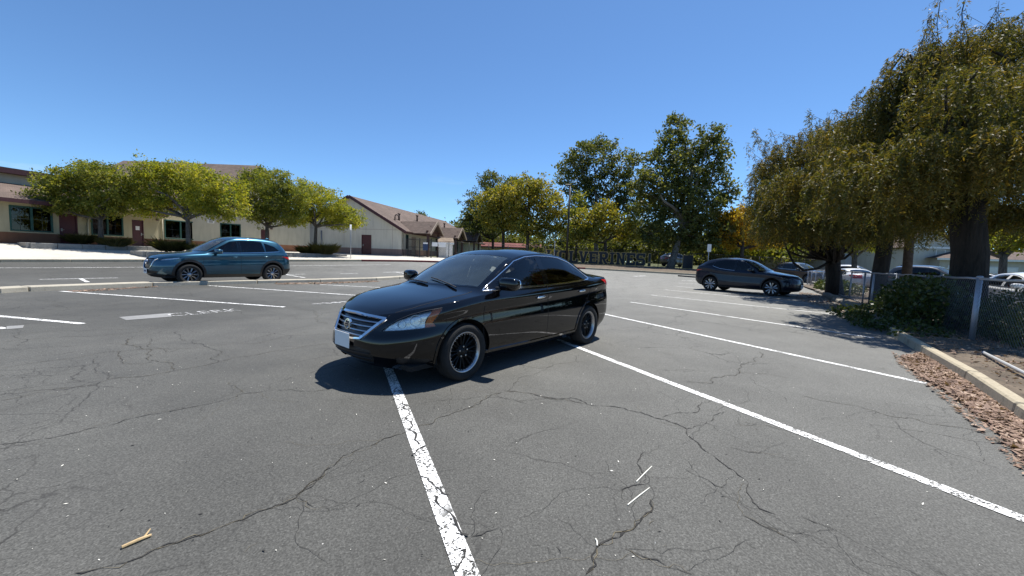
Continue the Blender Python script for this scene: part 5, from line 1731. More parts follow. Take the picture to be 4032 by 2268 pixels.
bl1 = px_blobs(B_([(2260, 300, 90, 75, 1.0), (2200, 370, 75, 60, 1.2), (2330, 210, 85, 65, .6), (2390, 150, 80, 60, 0), (2470, 130, 90, 60, .3), (2560, 130, 100, 80, .5), (2350, 330, 110, 90, .2), (2450, 280, 120, 100, -.3), (2560, 300, 120, 110, -.2), (2400, 430, 120, 70, -.2), (2520, 440, 130, 80, -.4), (2300, 440, 90, 70, .8), (2640, 250, 120, 120, .3), (2640, 450, 110, 90, .2), (2330, 380, 90, 60, -1.6), (2450, 380, 110, 70, -2.0), (2560, 380, 110, 80, -2.2), (2420, 230, 100, 70, -1.6), (2270, 440, 70, 44, -1.4), (2180, 300, 50, 36, 1.0), (2230, 235, 56, 40, .8), (2300, 150, 50, 40, .5), (2340, 520, 60, 26, .5), (2490, 535, 70, 26, .4), (2580, 530, 70, 30, .2)]), d1_)
lm1 = [(t1[3], at(2330*D, 300*D, d1_), .20), (t1[3], at(2520*D, 250*D, d1_), .20), (t1[4], at(2440*D, 160*D, d1_), .16), (t1[3], at(2280*D, 400*D, d1_+.6), .13)]
weeping('weeping_tree', 'biggest weeping tree with the thickest furrowed trunk, at the right edge', t1, lm1, bl1, 6000, .085, .62, r=.33, wisps=[(at(2420*D, 160*D, d1_), at(2345*D, 40*D, d1_), 4), (at(2480*D, 130*D, d1_), at(2560*D, 45*D, d1_), 3), (at(2250*D, 260*D, d1_+1), at(2140*D, 262*D, d1_+1), 3), (at(2360*D, 150*D, d1_), at(2300*D, 110*D, d1_), 3)])
d2_ = 14.2
t2 = [at(2208*D, 775*D, d2_), at(2212*D, 700*D, d2_), at(2222*D, 640*D, d2_), at(2230*D, 590*D, d2_), at(2232*D, 520*D, d2_)]
t2[0][2] = -.05
bl2 = px_blobs(B_([(2180, 370, 75, 55, .6), (2245, 360, 75, 55, 0), (2140, 430, 70, 60, .8), (2220, 440, 90, 70, -.2), (2280, 430, 80, 70, 0), (2180, 500, 80, 55, .2), (2260, 510, 80, 50, 0), (2120, 330, 60, 30, .8), (2150, 430, 62, 48, -3.0), (2220, 410, 70, 50, -3.4), (2100, 480, 50, 36, -2.6), (2200, 490, 70, 40, -2.8), (2270, 470, 60, 44, -3.0), (2140, 400, 60, 40, -4.6), (2210, 470, 60, 36, -4.8), (2090, 450, 46, 34, -4.2), (2180, 430, 64, 40, -5.4), (2120, 500, 46, 30, -4.0), (2160, 560, 60, 28, .2), (2230, 565, 60, 26, -.6), (2290, 555, 60, 28, .3), (2330, 520, 50, 36, .5)]), d2_)
weeping('weeping_tree', 'middle weeping tree with a single dark trunk behind the fence', t2, [(t2[3], at(2180*D, 400*D, d2_), .16), (t2[3], at(2270*D, 400*D, d2_), .16)], bl2, 3800, .105, .7, r=.235, wisps=[(at(2140*D, 330*D, d2_), at(2060*D, 300*D, d2_), 2)])
d3_ = 19.5
t3 = [at(2100*D, 735*D, d3_), at(2098*D, 700*D, d3_), at(2095*D, 672*D, d3_), at(2096*D, 655*D, d3_)]
t3[0][2] = -.05
fk = t3[-1]
bl3 = px_blobs(B_([(1960, 440, 60, 55, .8), (2020, 400, 70, 60, .2), (2090, 390, 70, 60, 0), (1930, 500, 45, 50, 1.0), (1990, 500, 70, 60, 0), (2060, 480, 80, 70, -.5), (2120, 480, 70, 70, 0), (1950, 555, 60, 50, .5), (2020, 560, 75, 45, -.5), (2090, 560, 70, 40, 0), (2150, 540, 60, 50, 0), (1940, 520, 40, 34, -.4), (1985, 572, 46, 32, -1.4), (1990, 470, 66, 48, -3.0), (2060, 450, 70, 50, -3.6), (2010, 540, 66, 40, -3.2), (2090, 530, 66, 40, -3.6), (1950, 540, 40, 36, -2.4)]), d3_)
weeping('weeping_tree', 'multi-stemmed weeping tree overhanging the slate crossover', t3, [(fk, at(2045*D, 600*D, d3_), .26), (at(2045*D, 600*D, d3_), at(1980*D, 480*D, d3_), .15), (fk, at(2062*D, 590*D, d3_+.5), .2), (fk, at(2125*D, 590*D, d3_), .24), (at(2125*D, 590*D, d3_), at(2140*D, 460*D, d3_), .15), (fk, at(2090*D, 480*D, d3_+.3), .2)], bl3, 3800, .135, .85, r=.33, wisps=[(at(1960*D, 420*D, d3_), at(1900*D, 350*D, d3_), 4), (at(2090*D, 350*D, d3_), at(2060*D, 300*D, d3_), 3), (at(2050*D, 350*D, d3_), at(1990*D, 285*D, d3_), 3), (at(1930*D, 440*D, d3_), at(1885*D, 410*D, d3_), 3)])
# ------------------------------------------------------------------ chain-link fences
plain('galv', (.34, .36, .40), .45, .6, var=.12, scale=25); plain('galv_bright', (.62, .63, .64), .4, .5, var=.08, scale=25); plain('wire_grey', (.20, .21, .22), .5, .6, var=.1)
plain('black_steel', (.008, .008, .009), .5, var=.2); plain('wire_black', (.010, .010, .010), .6, var=.1); plain('pole_wood', (.060, .045, .035), .9, var=.35, scale=8, bmp=.5, bscale=20)
def mesh_wires(P0, P1, z0, z1, h, step, r):
    """diamond wire mesh between two ground points; z0, z1 ground heights at the ends"""
    P0, P1 = np.array(P0, float), np.array(P1, float)
    L = np.linalg.norm(P1-P0); e = (P1-P0)/L
    f = lambda s, t: (P0[0]+e[0]*s, P0[1]+e[1]*s, z0+(z1-z0)*s/L + t)
    mb = MB()
    n = int((L+h)/step)
    for k in range(n+1):
        for sg in (1, -1):
            s0 = k*step - h if sg > 0 else k*step
            a = (s0, 0.0); b = (s0+h*sg, h)
            if sg < 0: a = (k*step, 0.0); b = (k*step-h, h)
            # clip to 0..L
            (sa, ta), (sb, tb) = a, b
            def cl(s1, t1, s2, t2):
                if s1 < 0: t1 += (t2-t1)*(0-s1)/(s2-s1); s1 = 0
                if s1 > L: t1 += (t2-t1)*(L-s1)/(s2-s1); s1 = L
                return s1, t1
            if (sa <= 0 and sb <= 0) or (sa >= L and sb >= L): continue
            p = cl(sa, ta, sb, tb); q = cl(sb, tb, sa, ta)
            mb.tube([f(p[0], p[1]+.04), f(q[0], q[1]+.04)], r, 3, False)
    return mb
def rail_at(s, h): 
    p = F0 + FD*s
    return (p[0], p[1], h)
fence = empty('chain_link_fence', (F0[0], F0[1], .1))
FH = 1.285
ss = [-7.2, -4.8, -2.4, 0.0, 2.5, 5.0, 7.7, 9.0, 11.5, 14.6, 17.2, 20.0, 23.6, 26.0, 28.5]
for s in ss:
    big = abs(s) < .01
    mb = MB(); mb.tube([rail_at(s, -.1), rail_at(s, FH+ (.02 if big else 0))], .042 if big else .03, 12)
    mb.build('post', MAT['galv'], fence, True)
    if big:
        mb = MB(); blob_box(mb, rail_at(s, FH+.03), (.048, .048, .03), 2.2, 12, 6); mb.build('post_cap', MAT['galv'], fence, True)
for a, b in zip(ss[:-1], ss[1:]):
    mb = MB(); n = 5
    mb.tube([tuple(np.array(rail_at(a+.005 + (b-a-.01)*k/n, FH)) + np.array([0, 0, .006*sin(k*2.1+a)])) for k in range(n+1)], .024, 10)
    mb.build('top_rail', MAT['galv_bright'] if a < 0 else MAT['galv'], fence, True)
    mb = mesh_wires(rail_at(a, 0)[:2], rail_at(b, 0)[:2], .1, .1, FH-.14, .085 if b < 12 else .12, .0017)
    tag(mb.build('wire_mesh', MAT['wire_grey'], fence, fix=False), kind='stuff')
mb = MB(); mb.tube([rail_at(14.6, .16), rail_at(9.0, .10)], .02, 8); mb.build('bottom_rail', MAT['galv'], fence, True)
under(fence)
tag(fence, 'grey galvanised chain-link fence along the right kerb', 'fence')
# fallen white pipe
p, q = at(3874, 1394, 5.9), at(4060, 1484, 4.6); p[2] = q[2] = .17
e = (q-p)/np.linalg.norm(q-p)
pipe = empty('fence_pipe', tuple(p))
mb = MB(); mb.tube([tuple(p), tuple(q + e*1.5)], .021, 10); mb.build('tube', MAT['galv_bright'], pipe, True)
mb = MB(); blob_box(mb, tuple(p), (.026, .026, .026), 2.2); mb.build('end_cap', MAT['galv'], pipe, True)
under(pipe)
tag(pipe, 'loose white metal pipe lying on the mulch behind the right kerb', 'pipe')
# utility pole between the trunks
b = at(3570, 1120, 16.5); b[2] = 0
upole = empty('utility_pole', tuple(b))
mb = MB(); tp = at(3592, 600, 16.5); mb.tube([tuple(b), tuple(at(3580, 960, 16.5)), tuple(tp)], [.17, .155, .13], 14); mb.build('shaft', MAT['pole_wood'], upole, True)
mb = MB(); c_ = at(3590, 640, 16.5); mb.box(c_[0]-1.1, c_[1]-.06, c_[2]-.06, c_[0]+1.1, c_[1]+.06, c_[2]+.06); mb.build('crossarm', MAT['pole_wood'], upole)
under(upole)
tag(upole, 'dark wooden utility pole between the two big trunks behind the fence', 'pole')
# ivy on fence and ground
def ivy(name, label, blobs, n, leaf, kind='plant'):
    root = empty(name, tuple(blobs[0][:3]))
    tot = sum(b[3]*b[4] for b in blobs); V = []
    W = MB()
    for (x, y, z, rx, rz) in blobs:
        k = int(n*rx*rz/tot); d = rand_unit(k); d[:, 2] = d[:, 2]*.9 + .1
        V.append(np.array([x, y, z]) + d*np.array([rx, rx*.7, rz])*(.70 + .42*rng.random((k, 1))))
        for j in range(4):
            e_ = rand_unit(1)[0]; limb(W, (x, y, max(.05, z-rz)), np.array([x, y, z]) + e_*np.array([rx, rx*.7, rz])*.8, .015, .005, 5, .15, 4)
    C = np.concatenate(V); C[:, 2] = np.maximum(C[:, 2], .08)
    me = quads_mesh('foliage', leaves(C, leaf, .85, .5))
    o = link('foliage', me, root, MAT['leaf_ivy']); w = tag(W.build('stem', MAT['bark_brown'], root, fix=False), kind='stuff')
    for q in (o, w): q.matrix_parent_inverse = Matrix.Translation(Vector(blobs[0][:3])).inverted()
    tag(root, label, kind)
def fb(s, off, z, rx, rz):
    p = F0 + FD*s - FN*off
    return (p[0], p[1], z, rx, rz)
ivy('ivy', 'dark ivy climbing the fence between the two nearest trunks', [fb(1.6, .05, .75, .55, .55), fb(2.5, .05, .75, .6, .55), fb(3.4, .05, .75, .6, .5), fb(4.3, 0, .6, .6, .45), fb(5.1, 0, .4, .5, .35), fb(2.0, -.2, .45, .8, .45), fb(3.4, -.2, .45, .8, .45)], 5200, .085)
ivy('ivy_ground_cover', 'ivy and weeds spreading over the bed behind the right kerb', [fb(1.2, .6, .12, .8, .20), fb(.2, .55, .10, .6, .14), fb(2.6, .7, .12, .9, .24), fb(4.0, .8, .12, .9, .26), fb(5.2, .5, .12, .6, .20), fb(1.6, 1.0, .10, .5, .12)], 4200, .065)
ivy('bramble', 'dark tangled bramble bush behind the fence at the right edge', [fb(1.0, -.75, .45, .6, .50), fb(1.7, -1.1, .5, .7, .55), fb(.5, -.55, .38, .45, .40), fb(2.2, -1.5, .5, .7, .55), fb(1.4, -1.7, .45, .8, .5), fb(.2, -.9, .4, .6, .45), fb(-.6, -.6, .4, .6, .45), fb(2.6, -2.2, .5, .8, .55)], 9000, .055)
ivy('hedge_bush', 'low green bush in front of the slate crossover nose', [fb(17, -.4, .35, .9, .40), fb(18.5, -.3, .35, .9, .42), fb(20, -.5, .35, .9, .45), fb(15.5, -.6, .3, .7, .35)], 3000, .11)
# rough stone edging where the kerb ends
eg = [hit(*p_) for p_ in [(3478, 1300), (3445, 1265), (3413, 1243), (3375, 1226), (3340, 1211), (3310, 1196), (3280, 1181), (3255, 1169), (3230, 1157), (3212, 1149)]]
k = 0
for a, b in zip(eg[:-1], eg[1:]):
    L = np.linalg.norm(b-a); m_ = max(1, int(L/.55))
    for j in range(m_):
        c_ = a + (b-a)*(j+.5)/m_
        w_ = L/m_*.46; hh = random.uniform(.09, .15)
        mb = MB(); blob_box(mb, (0, 0, 0), (w_, random.uniform(.12, .2), hh), 3.4, 10, 6)
        mb.v = [(x*(1+.12*sin(7*y+k)), y*(1+.15*sin(9*x+k*2)), z*(1+.12*sin(8*x+3*y+k))) for x, y, z in mb.v]
        o = mb.build('edging_stone', MAT['stone'], None, False)
        o.location = (c_[0]+.12, c_[1], .05); o.rotation_euler = (random.uniform(-.12, .12), random.uniform(-.12, .12), math.atan2((b-a)[1], (b-a)[0]) + random.uniform(-.25, .25))
        o.parent = rkerb; k += 1
# leaf litter
def litter(name, poly, n, size, z, label, cat=None, mat='litter_leaf', height=.02):
    pts = [hit(*p_)[:2] for p_ in poly]
    pts = np.array(pts); lo, hi = pts.min(0), pts.max(0)
    out = []
    def inside(P):
        c = np.zeros(len(P), bool); j = len(pts)-1
        for i in range(len(pts)):
            xi, yi = pts[i]; xj, yj = pts[j]
            c ^= ((yi > P[:, 1]) != (yj > P[:, 1])) & (P[:, 0] < (xj-xi)*(P[:, 1]-yi)/(yj-yi+1e-12)+xi)
            j = i
        return c
    while sum(map(len, out)) < n:
        P = rng.uniform(lo, hi, (n*2, 2)); out.append(P[inside(P)])
    P = np.concatenate(out)[:n]
    gz = np.array([ground_z(x, y) for x, y in P])
    C = np.column_stack([P, gz + z + height*rng.random(n)])
    a = rng.normal(size=(n, 3))*np.array([1, 1, .22]); a /= np.linalg.norm(a, axis=1, keepdims=True)
    b = np.cross(a, np.array([0, 0, 1.0])) + rng.normal(size=(n, 3))*.25; b /= np.linalg.norm(b, axis=1, keepdims=True)
    s_ = size*np.exp(rng.normal(size=(n, 1))*.42)
    Q = np.stack([C - a*s_*.5, C + b*s_*.18, C + a*s_*.5, C - b*s_*.18], 1).reshape(-1, 3)
    Q[:, 2] = np.maximum(Q[:, 2], np.repeat(gz, 4) + z)
    o = link(name, quads_mesh(name, Q), None, MAT[mat])
    return tag(o, label, cat, kind='stuff')
R2 = lambda L: [(3300+x*.7025, 1250+y*.7025) for x, y in L]
litter('leaf_litter', R2([(355, 225), (480, 205), (590, 280), (700, 352), (965, 548), (1042, 603), (1200, 720), (1180, 980), (1042, 835), (960, 725), (880, 640), (740, 520), (600, 420), (470, 340), (400, 290)]), 11000, .05, .004, 'dry reddish leaves heaped against the right kerb', height=.035)
litter('leaf_litter', R2([(300, 190), (355, 225), (400, 290), (470, 340), (600, 420), (740, 520), (880, 640), (1042, 835), (1042, 900), (850, 700), (600, 470), (330, 260)]), 420, .045, .004, 'loose dry leaves scattered beside the heap')
litter('leaf_litter', [(3150, 1150), (3260, 1165), (3330, 1205), (3440, 1262), (3490, 1308), (3400, 1300), (3300, 1235), (3130, 1175)], 2600, .07, .004, 'dry leaves along the stone edging')
litter('leaf_litter', [(260, 1147), (560, 1132), (620, 1127.5), (620, 1131), (300, 1152)], 500, .06, .004, 'dry leaves at the foot of the left kerb')
litter('leaf_litter', [(1080, 1116), (1270, 1112.5), (1480, 1106), (1500, 1110), (1280, 1119), (1090, 1121)], 1300, .07, .004, 'dry leaves at the right end of the kerb island')
litter('grit', [(-400, 2268), (4032, 2268), (3600, 1650), (2700, 1330), (1300, 1330), (0, 1400)], 360, .011, .003, 'pale grit and leaf crumbs scattered over the asphalt', mat='straw_white', height=.004)
litter('grit', [(-400, 2268), (4032, 2268), (3600, 1650), (2700, 1330), (1300, 1330), (0, 1400)], 420, .012, .003, 'dark grit scattered over the asphalt', mat='crack_dark', height=.004)
# mulch chips on the bed
n = 7000
S_ = rng.uniform(-6, 9, n); O_ = rng.uniform(-.6, 2.4, n)
Pm = F0 + np.outer(S_, FD) - np.outer(O_, FN)
kp = np.array([[p_[0], p_[1]] for p_ in rp])
def side_ok(P):
    ok = np.ones(len(P), bool)
    for i, q in enumerate(P):
        j = np.argmin(((kp - q)**2).sum(1)); j = min(max(j, 0), len(kp)-2)
        d_ = kp[j+1]-kp[j]; v_ = q-kp[j]
        ok[i] = (d_[0]*v_[1]-d_[1]*v_[0])/np.linalg.norm(d_) > .22
    return ok
Pm = Pm[side_ok(Pm)]
n = len(Pm)
C = np.column_stack([Pm, .125 + .05*rng.random(n)])
a = rng.normal(size=(n, 3))*np.array([1, 1, .3]); a /= np.linalg.norm(a, axis=1, keepdims=True)
b = rng.normal(size=(n, 3)); b -= (b*a).sum(1, keepdims=True)*a; b /= np.linalg.norm(b, axis=1, keepdims=True)
s_ = .05*rng.uniform(.5, 1.5, (n, 1))
tag(link('mulch', quads_mesh('mulch', np.stack([C-a*s_*.5, C+b*s_*.2, C+a*s_*.5, C-b*s_*.2], 1).reshape(-1, 3)), None, MAT['litter_leaf']), 'brown mulch and dead leaves in the bed behind the right kerb', kind='stuff')

# ------------------------------------------------------------------ black fence with lettering, gates and signs
bf = empty('black_fence', (0, 43.2, .98))
BFP = [(-11.4, 41.0, 1.12), (-7, 41.9, 1.06), (-.6, 43.1, .98), (3.6, 43.5, .96), (8.3, 43.7, .93), (14, 43.7, .90), (21, 42.9, .78), (27, 42.4, .66), (34, 41.9, .55)]
BH = 1.82
acc = 0
for a, b in zip(BFP[:-1], BFP[1:]):
    a, b = np.array(a), np.array(b); L = np.linalg.norm((b-a)[:2]); n = max(1, round(L/2.6))
    for j in range(n):
        p_ = a + (b-a)*j/n; q_ = a + (b-a)*(j+1)/n
        mb = MB(); mb.tube([(p_[0], p_[1], p_[2]-.2), (p_[0], p_[1], p_[2]+BH)], .035, 8); mb.build('post', MAT['black_steel'], bf, True)
        mb = MB(); mb.tube([(p_[0], p_[1], p_[2]+BH-.03), (q_[0], q_[1], q_[2]+BH-.03)], .022, 6); mb.build('top_rail', MAT['black_steel'], bf, True)
        mb = mesh_wires(p_[:2], q_[:2], p_[2], q_[2], BH-.08, .13, .004)
        tag(mb.build('wire_mesh', MAT['wire_black'], bf, fix=False), kind='stuff')
under(bf)
tag(bf, 'black wire fence running along the far side behind the red kerb', 'fence')
# school name in slab letters: dark fill with a gold outline
plain('letter_navy', (.010, .016, .022), .7, var=.2); plain('letter_gold', (.34, .245, .085), .7, var=.25)
GL = {  # strokes on a 5 x 7 grid: boxes or slanted bars (x0, y0, x1, y1, w)
 'W': [('b',0,6,1.8,7),('b',3.2,6,5,7),('s',.8,7,1.5,0,1.1),('s',1.5,0,2.5,5,.9),('s',2.5,5,3.5,0,.9),('s',3.5,0,4.2,7,1.1)],
 'O': [('b',0,1,1.5,6),('b',3.5,1,5,6),('b',.6,0,4.4,1.4),('b',.6,5.6,4.4,7)],
 'L': [('b',.5,0,2,7),('b',0,0,5,1.3),('b',4,0,5,2.4),('b',0,6,2.5,7)],
 'V': [('b',0,6,2,7),('b',3,6,5,7),('s',.9,7,2.5,0,1.3),('s',4.1,7,2.5,0,1.3)],
 'E': [('b',.5,0,2,7),('b',0,0,5,1.3),('b',0,5.7,5,7),('b',4,0,5,2.2),('b',4,4.8,5,7),('b',2,2.9,3.6,4.1)],
 'R': [('b',.5,0,2,7),('b',0,0,2.5,1),('b',0,5.8,4.3,7),('b',3.4,3.7,5,6.4),('b',2,2.9,4.4,4),('s',2.6,3.2,4.2,0,1.3),('b',3.6,0,5,1)],
 'I': [('b',1.7,0,3.3,7),('b',.8,0,4.2,1.1),('b',.8,5.9,4.2,7)],
 'N': [('b',.5,0,1.7,7),('b',3.3,0,4.5,7),('s',1.0,7,4.0,0,1.2),('b',0,0,2.2,1),('b',0,6,1.8,7),('b',3,6,5,7)],
 'S': [('b',0,4,1.5,6.4),('b',3.5,.6,5,3.2),('b',.6,5.7,4.6,7),('b',.4,0,4.4,1.3),('b',.6,2.9,4.4,4.2),('b',3.7,4.8,5,7),('b',0,0,1.3,2.2)],
 '!': [('s',2.5,7,2.5,2.3,1.7),('b',1.7,0,3.3,1.5)]}
ban = empty('fence_lettering', tuple(at(2400, 1046, 43.4)))
LX0, LX1 = at(2150, 1030, 43.4), at(2572, 1030, 43.35)
word = 'WOLVERINES!'
e_ = (LX1-LX0)[:2]; LW = np.linalg.norm(e_); e_ /= LW; n_ = np.array([e_[1], -e_[0]])
wid = [1.25 if c == 'W' else (.75 if c in 'I!' else 1.0) for c in word]
tw = sum(wid); pos = 0
for c, w_ in zip(word, wid):
    x0_ = LW*pos/tw; cw = LW*w_/tw*.92; pos += w_
    frac = (x0_)/LW
    zb = (LX0[2]*(1-frac) + LX1[2]*frac); zb = .93 + .10 - .02*frac
    H_ = 1.36
    def letter(grow, o0, o1, mat, name, par):
        mb = MB()
        for st_ in GL[c]:
            def P3(gx, gy, o): 
                s__ = x0_ + gx/5*cw
                q = LX0[:2] + e_*s__ + n_*o
                return (q[0], q[1], zb + gy/7*H_)
            if st_[0] == 'b':
                _, a0, b0, a1, b1 = st_; g = grow
                a0 -= g; a1 += g; b0 -= g*.9; b1 += g*.9
                quad = [(a0, b0), (a1, b0), (a1, b1), (a0, b1)]
            else:
                _, a0, b0, a1, b1, ww = st_; g = grow
                ww += 2*g; dy = g*.9 if b1 > b0 else -g*.9
                quad = [(a0-ww/2, b0-dy), (a0+ww/2, b0-dy), (a1+ww/2, b1+dy), (a1-ww/2, b1+dy)]
            j_ = len(mb.v)*.00003
            mb.hexa([P3(x, y, o0-j_) for x, y in quad], [P3(x, y, o1+j_) for x, y in quad])
        return mb.build(name, MAT[mat], par)
    lo = letter(.34, .03, .05, 'letter_gold', 'letter', ban)
    letter(.0, .052, .06, 'letter_navy', 'letter_fill', lo)
bpy.context.view_layer.update()
for o in ban.children: o.matrix_parent_inverse = ban.matrix_world.inverted()
tag(ban, 'dark WOLVERINES! letters outlined in gold on the far black fence', 'lettering')
# square dark board beside the lettering
bb = at(2707, 1040, 43.0)
brd = empty('fence_board', (bb[0], bb[1], .85))
mb = MB(); mb.box(bb[0]-.55, bb[1]-.04, .9, bb[0]+.55, bb[1]-.02, 2.35); mb.build('panel', MAT['letter_navy'], brd)
mb = MB()
for (x0_, z0_, x1_, z1_) in ((-.6, .85, .6, .9), (-.6, 2.35, .6, 2.4), (-.6, .9, -.55, 2.35), (.55, .9, .6, 2.35)): mb.box(bb[0]+x0_, bb[1]-.05, z0_, bb[0]+x1_, bb[1]-.015, z1_)
mb.build('frame', MAT['letter_gold'], brd)
under(brd)
tag(brd, 'small dark gold-edged board on the fence left of the slate crossover', 'sign')
# gate posts, gate and notices by the gabled block
gt = empty('school_gate', tuple(at(1652, 1010, 40.6)))
gz_ = 1.10
gp = [at(1606, 1008, 40.9), at(1652, 1010, 40.6), at(1697, 1012, 40.4)]
for p_ in gp:
    mb = MB(); mb.box(p_[0]-.05, p_[1]-.05, gz_-.2, p_[0]+.05, p_[1]+.05, gz_+1.95); mb.build('gate_post', MAT['black_steel'], gt)
for a, b in zip(gp[:-1], gp[1:]):
    for hz in (.15, 1.0, 1.85):
        mb = MB(); mb.tube([(a[0]+.06, a[1], gz_+hz), (b[0]-.06, b[1], gz_+hz)], .022, 6); mb.build('gate_rail', MAT['black_steel'], gt)
    mb = mesh_wires((a[0]+.06, a[1]), (b[0]-.06, b[1]), gz_+.12, gz_+.12, 1.7, .13, .004); tag(mb.build('wire_mesh', MAT['wire_black'], gt, fix=False), kind='stuff')
def sign_panel(root_name, label, c, w_, h_, mat, lines, tmat, size, gap, thick=.02, top=None):
    root = empty(root_name, tuple(c))
    mb = MB(); mb.box(c[0]-w_/2, c[1]-thick/2, c[2]-h_/2, c[0]+w_/2, c[1]+thick/2, c[2]+h_/2); mb.build('panel', MAT[mat], root)
    if top is not None:
        mb = MB(); mb.box(c[0]-w_/2+.02, c[1]-thick/2-.004, c[2]+h_/2-top, c[0]+w_/2-.02, c[1]-thick/2-.001, c[2]+h_/2-.02); mb.build('header_band', MAT['sign_white'], root)
    for i, t_ in enumerate(lines):
        me = text_mesh(t_, size)
        o = link('lettering', me, root, MAT[tmat])
        o.matrix_world = Matrix(((1, 0, 0, c[0]), (0, 0, -1, c[1]-thick/2-.004), (0, 1, 0, c[2]+h_/2-(top or 0)-gap*(i+.75)), (0, 0, 0, 1)))
    bpy.context.view_layer.update()
    for o in root.children:
        mw = o.matrix_world.copy() if o.name.startswith('lettering') else None
        o.matrix_parent_inverse = Matrix.Translation(Vector(c)).inverted()
    tag(root, label, 'sign')
sign_panel('gate_sign', 'navy and white notice STUDENTS AND STAFF ONLY on the black gate', at(1675, 970, 40.35), .52, .84, 'sign_navy', ['STUDENTS', 'AND STAFF', '- ONLY -', 'BEYOND', 'THIS POINT'], 'sign_white', .105, .128, top=.17)
sign_panel('notice_board', 'white notice with small print right of the black gate', at(1712, 962, 40.3), .60, .42, 'sign_white', ['_________', '_________', '______'], 'ink', .09, .10)
sign_panel('notice_board', 'wide white notice hung on the fence before the shed', at(1741, 964, 41.0), .78, .50, 'sign_white', ['____________', '____________', '__________', '________'], 'ink', .08, .10)
under(gt)
tag(gt, 'black double gate with square posts beside the gabled block', 'gate')
# poles
def pole(name, label, px, py0, py1, d, r, z0, mat, plate=None, cat='pole'):
    b = at(px, py1, d); b[2] = z0; t = at(px, py0, d)
    root = empty(name, tuple(b))
    mb = MB(); mb.tube([tuple(b), (b[0], b[1], t[2])], r, 8); mb.build('post', MAT[mat], root, True)
    if plate:
        w_, h_, m_, th_, yaw = plate
        mb = MB(); mb.box(-w_/2, -th_/2, -h_, w_/2, th_/2, 0); o = mb.build('sign_plate', MAT[m_], root)
        o.location = (b[0], b[1]-r-.02, t[2]); o.rotation_euler = (0, 0, yaw)
    bpy.context.view_layer.update()
    for o in root.children: o.matrix_parent_inverse = Matrix.Translation(Vector(b)).inverted()
    tag(root, label, cat)
    return root
lp_ = at(2232, 990, 43.0)
light = empty('light_pole', (lp_[0], lp_[1], .95))
mb = MB(); mb.tube([(lp_[0], lp_[1], .9), (lp_[0]+.02, lp_[1], at(2240, 735, 43)[2])], [.13, .09], 10); mb.build('post', MAT['black_steel'], light, True)
mb = MB(); zt_ = at(2240, 735, 43)[2]; mb.box(lp_[0]-.55, lp_[1]-.15, zt_, lp_[0]+.05, lp_[1]+.15, zt_+.14); mb.build('lamp_head', MAT['black_steel'], light, bevel=.03)
under(light); tag(light, 'tall thin black light pole before the plane trees', 'light pole')
kz = lambda px, py, d: plaza_z(*at(px, py, d)[:2])
pole('sign_post', 'thin grey sign post on the pavement near the small lime tree', 1381, 885, 1020, 33.6, .03, kz(1381, 1020, 33.6), 'galv', (.30, .45, 'sign_white', .01, 1.45), 'sign')
pole('sign_post', 'white sign on a grey post behind the slate crossover', 2787, 962, 1040, 37.0, .035, .5, 'galv', (.42, .72, 'sign_white', .01, .2), 'sign')
pole('sign_post', 'slim grey post with a small sign above the sedan roof', 2183, 949, 1000, 41.0, .03, .8, 'galv', (.25, .5, 'sign_white', .01, 1.2), 'sign')
# wheel stops at the far stalls
for a, b, lab in (((2669, 1088), (2745, 1094), 'dark rubber wheel stop by the far kerb, left of the slate crossover'),):
    p_, q_ = hit(*a), hit(*b)
    d_ = (q_-p_); L = np.linalg.norm(d_); d_ /= L; nn = np.array([-d_[1], d_[0], 0])*.09
    root = empty('wheel_stop', tuple(p_))
    z_ = np.array([0, 0, .13])
    MB().hexa([p_-nn, q_-nn, q_+nn, p_+nn], [p_-nn*.6+z_, q_-nn*.6+z_, q_+nn*.6+z_, p_+nn*.6+z_]).build('block', MAT['black_plastic'], root, bevel=.02)
    for t_ in (.15, .85):
        c_ = p_ + (q_-p_)*t_; mb = MB(); mb.lathe([(.001, c_[2]+.137), (.02, c_[2]+.136), (.022, c_[2]+.12)], 8, 'z', (c_[0], c_[1], 0)); mb.build('bolt', MAT['steel'], root)
    under(root); tag(root, lab, 'wheel stop')
# sticks and straws on the asphalt
def stick(name, label, a, b, r, mat, twig=False, cat='stick'):
    p_, q_ = hit(*a), hit(*b); p_[2] += r; q_[2] += r
    root = empty(name, tuple((p_+q_)/2))
    mb = MB(); m_ = (p_+q_)/2 + np.array([.004, .004, r*.4]); mb.tube([tuple(p_), tuple(m_), tuple(q_)], [r, r*1.05, r*.8], 7); mb.build('shaft', MAT[mat], root)
    if twig:
        s_ = p_ + (q_-p_)*.72; mb = MB(); mb.tube([tuple(s_), tuple(s_ + np.array([-.01, .045, .012]))], [r*.6, r*.4], 5); mb.build('side_twig', MAT[mat], root)
    under(root); tag(root, label, cat)
k1 = 1300/2453
stick('stick', 'split tan wooden stick with a side twig at the lower left', (905*k1, 1500+1247*k1), (1125*k1, 1500+1155*k1), .0075, 'stick_wood', True)
k3 = .53
stick('straw', 'white straw on the asphalt, upper of the crossing pair', (2100+765*k3, 1500+752*k3), (2100+880*k3, 1500+637*k3), .0035, 'straw_white')
stick('straw', 'white straw on the asphalt, lower and longer of the pair', (2100+700*k3, 1500+925*k3), (2100+863*k3, 1500+797*k3), .0035, 'straw_white')
stick('straw', 'short white straw piece lying across a crack at bottom centre', (2100+462*k3, 1500+1178*k3), (2100+474*k3, 1500+1230*k3), .004, 'straw_white')
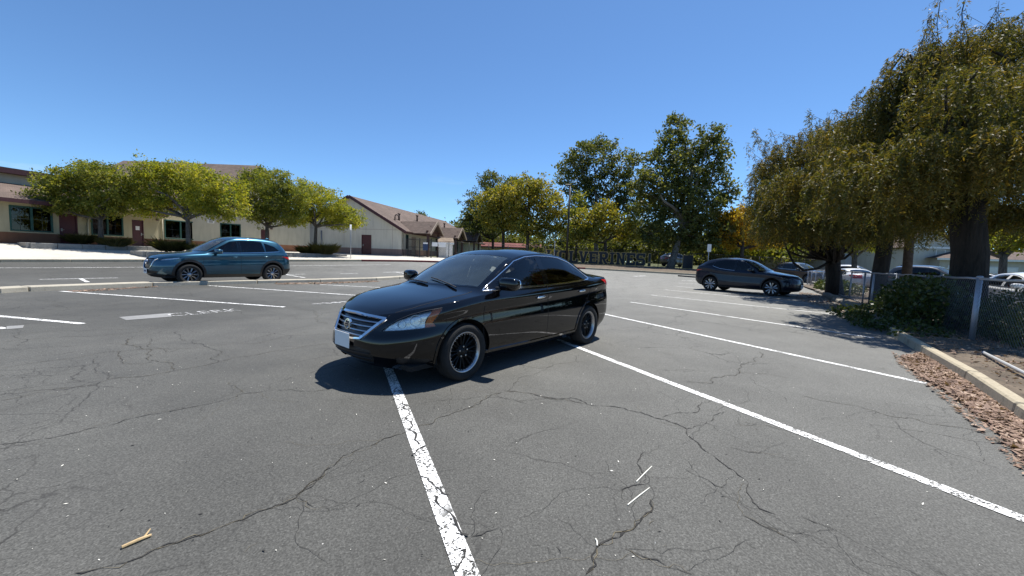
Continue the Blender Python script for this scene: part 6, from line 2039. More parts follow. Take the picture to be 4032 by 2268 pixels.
def common_parts(car, t, P, body_mat, tint='tinted_glass'):
    """panels shared by all cars; P holds the region polygons"""
    sp = car.sp
    cx = lambda u: u
    zax = sp['zax']
    # wheel openings
    for ua in (sp['fa'], sp['ra']):
        R = sp['arch']
        poly = [(ua + R*cos(q), zax + R*sin(q)) for q in np.linspace(0, 2*pi, 33)[:-1]]
        car.cut(poly, 'side', 99, only=(0,), lim=lambda c: c.y > .5)
    if 'cladding' in P:
        for ua in (sp['fa'], sp['ra']):
            R = sp['arch'] + P['cladding']
            poly = [(ua + R*cos(q), zax + R*sin(q)) for q in np.linspace(0, 2*pi, 41)[:-1]]
            car.cut(poly, 'side', 31, only=(0,), lim=lambda c: c.y > .5)
        car.cut(P['sill'], 'side', 31, only=(0,), lim=lambda c: c.y > .5)
        if 'chin' in P: car.cut(P['chin'], 'front', 31, only=(0,), lim=lambda c: c.x > 0)
        if 'rear_chin' in P: car.cut(P['rear_chin'], 'rear', 31, only=(0,), lim=lambda c: c.x < 0)
    for i, d in enumerate(P['doors']):
        car.cut(d, 'side', 10 + i, only=(0,), lim=lambda c: c.y > .3)
    for i, w in enumerate(P['windows']):
        car.cut(w, 'side', 20 + i, only=(0, 10, 11), lim=lambda c: c.y > .3)
    for i, w in enumerate(P.get('black', [])):
        car.cut(w, 'side', 30, only=(0, 10, 11), lim=lambda c: c.y > .3)
    car.cut(P['windscreen'], 'top', 40, only=(0,), lim=lambda c: c.z > P['gz'])
    car.cut(P['backlight'], 'top', 41, only=(0,), lim=lambda c: c.z > P['gz'])
    car.cut(P['hood'], 'top', 42, only=(0,), lim=lambda c: c.z > P['hz'])
    if 'boot' in P: car.cut(P['boot'], 'top', 43, only=(0,), lim=lambda c: c.z > P['hz'])
    for i, (poly, view, pid, lim) in enumerate(P['front_cuts']):
        car.cut(poly, view, pid, only=(0, 31, 42), lim=lim)
    for (poly, view, pid, lim) in P.get('rear_cuts', []):
        car.cut(poly, view, pid, only=(0, 10, 11, 31, 43), lim=lim)
    body = car.part('body_shell', 0, body_mat, t)
    car.part('hood', 42, body_mat, t)
    car.part('boot_lid', 43, body_mat, t)
    if 'cladding' in P: car.part('plastic_cladding', 31, MAT['black_plastic'], t)
    for i in range(len(P['doors'])):
        for sd in ('left', 'right'):
            d = car.part('door', 10 + i, body_mat, t, sd)
            if d is None: continue
            hu, hz = P['handles'][i]
            p, n = car.cast(hu, hz, 'side', .016)
            mb = MB(); sg = 1 if sd == 'left' else -1
            blob_box(mb, (p.x, p.y*sg, p.z), (.095, .013, .016), 3.2, 12, 8, Matrix.Rotation(.06, 3, 'Y'))
            mb.build('handle', P['handle_mat'], d, True)
    for i in range(len(P['windows'])):
        for sd in ('left', 'right'):
            car.part('side_window', 20 + i, MAT[P['glass'][i]], t, sd, -.002)
    tag(car.part('window_pillar', 30, MAT['paint_black'], t), kind='stuff')
    car.part('windscreen', 40, MAT['windscreen_glass'], t, 'both', -.002)
    car.part('rear_window', 41, MAT[tint], t, 'both', -.002)
    # wheel arch liners and underside
    for ua in (sp['fa'], sp['ra']):
        for sg in (1, -1):
            R = sp['arch'] + .004
            V = []
            qs = np.linspace(-.25, pi + .25, 25)
            for q in qs:
                for y in (.45, sp['hw'] - .045):
                    V.append((car.x0 - ua - R*cos(q), sg*y, zax + R*sin(q)))
            n = len(qs)
            MB().add(V, [(2*i, 2*i+1, 2*i+3, 2*i+2) for i in range(n-1)] + [tuple(2*i for i in range(n))]).build('arch_liner', MAT['arch_liner'], t, fix=False)
    mb = MB()
    mb.box(car.x0 - sp['L'] + .55, -sp['hw'] + .12, sp['under'], car.x0 - .3, sp['hw'] - .12, sp['under'] + .05)
    mb.build('underside', MAT['arch_liner'], t)
    # shut lines
    mb = MB()
    for path, view in P['shut']:
        car.ribbon(mb, path, view, .009, .0012, 0, True)
    tag(mb.build('shut_lines', MAT['arch_liner'], body, fix=False), kind='stuff')
    # trim around the glass
    mb = MB()
    car.ribbon(mb, P['ws_trim'], 'top', .05, .003, 0, True)
    mb.build('windscreen_trim', MAT['paint_black'], body, fix=False)
def four_wheels(car, t, R, Rr, wd, style, mats, track, steer=0.0):
    sp = car.sp
    for ua in (sp['fa'], sp['ra']):
        for sg in (1, -1):
            w = wheel(t, 'wheel', (car.x0 - ua, sg*track, R), R, Rr, wd, sg, style, mats)
            if ua == sp['fa'] and steer: w.rotation_euler.z += steer

def wheel_mats(lip, spoke, hub=None):
    return dict(tyre=MAT['tyre_rubber'], lip=MAT[lip], spoke=MAT[spoke], hub=MAT[hub or spoke], lug=MAT['lug_metal'], back=MAT['arch_liner'])

def make_sedan():
    sp = dict(L=4.62, hw=.88, fa=.93, ra=3.63, zax=.315, arch=.365, under=.2, iw=.68, dash=(1.35, .98), cab=(.9, 3.4), seats=(2.05,), seat_z=.50, mir_in=(1.82, 1.26),
        W=[(0, .80), (.5, .862), (1.0, .878), (2.3, .88), (3.6, .88), (4.2, .85), (4.62, .80)],
        z0=[(0, .20), (.5, .165), (1, .18), (3.5, .18), (4.2, .22), (4.62, .30)],
        ze=[(.14, .705), (.25, .745), (.5, .815), (.9, .885), (1.25, .925), (2, .955), (3, .998), (3.8, 1.045), (4.3, 1.078), (4.5, 1.035)],
        zc=[(.14, .705), (.25, .775), (.5, .862), (.9, .945), (1.06, .980), (1.15, 1.025), (1.5, 1.215), (1.9, 1.395), (2.15, 1.455), (2.6, 1.492), (3.0, 1.478), (3.4, 1.395), (3.8, 1.250), (4.04, 1.160), (4.14, 1.138), (4.44, 1.128), (4.5, 1.035)],
        zr=[(.14, .705), (.25, .757), (.5, .842), (.9, .915), (1.15, .950), (1.3, .995), (1.6, 1.165), (1.95, 1.335), (2.2, 1.395), (2.6, 1.425), (3.0, 1.405), (3.4, 1.31), (3.8, 1.150), (4.02, 1.105), (4.3, 1.095), (4.5, 1.035)],
        yr=[(.14, .80), (1.1, .84), (1.3, .86), (1.7, .80), (2.1, .735), (2.6, .715), (3.2, .735), (3.8, .79), (4.1, .83), (4.5, .80)],
        levels=[(0, .90, .17, 4.48, .80, .42, 2.4, 3.0), (.14, .968, .06, 4.57, .85, .42, 2.4, 3.0), (.34, .996, .005, 4.615, .86, .42, 2.4, 3.0), (.55, .998, .015, 4.61, .86, .42, 2.4, 3.0),
                (.74, .980, .05, 4.585, .86, .42, 2.3, 3.0), (.90, .992, .09, 4.545, .86, .42, 2.3, 3.0), (1.0, .948, .14, 4.50, .86, .40, 2.3, 2.9)])
    car = Car(sp)
    t = empty('black_sedan')
    sl = ('slant', radians(45))
    fr = lambda c: c.x > .9
    hl = [(-1.19, .575), (-1.12, .632), (-1.02, .695), (-.90, .748), (-.75, .790), (-.59, .815), (-.595, .785), (-.64, .715), (-.672, .672), (-.64, .632), (-.80, .612), (-.98, .594)]
    am = [(-.68, .803), (-.59, .815), (-.595, .785), (-.64, .715), (-.672, .672), (-.64, .632), (-.745, .619), (-.74, .685), (-.705, .75)]
    P = dict(
        doors=[[(1.20, .30), (1.24, .235), (2.46, .235), (2.46, 1.392), (2.2, 1.372), (1.93, 1.303), (1.60, 1.135), (1.22, .945), (1.19, .6)],
               [(2.46, .235), (3.18, .24), (3.30, .42), (3.42, .62), (3.60, .80), (3.66, .98), (3.60, 1.13), (3.3, 1.315), (3.0, 1.385), (2.7, 1.398), (2.46, 1.392)]],
        windows=[[(1.50, .985), (2.40, 1.008), (2.40, 1.365), (2.2, 1.348), (1.95, 1.285), (1.62, 1.115), (1.50, 1.048)],
                 [(2.52, 1.012), (3.24, 1.040), (3.24, 1.30), (3.0, 1.360), (2.75, 1.376), (2.52, 1.372)],
                 [(3.28, 1.045), (3.60, 1.065), (3.58, 1.105), (3.28, 1.282)]],
        glass=['front_glass', 'tinted_glass', 'tinted_glass'],
        black=[[(1.27, .968), (1.497, .985), (1.497, 1.047)], [(2.403, 1.008), (2.517, 1.012), (2.517, 1.372), (2.403, 1.366)], [(3.243, 1.04), (3.277, 1.044), (3.277, 1.284), (3.243, 1.299)]],
        windscreen=[(1.10, -.01), (1.115, .25), (1.17, .48), (1.27, .685), (1.55, .645), (1.95, .575), (1.90, .35), (1.86, 0), (1.86, -.01)],
        backlight=[(3.40, -.01), (3.38, .35), (3.40, .52), (3.88, .60), (4.02, .45), (4.05, 0), (4.05, -.01)],
        gz=.93, hz=.68,
        hood=[(.10, -.01), (.16, .30), (.235, .46), (.42, .60), (.62, .675), (1.0, .715), (1.16, .70), (1.10, .45), (1.065, .2), (1.06, -.01)],
        boot=[(4.10, -.01), (4.10, .50), (4.2, .60), (4.42, .60), (4.6, .5), (4.6, -.01)],
        front_cuts=[([(-.01, .475), (.245, .492), (.290, .515), (.365, .60), (.465, .700), (.30, .708), (-.01, .715)], 'front', 50, fr),
                    ([(-.01, .225), (.36, .235), (.42, .30), (.40, .385), (.25, .405), (-.01, .405)], 'front', 53, fr),
                    (am, sl, 52, fr), (hl, sl, 51, fr),
                    ([(-1.02, .33), (-.70, .31), (-.66, .27), (-.80, .235), (-1.02, .25)], sl, 53, fr)],
        rear_cuts=[([(4.06, 1.045), (4.45, 1.042), (4.62, 1.03), (4.66, .82), (4.46, .80), (4.24, .95)], 'side', 60, lambda c: c.x < -1.5 and c.y > .3)],
        handles=[(2.27, .845), (3.36, .885)], handle_mat=MAT['chrome'],
        shut=[([(1.20, .235), (1.19, .6), (1.22, .93)], 'side'), ([(2.46, .235), (2.46, 1.0)], 'side'), ([(3.30, .42), (3.42, .62), (3.60, .80), (3.66, .98), (3.62, 1.06)], 'side'), ([(1.22, .235), (3.2, .235)], 'side'),
              ([(.235, .46), (.42, .60), (.62, .675), (1.0, .715), (1.16, .70)], 'top'), ([(.62, .56), (.90, .635)], 'side')],
        ws_trim=[(1.10, 0), (1.115, .25), (1.17, .48), (1.27, .685), (1.55, .645), (1.95, .575)])
    common_parts(car, t, P, MAT['paint_black'])
    # grille
    g = car.part('grille_mesh', 50, MAT['lamp_dark'], t, 'both', -.035)
    mb = MB()
    car.ribbon(mb, [(0, .712), (.30, .706), (.462, .698)], 'front', .035, .012, 0, True)
    car.ribbon(mb, [(.462, .698), (.365, .60), (.292, .515), (.262, .492)], 'front', .040, .014, 0, True)
    car.ribbon(mb, [(0, .478), (.15, .481), (.262, .492)], 'front', .026, .012, 0, True)
    mb.build('grille_frame', MAT['chrome'], t, fix=False)
    mb = MB()
    for zz, ww in ((.660, .40), (.613, .355), (.566, .315), (.522, .28)):
        car.ribbon(mb, [(0, zz), (ww, zz - .004)], 'front', .017, .006, -.004, True)
    mb.build('grille_bars', MAT['rim_silver'], t, fix=False)
    p, n = car.cast(0.0005, .60, 'front', .008)
    mb = MB(); disc(mb, (p.x, 0, p.z), (1, 0, .18), .056, 28, .012, .78)
    mb.box(p.x - .0, -.060, p.z - .013, p.x + .016, .060, p.z + .013)
    em = mb.build('badge', MAT['chrome'], t)
    tm = text_mesh('NISSAN', .021, extrude=.001)
    to = link('badge_lettering', tm, em, MAT['lamp_dark'])
    to.matrix_local = Matrix(((0, 0, 1, p.x + .0175), (1, 0, 0, 0), (0, 1, 0, p.z), (0, 0, 0, 1)))
    # lower intakes
    car.part('lower_intake', 53, MAT['black_plastic'], t, 'both', -.012)
    mb = MB()
    for zz in (.29, .345): car.ribbon(mb, [(0, zz), (.38, zz)], 'front', .014, .004, -.004, True)
    mb.build('intake_bars', MAT['black_plastic'], t, fix=False)
    # lamps
    for sd, sg in (('left', 1), ('right', -1)):
        h = car.part('headlight', 51, MAT['reflector'], t, sd, -.030)
        car.part('lens', (51, 52), MAT['lamp_glass'], h, sd, .001)
        car.part('turn_signal', 52, MAT['amber'], h, sd, -.006)
        mb = MB()
        for (a, z, r) in ((-.84, .692, .058), (-.98, .655, .042)):
            p, n = car.cast(a, z, sl, -.020)
            disc(mb, (p.x, p.y*sg, p.z), (n.x, n.y*sg, n.z), r, 24, .006, .93)
        mb.build('lamp_bowl', MAT['rim_silver'], h)
        if sg > 0:
            mb = MB()
        mb = MB()
        for i in range(len(hl)):
            pass
        car.ribbon(mb, hl, sl, .010, .002, 0, False, True)
        if sg < 0: mb.v = [(x, -y, z) for (x, y, z) in mb.v]
        mb.build('lamp_seal', MAT['lamp_dark'], h, fix=False)
        tl = car.part('tail_light', 60, MAT['tail_red'], t, sd, .002)
        mb = MB()
        car.ribbon(mb, [(4.30, .965), (4.42, .945), (4.55, .92)], 'side', .055, .003, .003)
        if sg < 0: mb.v = [(x, -y, z) for (x, y, z) in mb.v]
        mb.build('clear_band', MAT['tail_clear'], tl, fix=False)
        side_mirror(t, car, 1.50, .965, 1.045, sg, MAT['paint_black'])
    # bright trim round the side glass
    twin_trim('window_trim', MAT['chrome'], t, car, [
        ([(1.265, .962), (1.50, .972), (2.0, .985), (2.5, .998), (3.0, 1.018), (3.45, 1.043), (3.62, 1.056), (3.655, 1.075), (3.63, 1.10)], .026, .007),
        ([(1.265, .962), (1.60, 1.138), (1.94, 1.310), (2.2, 1.374), (2.46, 1.394), (2.75, 1.396), (3.0, 1.380), (3.28, 1.312), (3.50, 1.19), (3.63, 1.10)], .015, .005)])
    # wheel arch lips, sill step
    mb = MB()
    for ua in (sp['fa'], sp['ra']):
        R = sp['arch'] + .010
        car.ribbon(mb, [(ua + R*cos(q), sp['zax'] + R*sin(q)) for q in np.linspace(-.18, pi + .18, 30)], 'side', .035, .012, 0, True)
    car.ribbon(mb, [(1.25, .27), (2.2, .26), (3.25, .27)], 'side', .05, .012, 0, True)
    mb.build('body_edges', MAT['paint_black'], t, fix=False)
    # plate, wipers, aerial
    p, n = car.cast(.001, .42, 'front', .018)
    mb = MB(); mb.box(p.x, -.152, .375, p.x + .006, .152, .53)
    mb.build('licence_plate', MAT['plate_white'], t, bevel=.003)
    mb = MB()
    for (a, b) in (((1.10, .50), (1.20, -.08)), ((1.085, -.02), (1.16, -.52))):
        pts = []
        for k in range(7):
            q = k / 6
            uu, yy = a[0] + (b[0]-a[0])*q, a[1] + (b[1]-a[1])*q
            p, n = car.cast(uu, abs(yy), 'top', .018)
            pts.append((p.x, p.y if yy > 0 else -p.y, p.z))
        mb.tube(pts, .009, 5)
    mb.build('wiper', MAT['black_plastic'], t)
    interior(t, car)
    four_wheels(car, t, .315, .222, .20, dict(n=8, bars=[(-.10, -.17, .010, .009), (.10, .17, .010, .009)], lip=.016, dish=.55, hub=.35, rivets=True), wheel_mats('rim_lip', 'rim_black'), .775)
    tag(t, 'black four-door sedan parked across the white stall line', 'car')
    return t
sedan = make_sedan()
_a, _b = np.array([-.49, 4.10]), np.array([1.26, 6.19])
_d = (_a - _b) / np.linalg.norm(_a - _b); _l = np.array([-_d[1], _d[0]])
_m = (_a + _b) / 2 - _l * .86
sedan.location = (_m[0], _m[1], 0)
sedan.rotation_euler = (0, 0, math.atan2(_d[1], _d[0]))
def make_suv(kind):
    """kind: 'blue' rounded crossover, 'slate' low coupe-roofed crossover"""
    sl = ('slant', radians(45))
    fr = lambda c: c.x > .9
    if kind == 'blue':
        sp = dict(L=4.55, hw=.92, fa=.94, ra=3.64, zax=.36, arch=.40, under=.24, iw=.72, dash=(1.55, 1.06), cab=(1.1, 3.6), seats=(2.2, 3.05), seat_z=.66, mir_in=(2.0, 1.44),
            W=[(0, .84), (.5, .90), (1.0, .915), (2.3, .92), (3.6, .92), (4.2, .89), (4.55, .85)],
            z0=[(0, .26), (.5, .22), (1, .23), (3.5, .23), (4.2, .27), (4.55, .34)],
            ze=[(.12, .86), (.25, .885), (.6, .945), (1.2, 1.0), (2.0, 1.035), (3.0, 1.07), (3.8, 1.11), (4.25, 1.10), (4.45, .98)],
            zc=[(.12, .86), (.22, .93), (.6, 1.015), (1.0, 1.075), (1.2, 1.105), (1.3, 1.15), (1.7, 1.385), (2.05, 1.565), (2.3, 1.635), (2.7, 1.672), (3.2, 1.668), (3.7, 1.63), (3.98, 1.585), (4.06, 1.52), (4.22, 1.34), (4.36, 1.13), (4.45, .98)],
            zr=[(.12, .86), (.25, .905), (.6, .985), (1.2, 1.04), (1.42, 1.085), (1.8, 1.315), (2.15, 1.50), (2.45, 1.575), (3.0, 1.595), (3.5, 1.57), (3.9, 1.50), (4.12, 1.34), (4.32, 1.13), (4.45, .98)],
            yr=[(.12, .80), (1.1, .84), (1.42, .87), (1.8, .82), (2.2, .765), (2.8, .745), (3.5, .745), (4.0, .78), (4.45, .82)],
            levels=[(0, .90, .18, 4.42, .80, .50, 2.4, 2.7), (.14, .965, .07, 4.51, .85, .5, 2.4, 2.7), (.32, .996, .02, 4.55, .86, .5, 2.4, 2.7), (.55, .998, .015, 4.54, .86, .5, 2.4, 2.7),
                    (.74, .985, .03, 4.52, .86, .5, 2.35, 2.7), (.90, .990, .07, 4.49, .86, .5, 2.3, 2.6), (1.0, .945, .12, 4.45, .86, .46, 2.3, 2.6)])
        hl = [(-1.08, .795), (-.95, .845), (-.72, .878), (-.50, .888), (-.55, .852), (-.72, .815), (-.98, .782)]
        P = dict(cladding=.075, sill=[(.9, .2), (3.7, .2), (3.7, .345), (.9, .345)], chin=[(-.01, .15), (.95, .15), (.95, .345), (-.01, .345)], rear_chin=[(-.01, .2), (.95, .2), (.95, .52), (-.01, .50)],
            doors=[[(1.33, .40), (1.36, .345), (2.5, .345), (2.5, 1.545), (2.2, 1.505), (1.93, 1.365), (1.36, 1.05), (1.32, .7)], [(2.5, .345), (3.12, .36), (3.25, .62), (3.45, .80), (3.62, .98), (3.5, 1.33), (3.36, 1.52), (3.0, 1.565), (2.5, 1.555)]],
            windows=[[(1.70, 1.085), (2.44, 1.10), (2.44, 1.50), (2.2, 1.465), (1.95, 1.325), (1.70, 1.19)], [(2.54, 1.105), (3.36, 1.14), (3.30, 1.50), (3.0, 1.525), (2.54, 1.515)], [(3.41, 1.15), (3.92, 1.195), (3.74, 1.35), (3.38, 1.475)]],
            glass=['front_glass', 'tinted_glass', 'tinted_glass'],
            black=[[(1.46, 1.07), (1.697, 1.085), (1.697, 1.19)], [(2.443, 1.10), (2.537, 1.104), (2.537, 1.515), (2.443, 1.502)]],
            windscreen=[(1.25, -.01), (1.27, .3), (1.34, .55), (1.46, .715), (1.8, .675), (2.13, .61), (2.07, .35), (2.04, 0), (2.04, -.01)],
            backlight=[(4.04, -.01), (4.04, .5), (4.10, .60), (4.28, .62), (4.30, .3), (4.30, -.01)], gz=1.0, hz=.82,
            hood=[(.10, -.01), (.17, .35), (.27, .50), (.50, .645), (1.1, .77), (1.3, .745), (1.22, .4), (1.19, -.01)],
            front_cuts=[([(-.01, .50), (.28, .525), (.37, .62), (.42, .80), (.36, .845), (-.01, .85)], 'front', 50, fr), (hl, sl, 51, fr), ([(-.01, .36), (.50, .36), (.58, .44), (.30, .46), (-.01, .46)], 'front', 53, fr)],
            rear_cuts=[([(3.98, .99), (4.30, .965), (4.53, .95), (4.53, .86), (4.30, .875)], 'side', 60, lambda c: c.x < -1.4 and c.y > .3)],
            handles=[(2.30, .93), (3.38, .97)], handle_mat=MAT['paint_blue'],
            shut=[([(1.36, .36), (1.32, .7), (1.36, 1.03)], 'side'), ([(2.5, .36), (2.5, 1.1)], 'side'), ([(3.25, .62), (3.45, .80), (3.62, .98), (3.58, 1.1)], 'side'), ([(.27, .50), (.50, .645), (1.1, .77), (1.3, .745)], 'top')],
            ws_trim=[(1.25, 0), (1.27, .3), (1.34, .55), (1.46, .715), (1.8, .675), (2.13, .61)])
        body = MAT['paint_blue']; R, Rr, wd, track = .36, .238, .225, .80
        style = dict(n=10, bars=[(0, .05, .013, .010), (.0, -.10, .006, .006)], lip=.012, dish=.85, hub=.7)
        wm = wheel_mats('rim_dark', 'rim_silver'); name = 'blue_crossover'; gl = 'windscreen_glass'
        mir = (1.72, 1.03, 1.115)
    else:
        sp = dict(L=4.80, hw=.945, fa=.95, ra=3.80, zax=.372, arch=.415, under=.22, iw=.74, dash=(1.6, 1.03), cab=(1.1, 3.7), seats=(2.35, 3.2), seat_z=.62, mir_in=(2.1, 1.40),
            W=[(0, .86), (.5, .925), (1.0, .94), (2.3, .93), (3.6, .945), (4.3, .91), (4.8, .86)],
            z0=[(0, .24), (.5, .20), (1, .22), (3.5, .22), (4.3, .27), (4.8, .36)],
            ze=[(.10, .80), (.3, .86), (.9, .95), (1.4, .995), (2.2, 1.02), (3.0, 1.06), (3.6, 1.14), (4.1, 1.20), (4.5, 1.20), (4.62, 1.15), (4.68, 1.02)],
            zc=[(.10, .80), (.22, .885), (.7, .985), (1.1, 1.05), (1.25, 1.075), (1.35, 1.12), (1.7, 1.31), (2.15, 1.52), (2.5, 1.60), (2.95, 1.64), (3.5, 1.625), (4.0, 1.555), (4.3, 1.45), (4.5, 1.33), (4.62, 1.21), (4.68, 1.02)],
            zr=[(.10, .80), (.3, .88), (.9, .98), (1.3, 1.02), (1.5, 1.06), (1.9, 1.29), (2.3, 1.47), (2.7, 1.55), (3.1, 1.565), (3.6, 1.53), (4.0, 1.455), (4.35, 1.30), (4.5, 1.225), (4.62, 1.16), (4.68, 1.02)],
            yr=[(.12, .80), (1.1, .84), (1.5, .87), (1.9, .82), (2.3, .765), (2.8, .745), (3.5, .745), (4.0, .77), (4.66, .82)],
            levels=[(0, .90, .16, 4.64, .75, .45, 2.7, 2.9), (.14, .965, .06, 4.75, .8, .45, 2.7, 2.9), (.32, .998, .01, 4.80, .8, .45, 2.7, 2.9), (.55, .985, .005, 4.79, .8, .45, 2.7, 2.9),
                    (.74, .975, .02, 4.78, .8, .45, 2.6, 2.9), (.90, .992, .05, 4.75, .8, .45, 2.5, 2.8), (1.0, .945, .10, 4.68, .8, .42, 2.5, 2.7)])
        hl = [(-1.16, .735), (-1.0, .79), (-.78, .83), (-.60, .845), (-.64, .81), (-.80, .765), (-1.05, .715)]
        P = dict(cladding=.06, sill=[(.9, .15), (3.9, .15), (3.9, .30), (.9, .30)], chin=[(-.01, .15), (.95, .15), (.95, .30), (-.01, .30)], rear_chin=[(-.01, .2), (.95, .2), (.95, .50), (-.01, .50)],
            doors=[[(1.40, .36), (1.43, .30), (2.62, .30), (2.62, 1.51), (2.3, 1.455), (1.95, 1.32), (1.42, 1.02), (1.39, .7)], [(2.62, .30), (3.22, .31), (3.36, .55), (3.55, .78), (3.80, 1.0), (3.80, 1.25), (3.6, 1.45), (3.3, 1.52), (2.62, 1.52)]],
            windows=[[(1.80, 1.055), (2.57, 1.07), (2.57, 1.485), (2.3, 1.425), (2.0, 1.30), (1.80, 1.19)], [(2.67, 1.08), (3.35, 1.12), (3.70, 1.22), (3.62, 1.43), (3.3, 1.495), (2.67, 1.50)], [(3.74, 1.235), (4.18, 1.215), (4.0, 1.31), (3.66, 1.42)]],
            glass=['front_glass', 'tinted_glass', 'tinted_glass'],
            black=[[(1.52, 1.035), (1.797, 1.055), (1.797, 1.19)], [(2.573, 1.07), (2.667, 1.08), (2.667, 1.50), (2.573, 1.487)]],
            windscreen=[(1.30, -.01), (1.33, .3), (1.41, .55), (1.54, .735), (1.9, .69), (2.25, .625), (2.19, .35), (2.16, 0), (2.16, -.01)],
            backlight=[(3.75, -.01), (3.75, .5), (3.85, .58), (4.40, .62), (4.48, .3), (4.48, -.01)], gz=1.0, hz=.70,
            hood=[(.10, -.01), (.18, .35), (.30, .52), (.55, .66), (1.1, .78), (1.36, .76), (1.28, .4), (1.24, -.01)],
            front_cuts=[(hl, sl, 51, fr), ([(-.01, .34), (.40, .34), (.62, .40), (.45, .50), (-.01, .50)], 'front', 53, fr)],
            rear_cuts=[([(4.25, 1.02), (4.55, 1.01), (4.77, .99), (4.77, .93), (4.55, .95)], 'side', 60, lambda c: c.x < -1.4 and c.y > .3)],
            handles=[(2.42, .94), (3.50, .98)], handle_mat=MAT['paint_slate'],
            shut=[([(1.43, .32), (1.39, .7), (1.42, 1.0)], 'side'), ([(2.62, .32), (2.62, 1.07)], 'side'), ([(3.36, .55), (3.55, .78), (3.80, 1.0), (3.82, 1.1)], 'side'), ([(.30, .52), (.55, .66), (1.1, .78), (1.36, .76)], 'top')],
            ws_trim=[(1.30, 0), (1.33, .3), (1.41, .55), (1.54, .735), (1.9, .69), (2.25, .625)])
        body = MAT['paint_slate']; R, Rr, wd, track = .372, .275, .235, .815
        style = dict(n=5, bars=[(-.12, -.26, .016, .030), (.12, .26, .016, .030)], lip=.010, dish=.85, hub=.7, rot=.31)
        wm = wheel_mats('rim_black', 'rim_silver'); name = 'slate_crossover'; gl = 'windscreen_glass'
        mir = (1.80, 1.06, 1.09)
    car = Car(sp, .8)
    t = empty(name)
    common_parts(car, t, P, body)
    if kind == 'blue':
        car.part('grille_mesh', 50, MAT['lamp_dark'], t, 'both', -.03)
        mb = MB()
        car.ribbon(mb, [(0, .497), (.28, .520), (.375, .615), (.425, .79), (.50, .835)], 'front', .032, .014, 0, True)
        mb.build('grille_frame', MAT['chrome'], t, fix=False)
        p, n = car.cast(.001, .73, 'front', -.005)
        mb = MB(); disc(mb, (p.x, 0, p.z), (1, 0, .1), .075, 26, .012, .86)
        mb.tube([(p.x+.01, -.066, p.z+.02), (p.x+.01, -.03, p.z+.035), (p.x+.01, 0, p.z-.03), (p.x+.01, .03, p.z+.035), (p.x+.01, .066, p.z+.02)], .008, 5)
        mb.build('badge', MAT['chrome'], t)
        twin_trim('window_trim', MAT['chrome'], t, car, [([(1.45, 1.045), (1.70, 1.055), (2.5, 1.078), (3.3, 1.115), (3.93, 1.165)], .018, .006)])
        mb = MB(); blob_box(mb, (car.x0 - 3.85, 0, 1.64), (.09, .025, .04), 2.2, 12, 8); mb.build('roof_aerial', body, t, True)
        pz = .36
    else:
        twin_trim('window_trim', MAT['chrome'], t, car, [([(2.62, 1.035), (3.0, 1.06), (3.35, 1.10), (3.62, 1.175), (3.72, 1.215)], .018, .006)])
        p, n = car.cast(.001, .60, 'front', .004)
        mb = MB(); disc(mb, (p.x, 0, p.z), (1, 0, .2), .06, 24, .012, .8); mb.build('badge', MAT['chrome'], t)
        pz = .38
    car.part('lower_intake', 53, MAT['black_plastic'], t, 'both', -.012)
    p, n = car.cast(.001, pz + .07, 'front', .02)
    mb = MB(); mb.box(p.x, -.152, pz, p.x + .006, .152, pz + .152); lp = mb.build('licence_plate', MAT['plate_white'], t)
    mb = MB(); mb.box(p.x + .0062, -.11, pz + .05, p.x + .0075, .11, pz + .10); mb.build('plate_characters', MAT['plate_text'], lp)
    for sd, sg in (('left', 1), ('right', -1)):
        h = car.part('headlight', 51, MAT['reflector'] if kind == 'blue' else MAT['lamp_dark'], t, sd, -.02)
        car.part('lens', 51, MAT['lamp_glass'], h, sd, .001)
        car.part('tail_light', 60, MAT['tail_red'], t, sd, .002)
        side_mirror(t, car, *mir, sg, body, 1.08)
    interior(t, car)
    four_wheels(car, t, R, Rr, wd, style, wm, track)
    return t
def place_car(t, front, rear, near, off):
    """front, rear: ground points under the wheels of the near side; near: +1 left, -1 right"""
    a, b = np.array(front, float), np.array(rear, float)
    d = (a - b) / np.linalg.norm(a - b)
    l = np.array([-d[1], d[0]]) * near
    m = (a + b) / 2 - l * off
    t.location = (m[0], m[1], ground_z(m[0], m[1]))
    t.rotation_euler = (0, 0, math.atan2(d[1], d[0]))
blue_suv = make_suv('blue')
place_car(blue_suv, (-11.15, 13.28), (-9.70, 15.56), 1, .89)
blue_suv.scale = (1, 1, 1.065)
for _o in blue_suv.children:
    if _o.name.startswith('wheel'): _o.scale = (1, 1, 1/1.065); _o.location.z /= 1.065
tag(blue_suv, 'metallic teal blue crossover parked behind the low concrete kerb', 'car')
slate_suv = make_suv('slate')
place_car(slate_suv, (12.22, 18.15), (10.47, 20.40), -1, .91)
slate_suv.scale = (1, 1, 1.09)
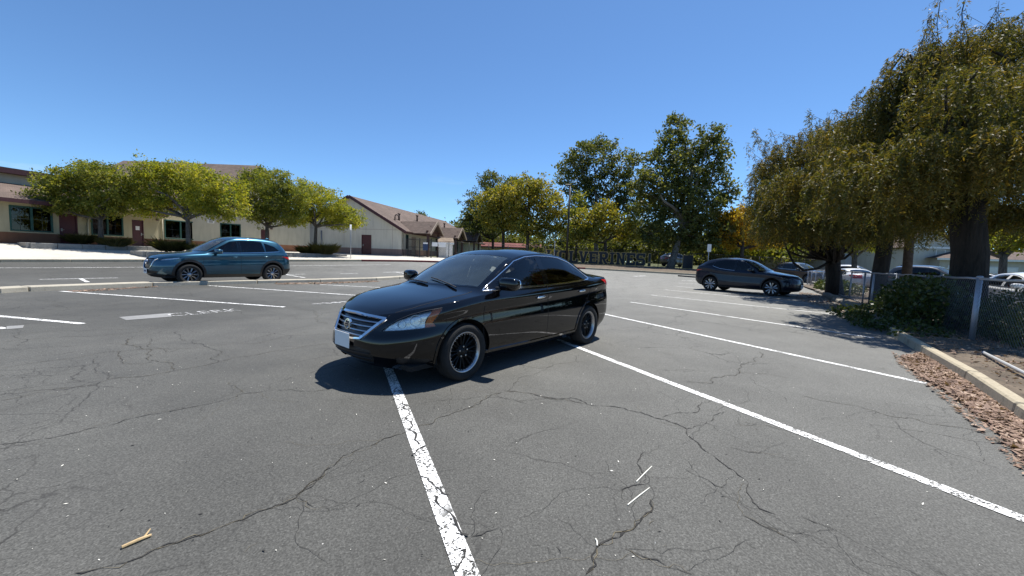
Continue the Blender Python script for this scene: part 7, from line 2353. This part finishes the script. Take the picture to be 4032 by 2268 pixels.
for _o in slate_suv.children:
    if _o.name.startswith('wheel'): _o.scale = (1, 1, 1/1.09); _o.location.z /= 1.09
tag(slate_suv, 'dark slate blue crossover with sloping roof parked nose to the wire fence', 'car')
# ------------------------------------------------------------------ cars beyond the fences
def repaint(t, old, new):
    for o in [t] + list(t.children_recursive):
        if o.type == 'MESH':
            for s in o.material_slots:
                if s.material == MAT[old]:
                    s.link = 'OBJECT'; s.material = MAT[new]
def drop(t, names):
    for o in [c for c in t.children if c.name.split('.')[0] in names]:
        for c in list(o.children_recursive)[::-1]: bpy.data.objects.remove(c)
        bpy.data.objects.remove(o)
def parked(src, old, new, name, label, px, d, heading, z=.02):
    t = copy_tree(src)
    t.name = name
    drop(t, ('badge', 'licence_plate', 'interior'))
    repaint(t, old, new)
    p = at(px, 1100, d)
    t.location = (p[0], p[1], z); t.rotation_euler = (0, 0, heading)
    for k in ('group',): 
        if k in t: del t[k]
    tag(t, label, 'car', 'cars parked beyond the fences')
    return t
sh = math.atan2(FD[1], FD[0])
parked(sedan, 'paint_black', 'paint_white', 'white_sedan', 'white sedan seen from behind between two fence posts', 3345, 27.5, sh + .25)
parked(slate_suv, 'paint_slate', 'paint_white', 'white_crossover', 'white crossover across the street beyond the white sedan', 3370, 37.0, sh + pi + 1.2, .1)
parked(blue_suv, 'paint_blue', 'paint_dark', 'black_crossover', 'black crossover behind the nose of the slate crossover', 3150, 34.0, sh + pi + .8, .1)
parked(blue_suv, 'paint_blue', 'paint_dark', 'dark_crossover', 'dark crossover behind the ivy, left of the thickest trunk', 3690, 22.0, sh + pi + 1.0, .02)
parked(sedan, 'paint_black', 'paint_dark', 'dark_sedan', 'dark sedan parked before the white garage doors', 3905, 22.5, sh + pi + .9, .02)
parked(sedan, 'paint_black', 'paint_white', 'white_car', 'white car close behind the wire mesh at the right edge', 4120, 11.8, sh + pi + .1, .02)
parked(slate_suv, 'paint_slate', 'paint_grey', 'distant_crossover', 'grey crossover behind the fence right of the lettering', 2660, 52.0, .4, 1.0)
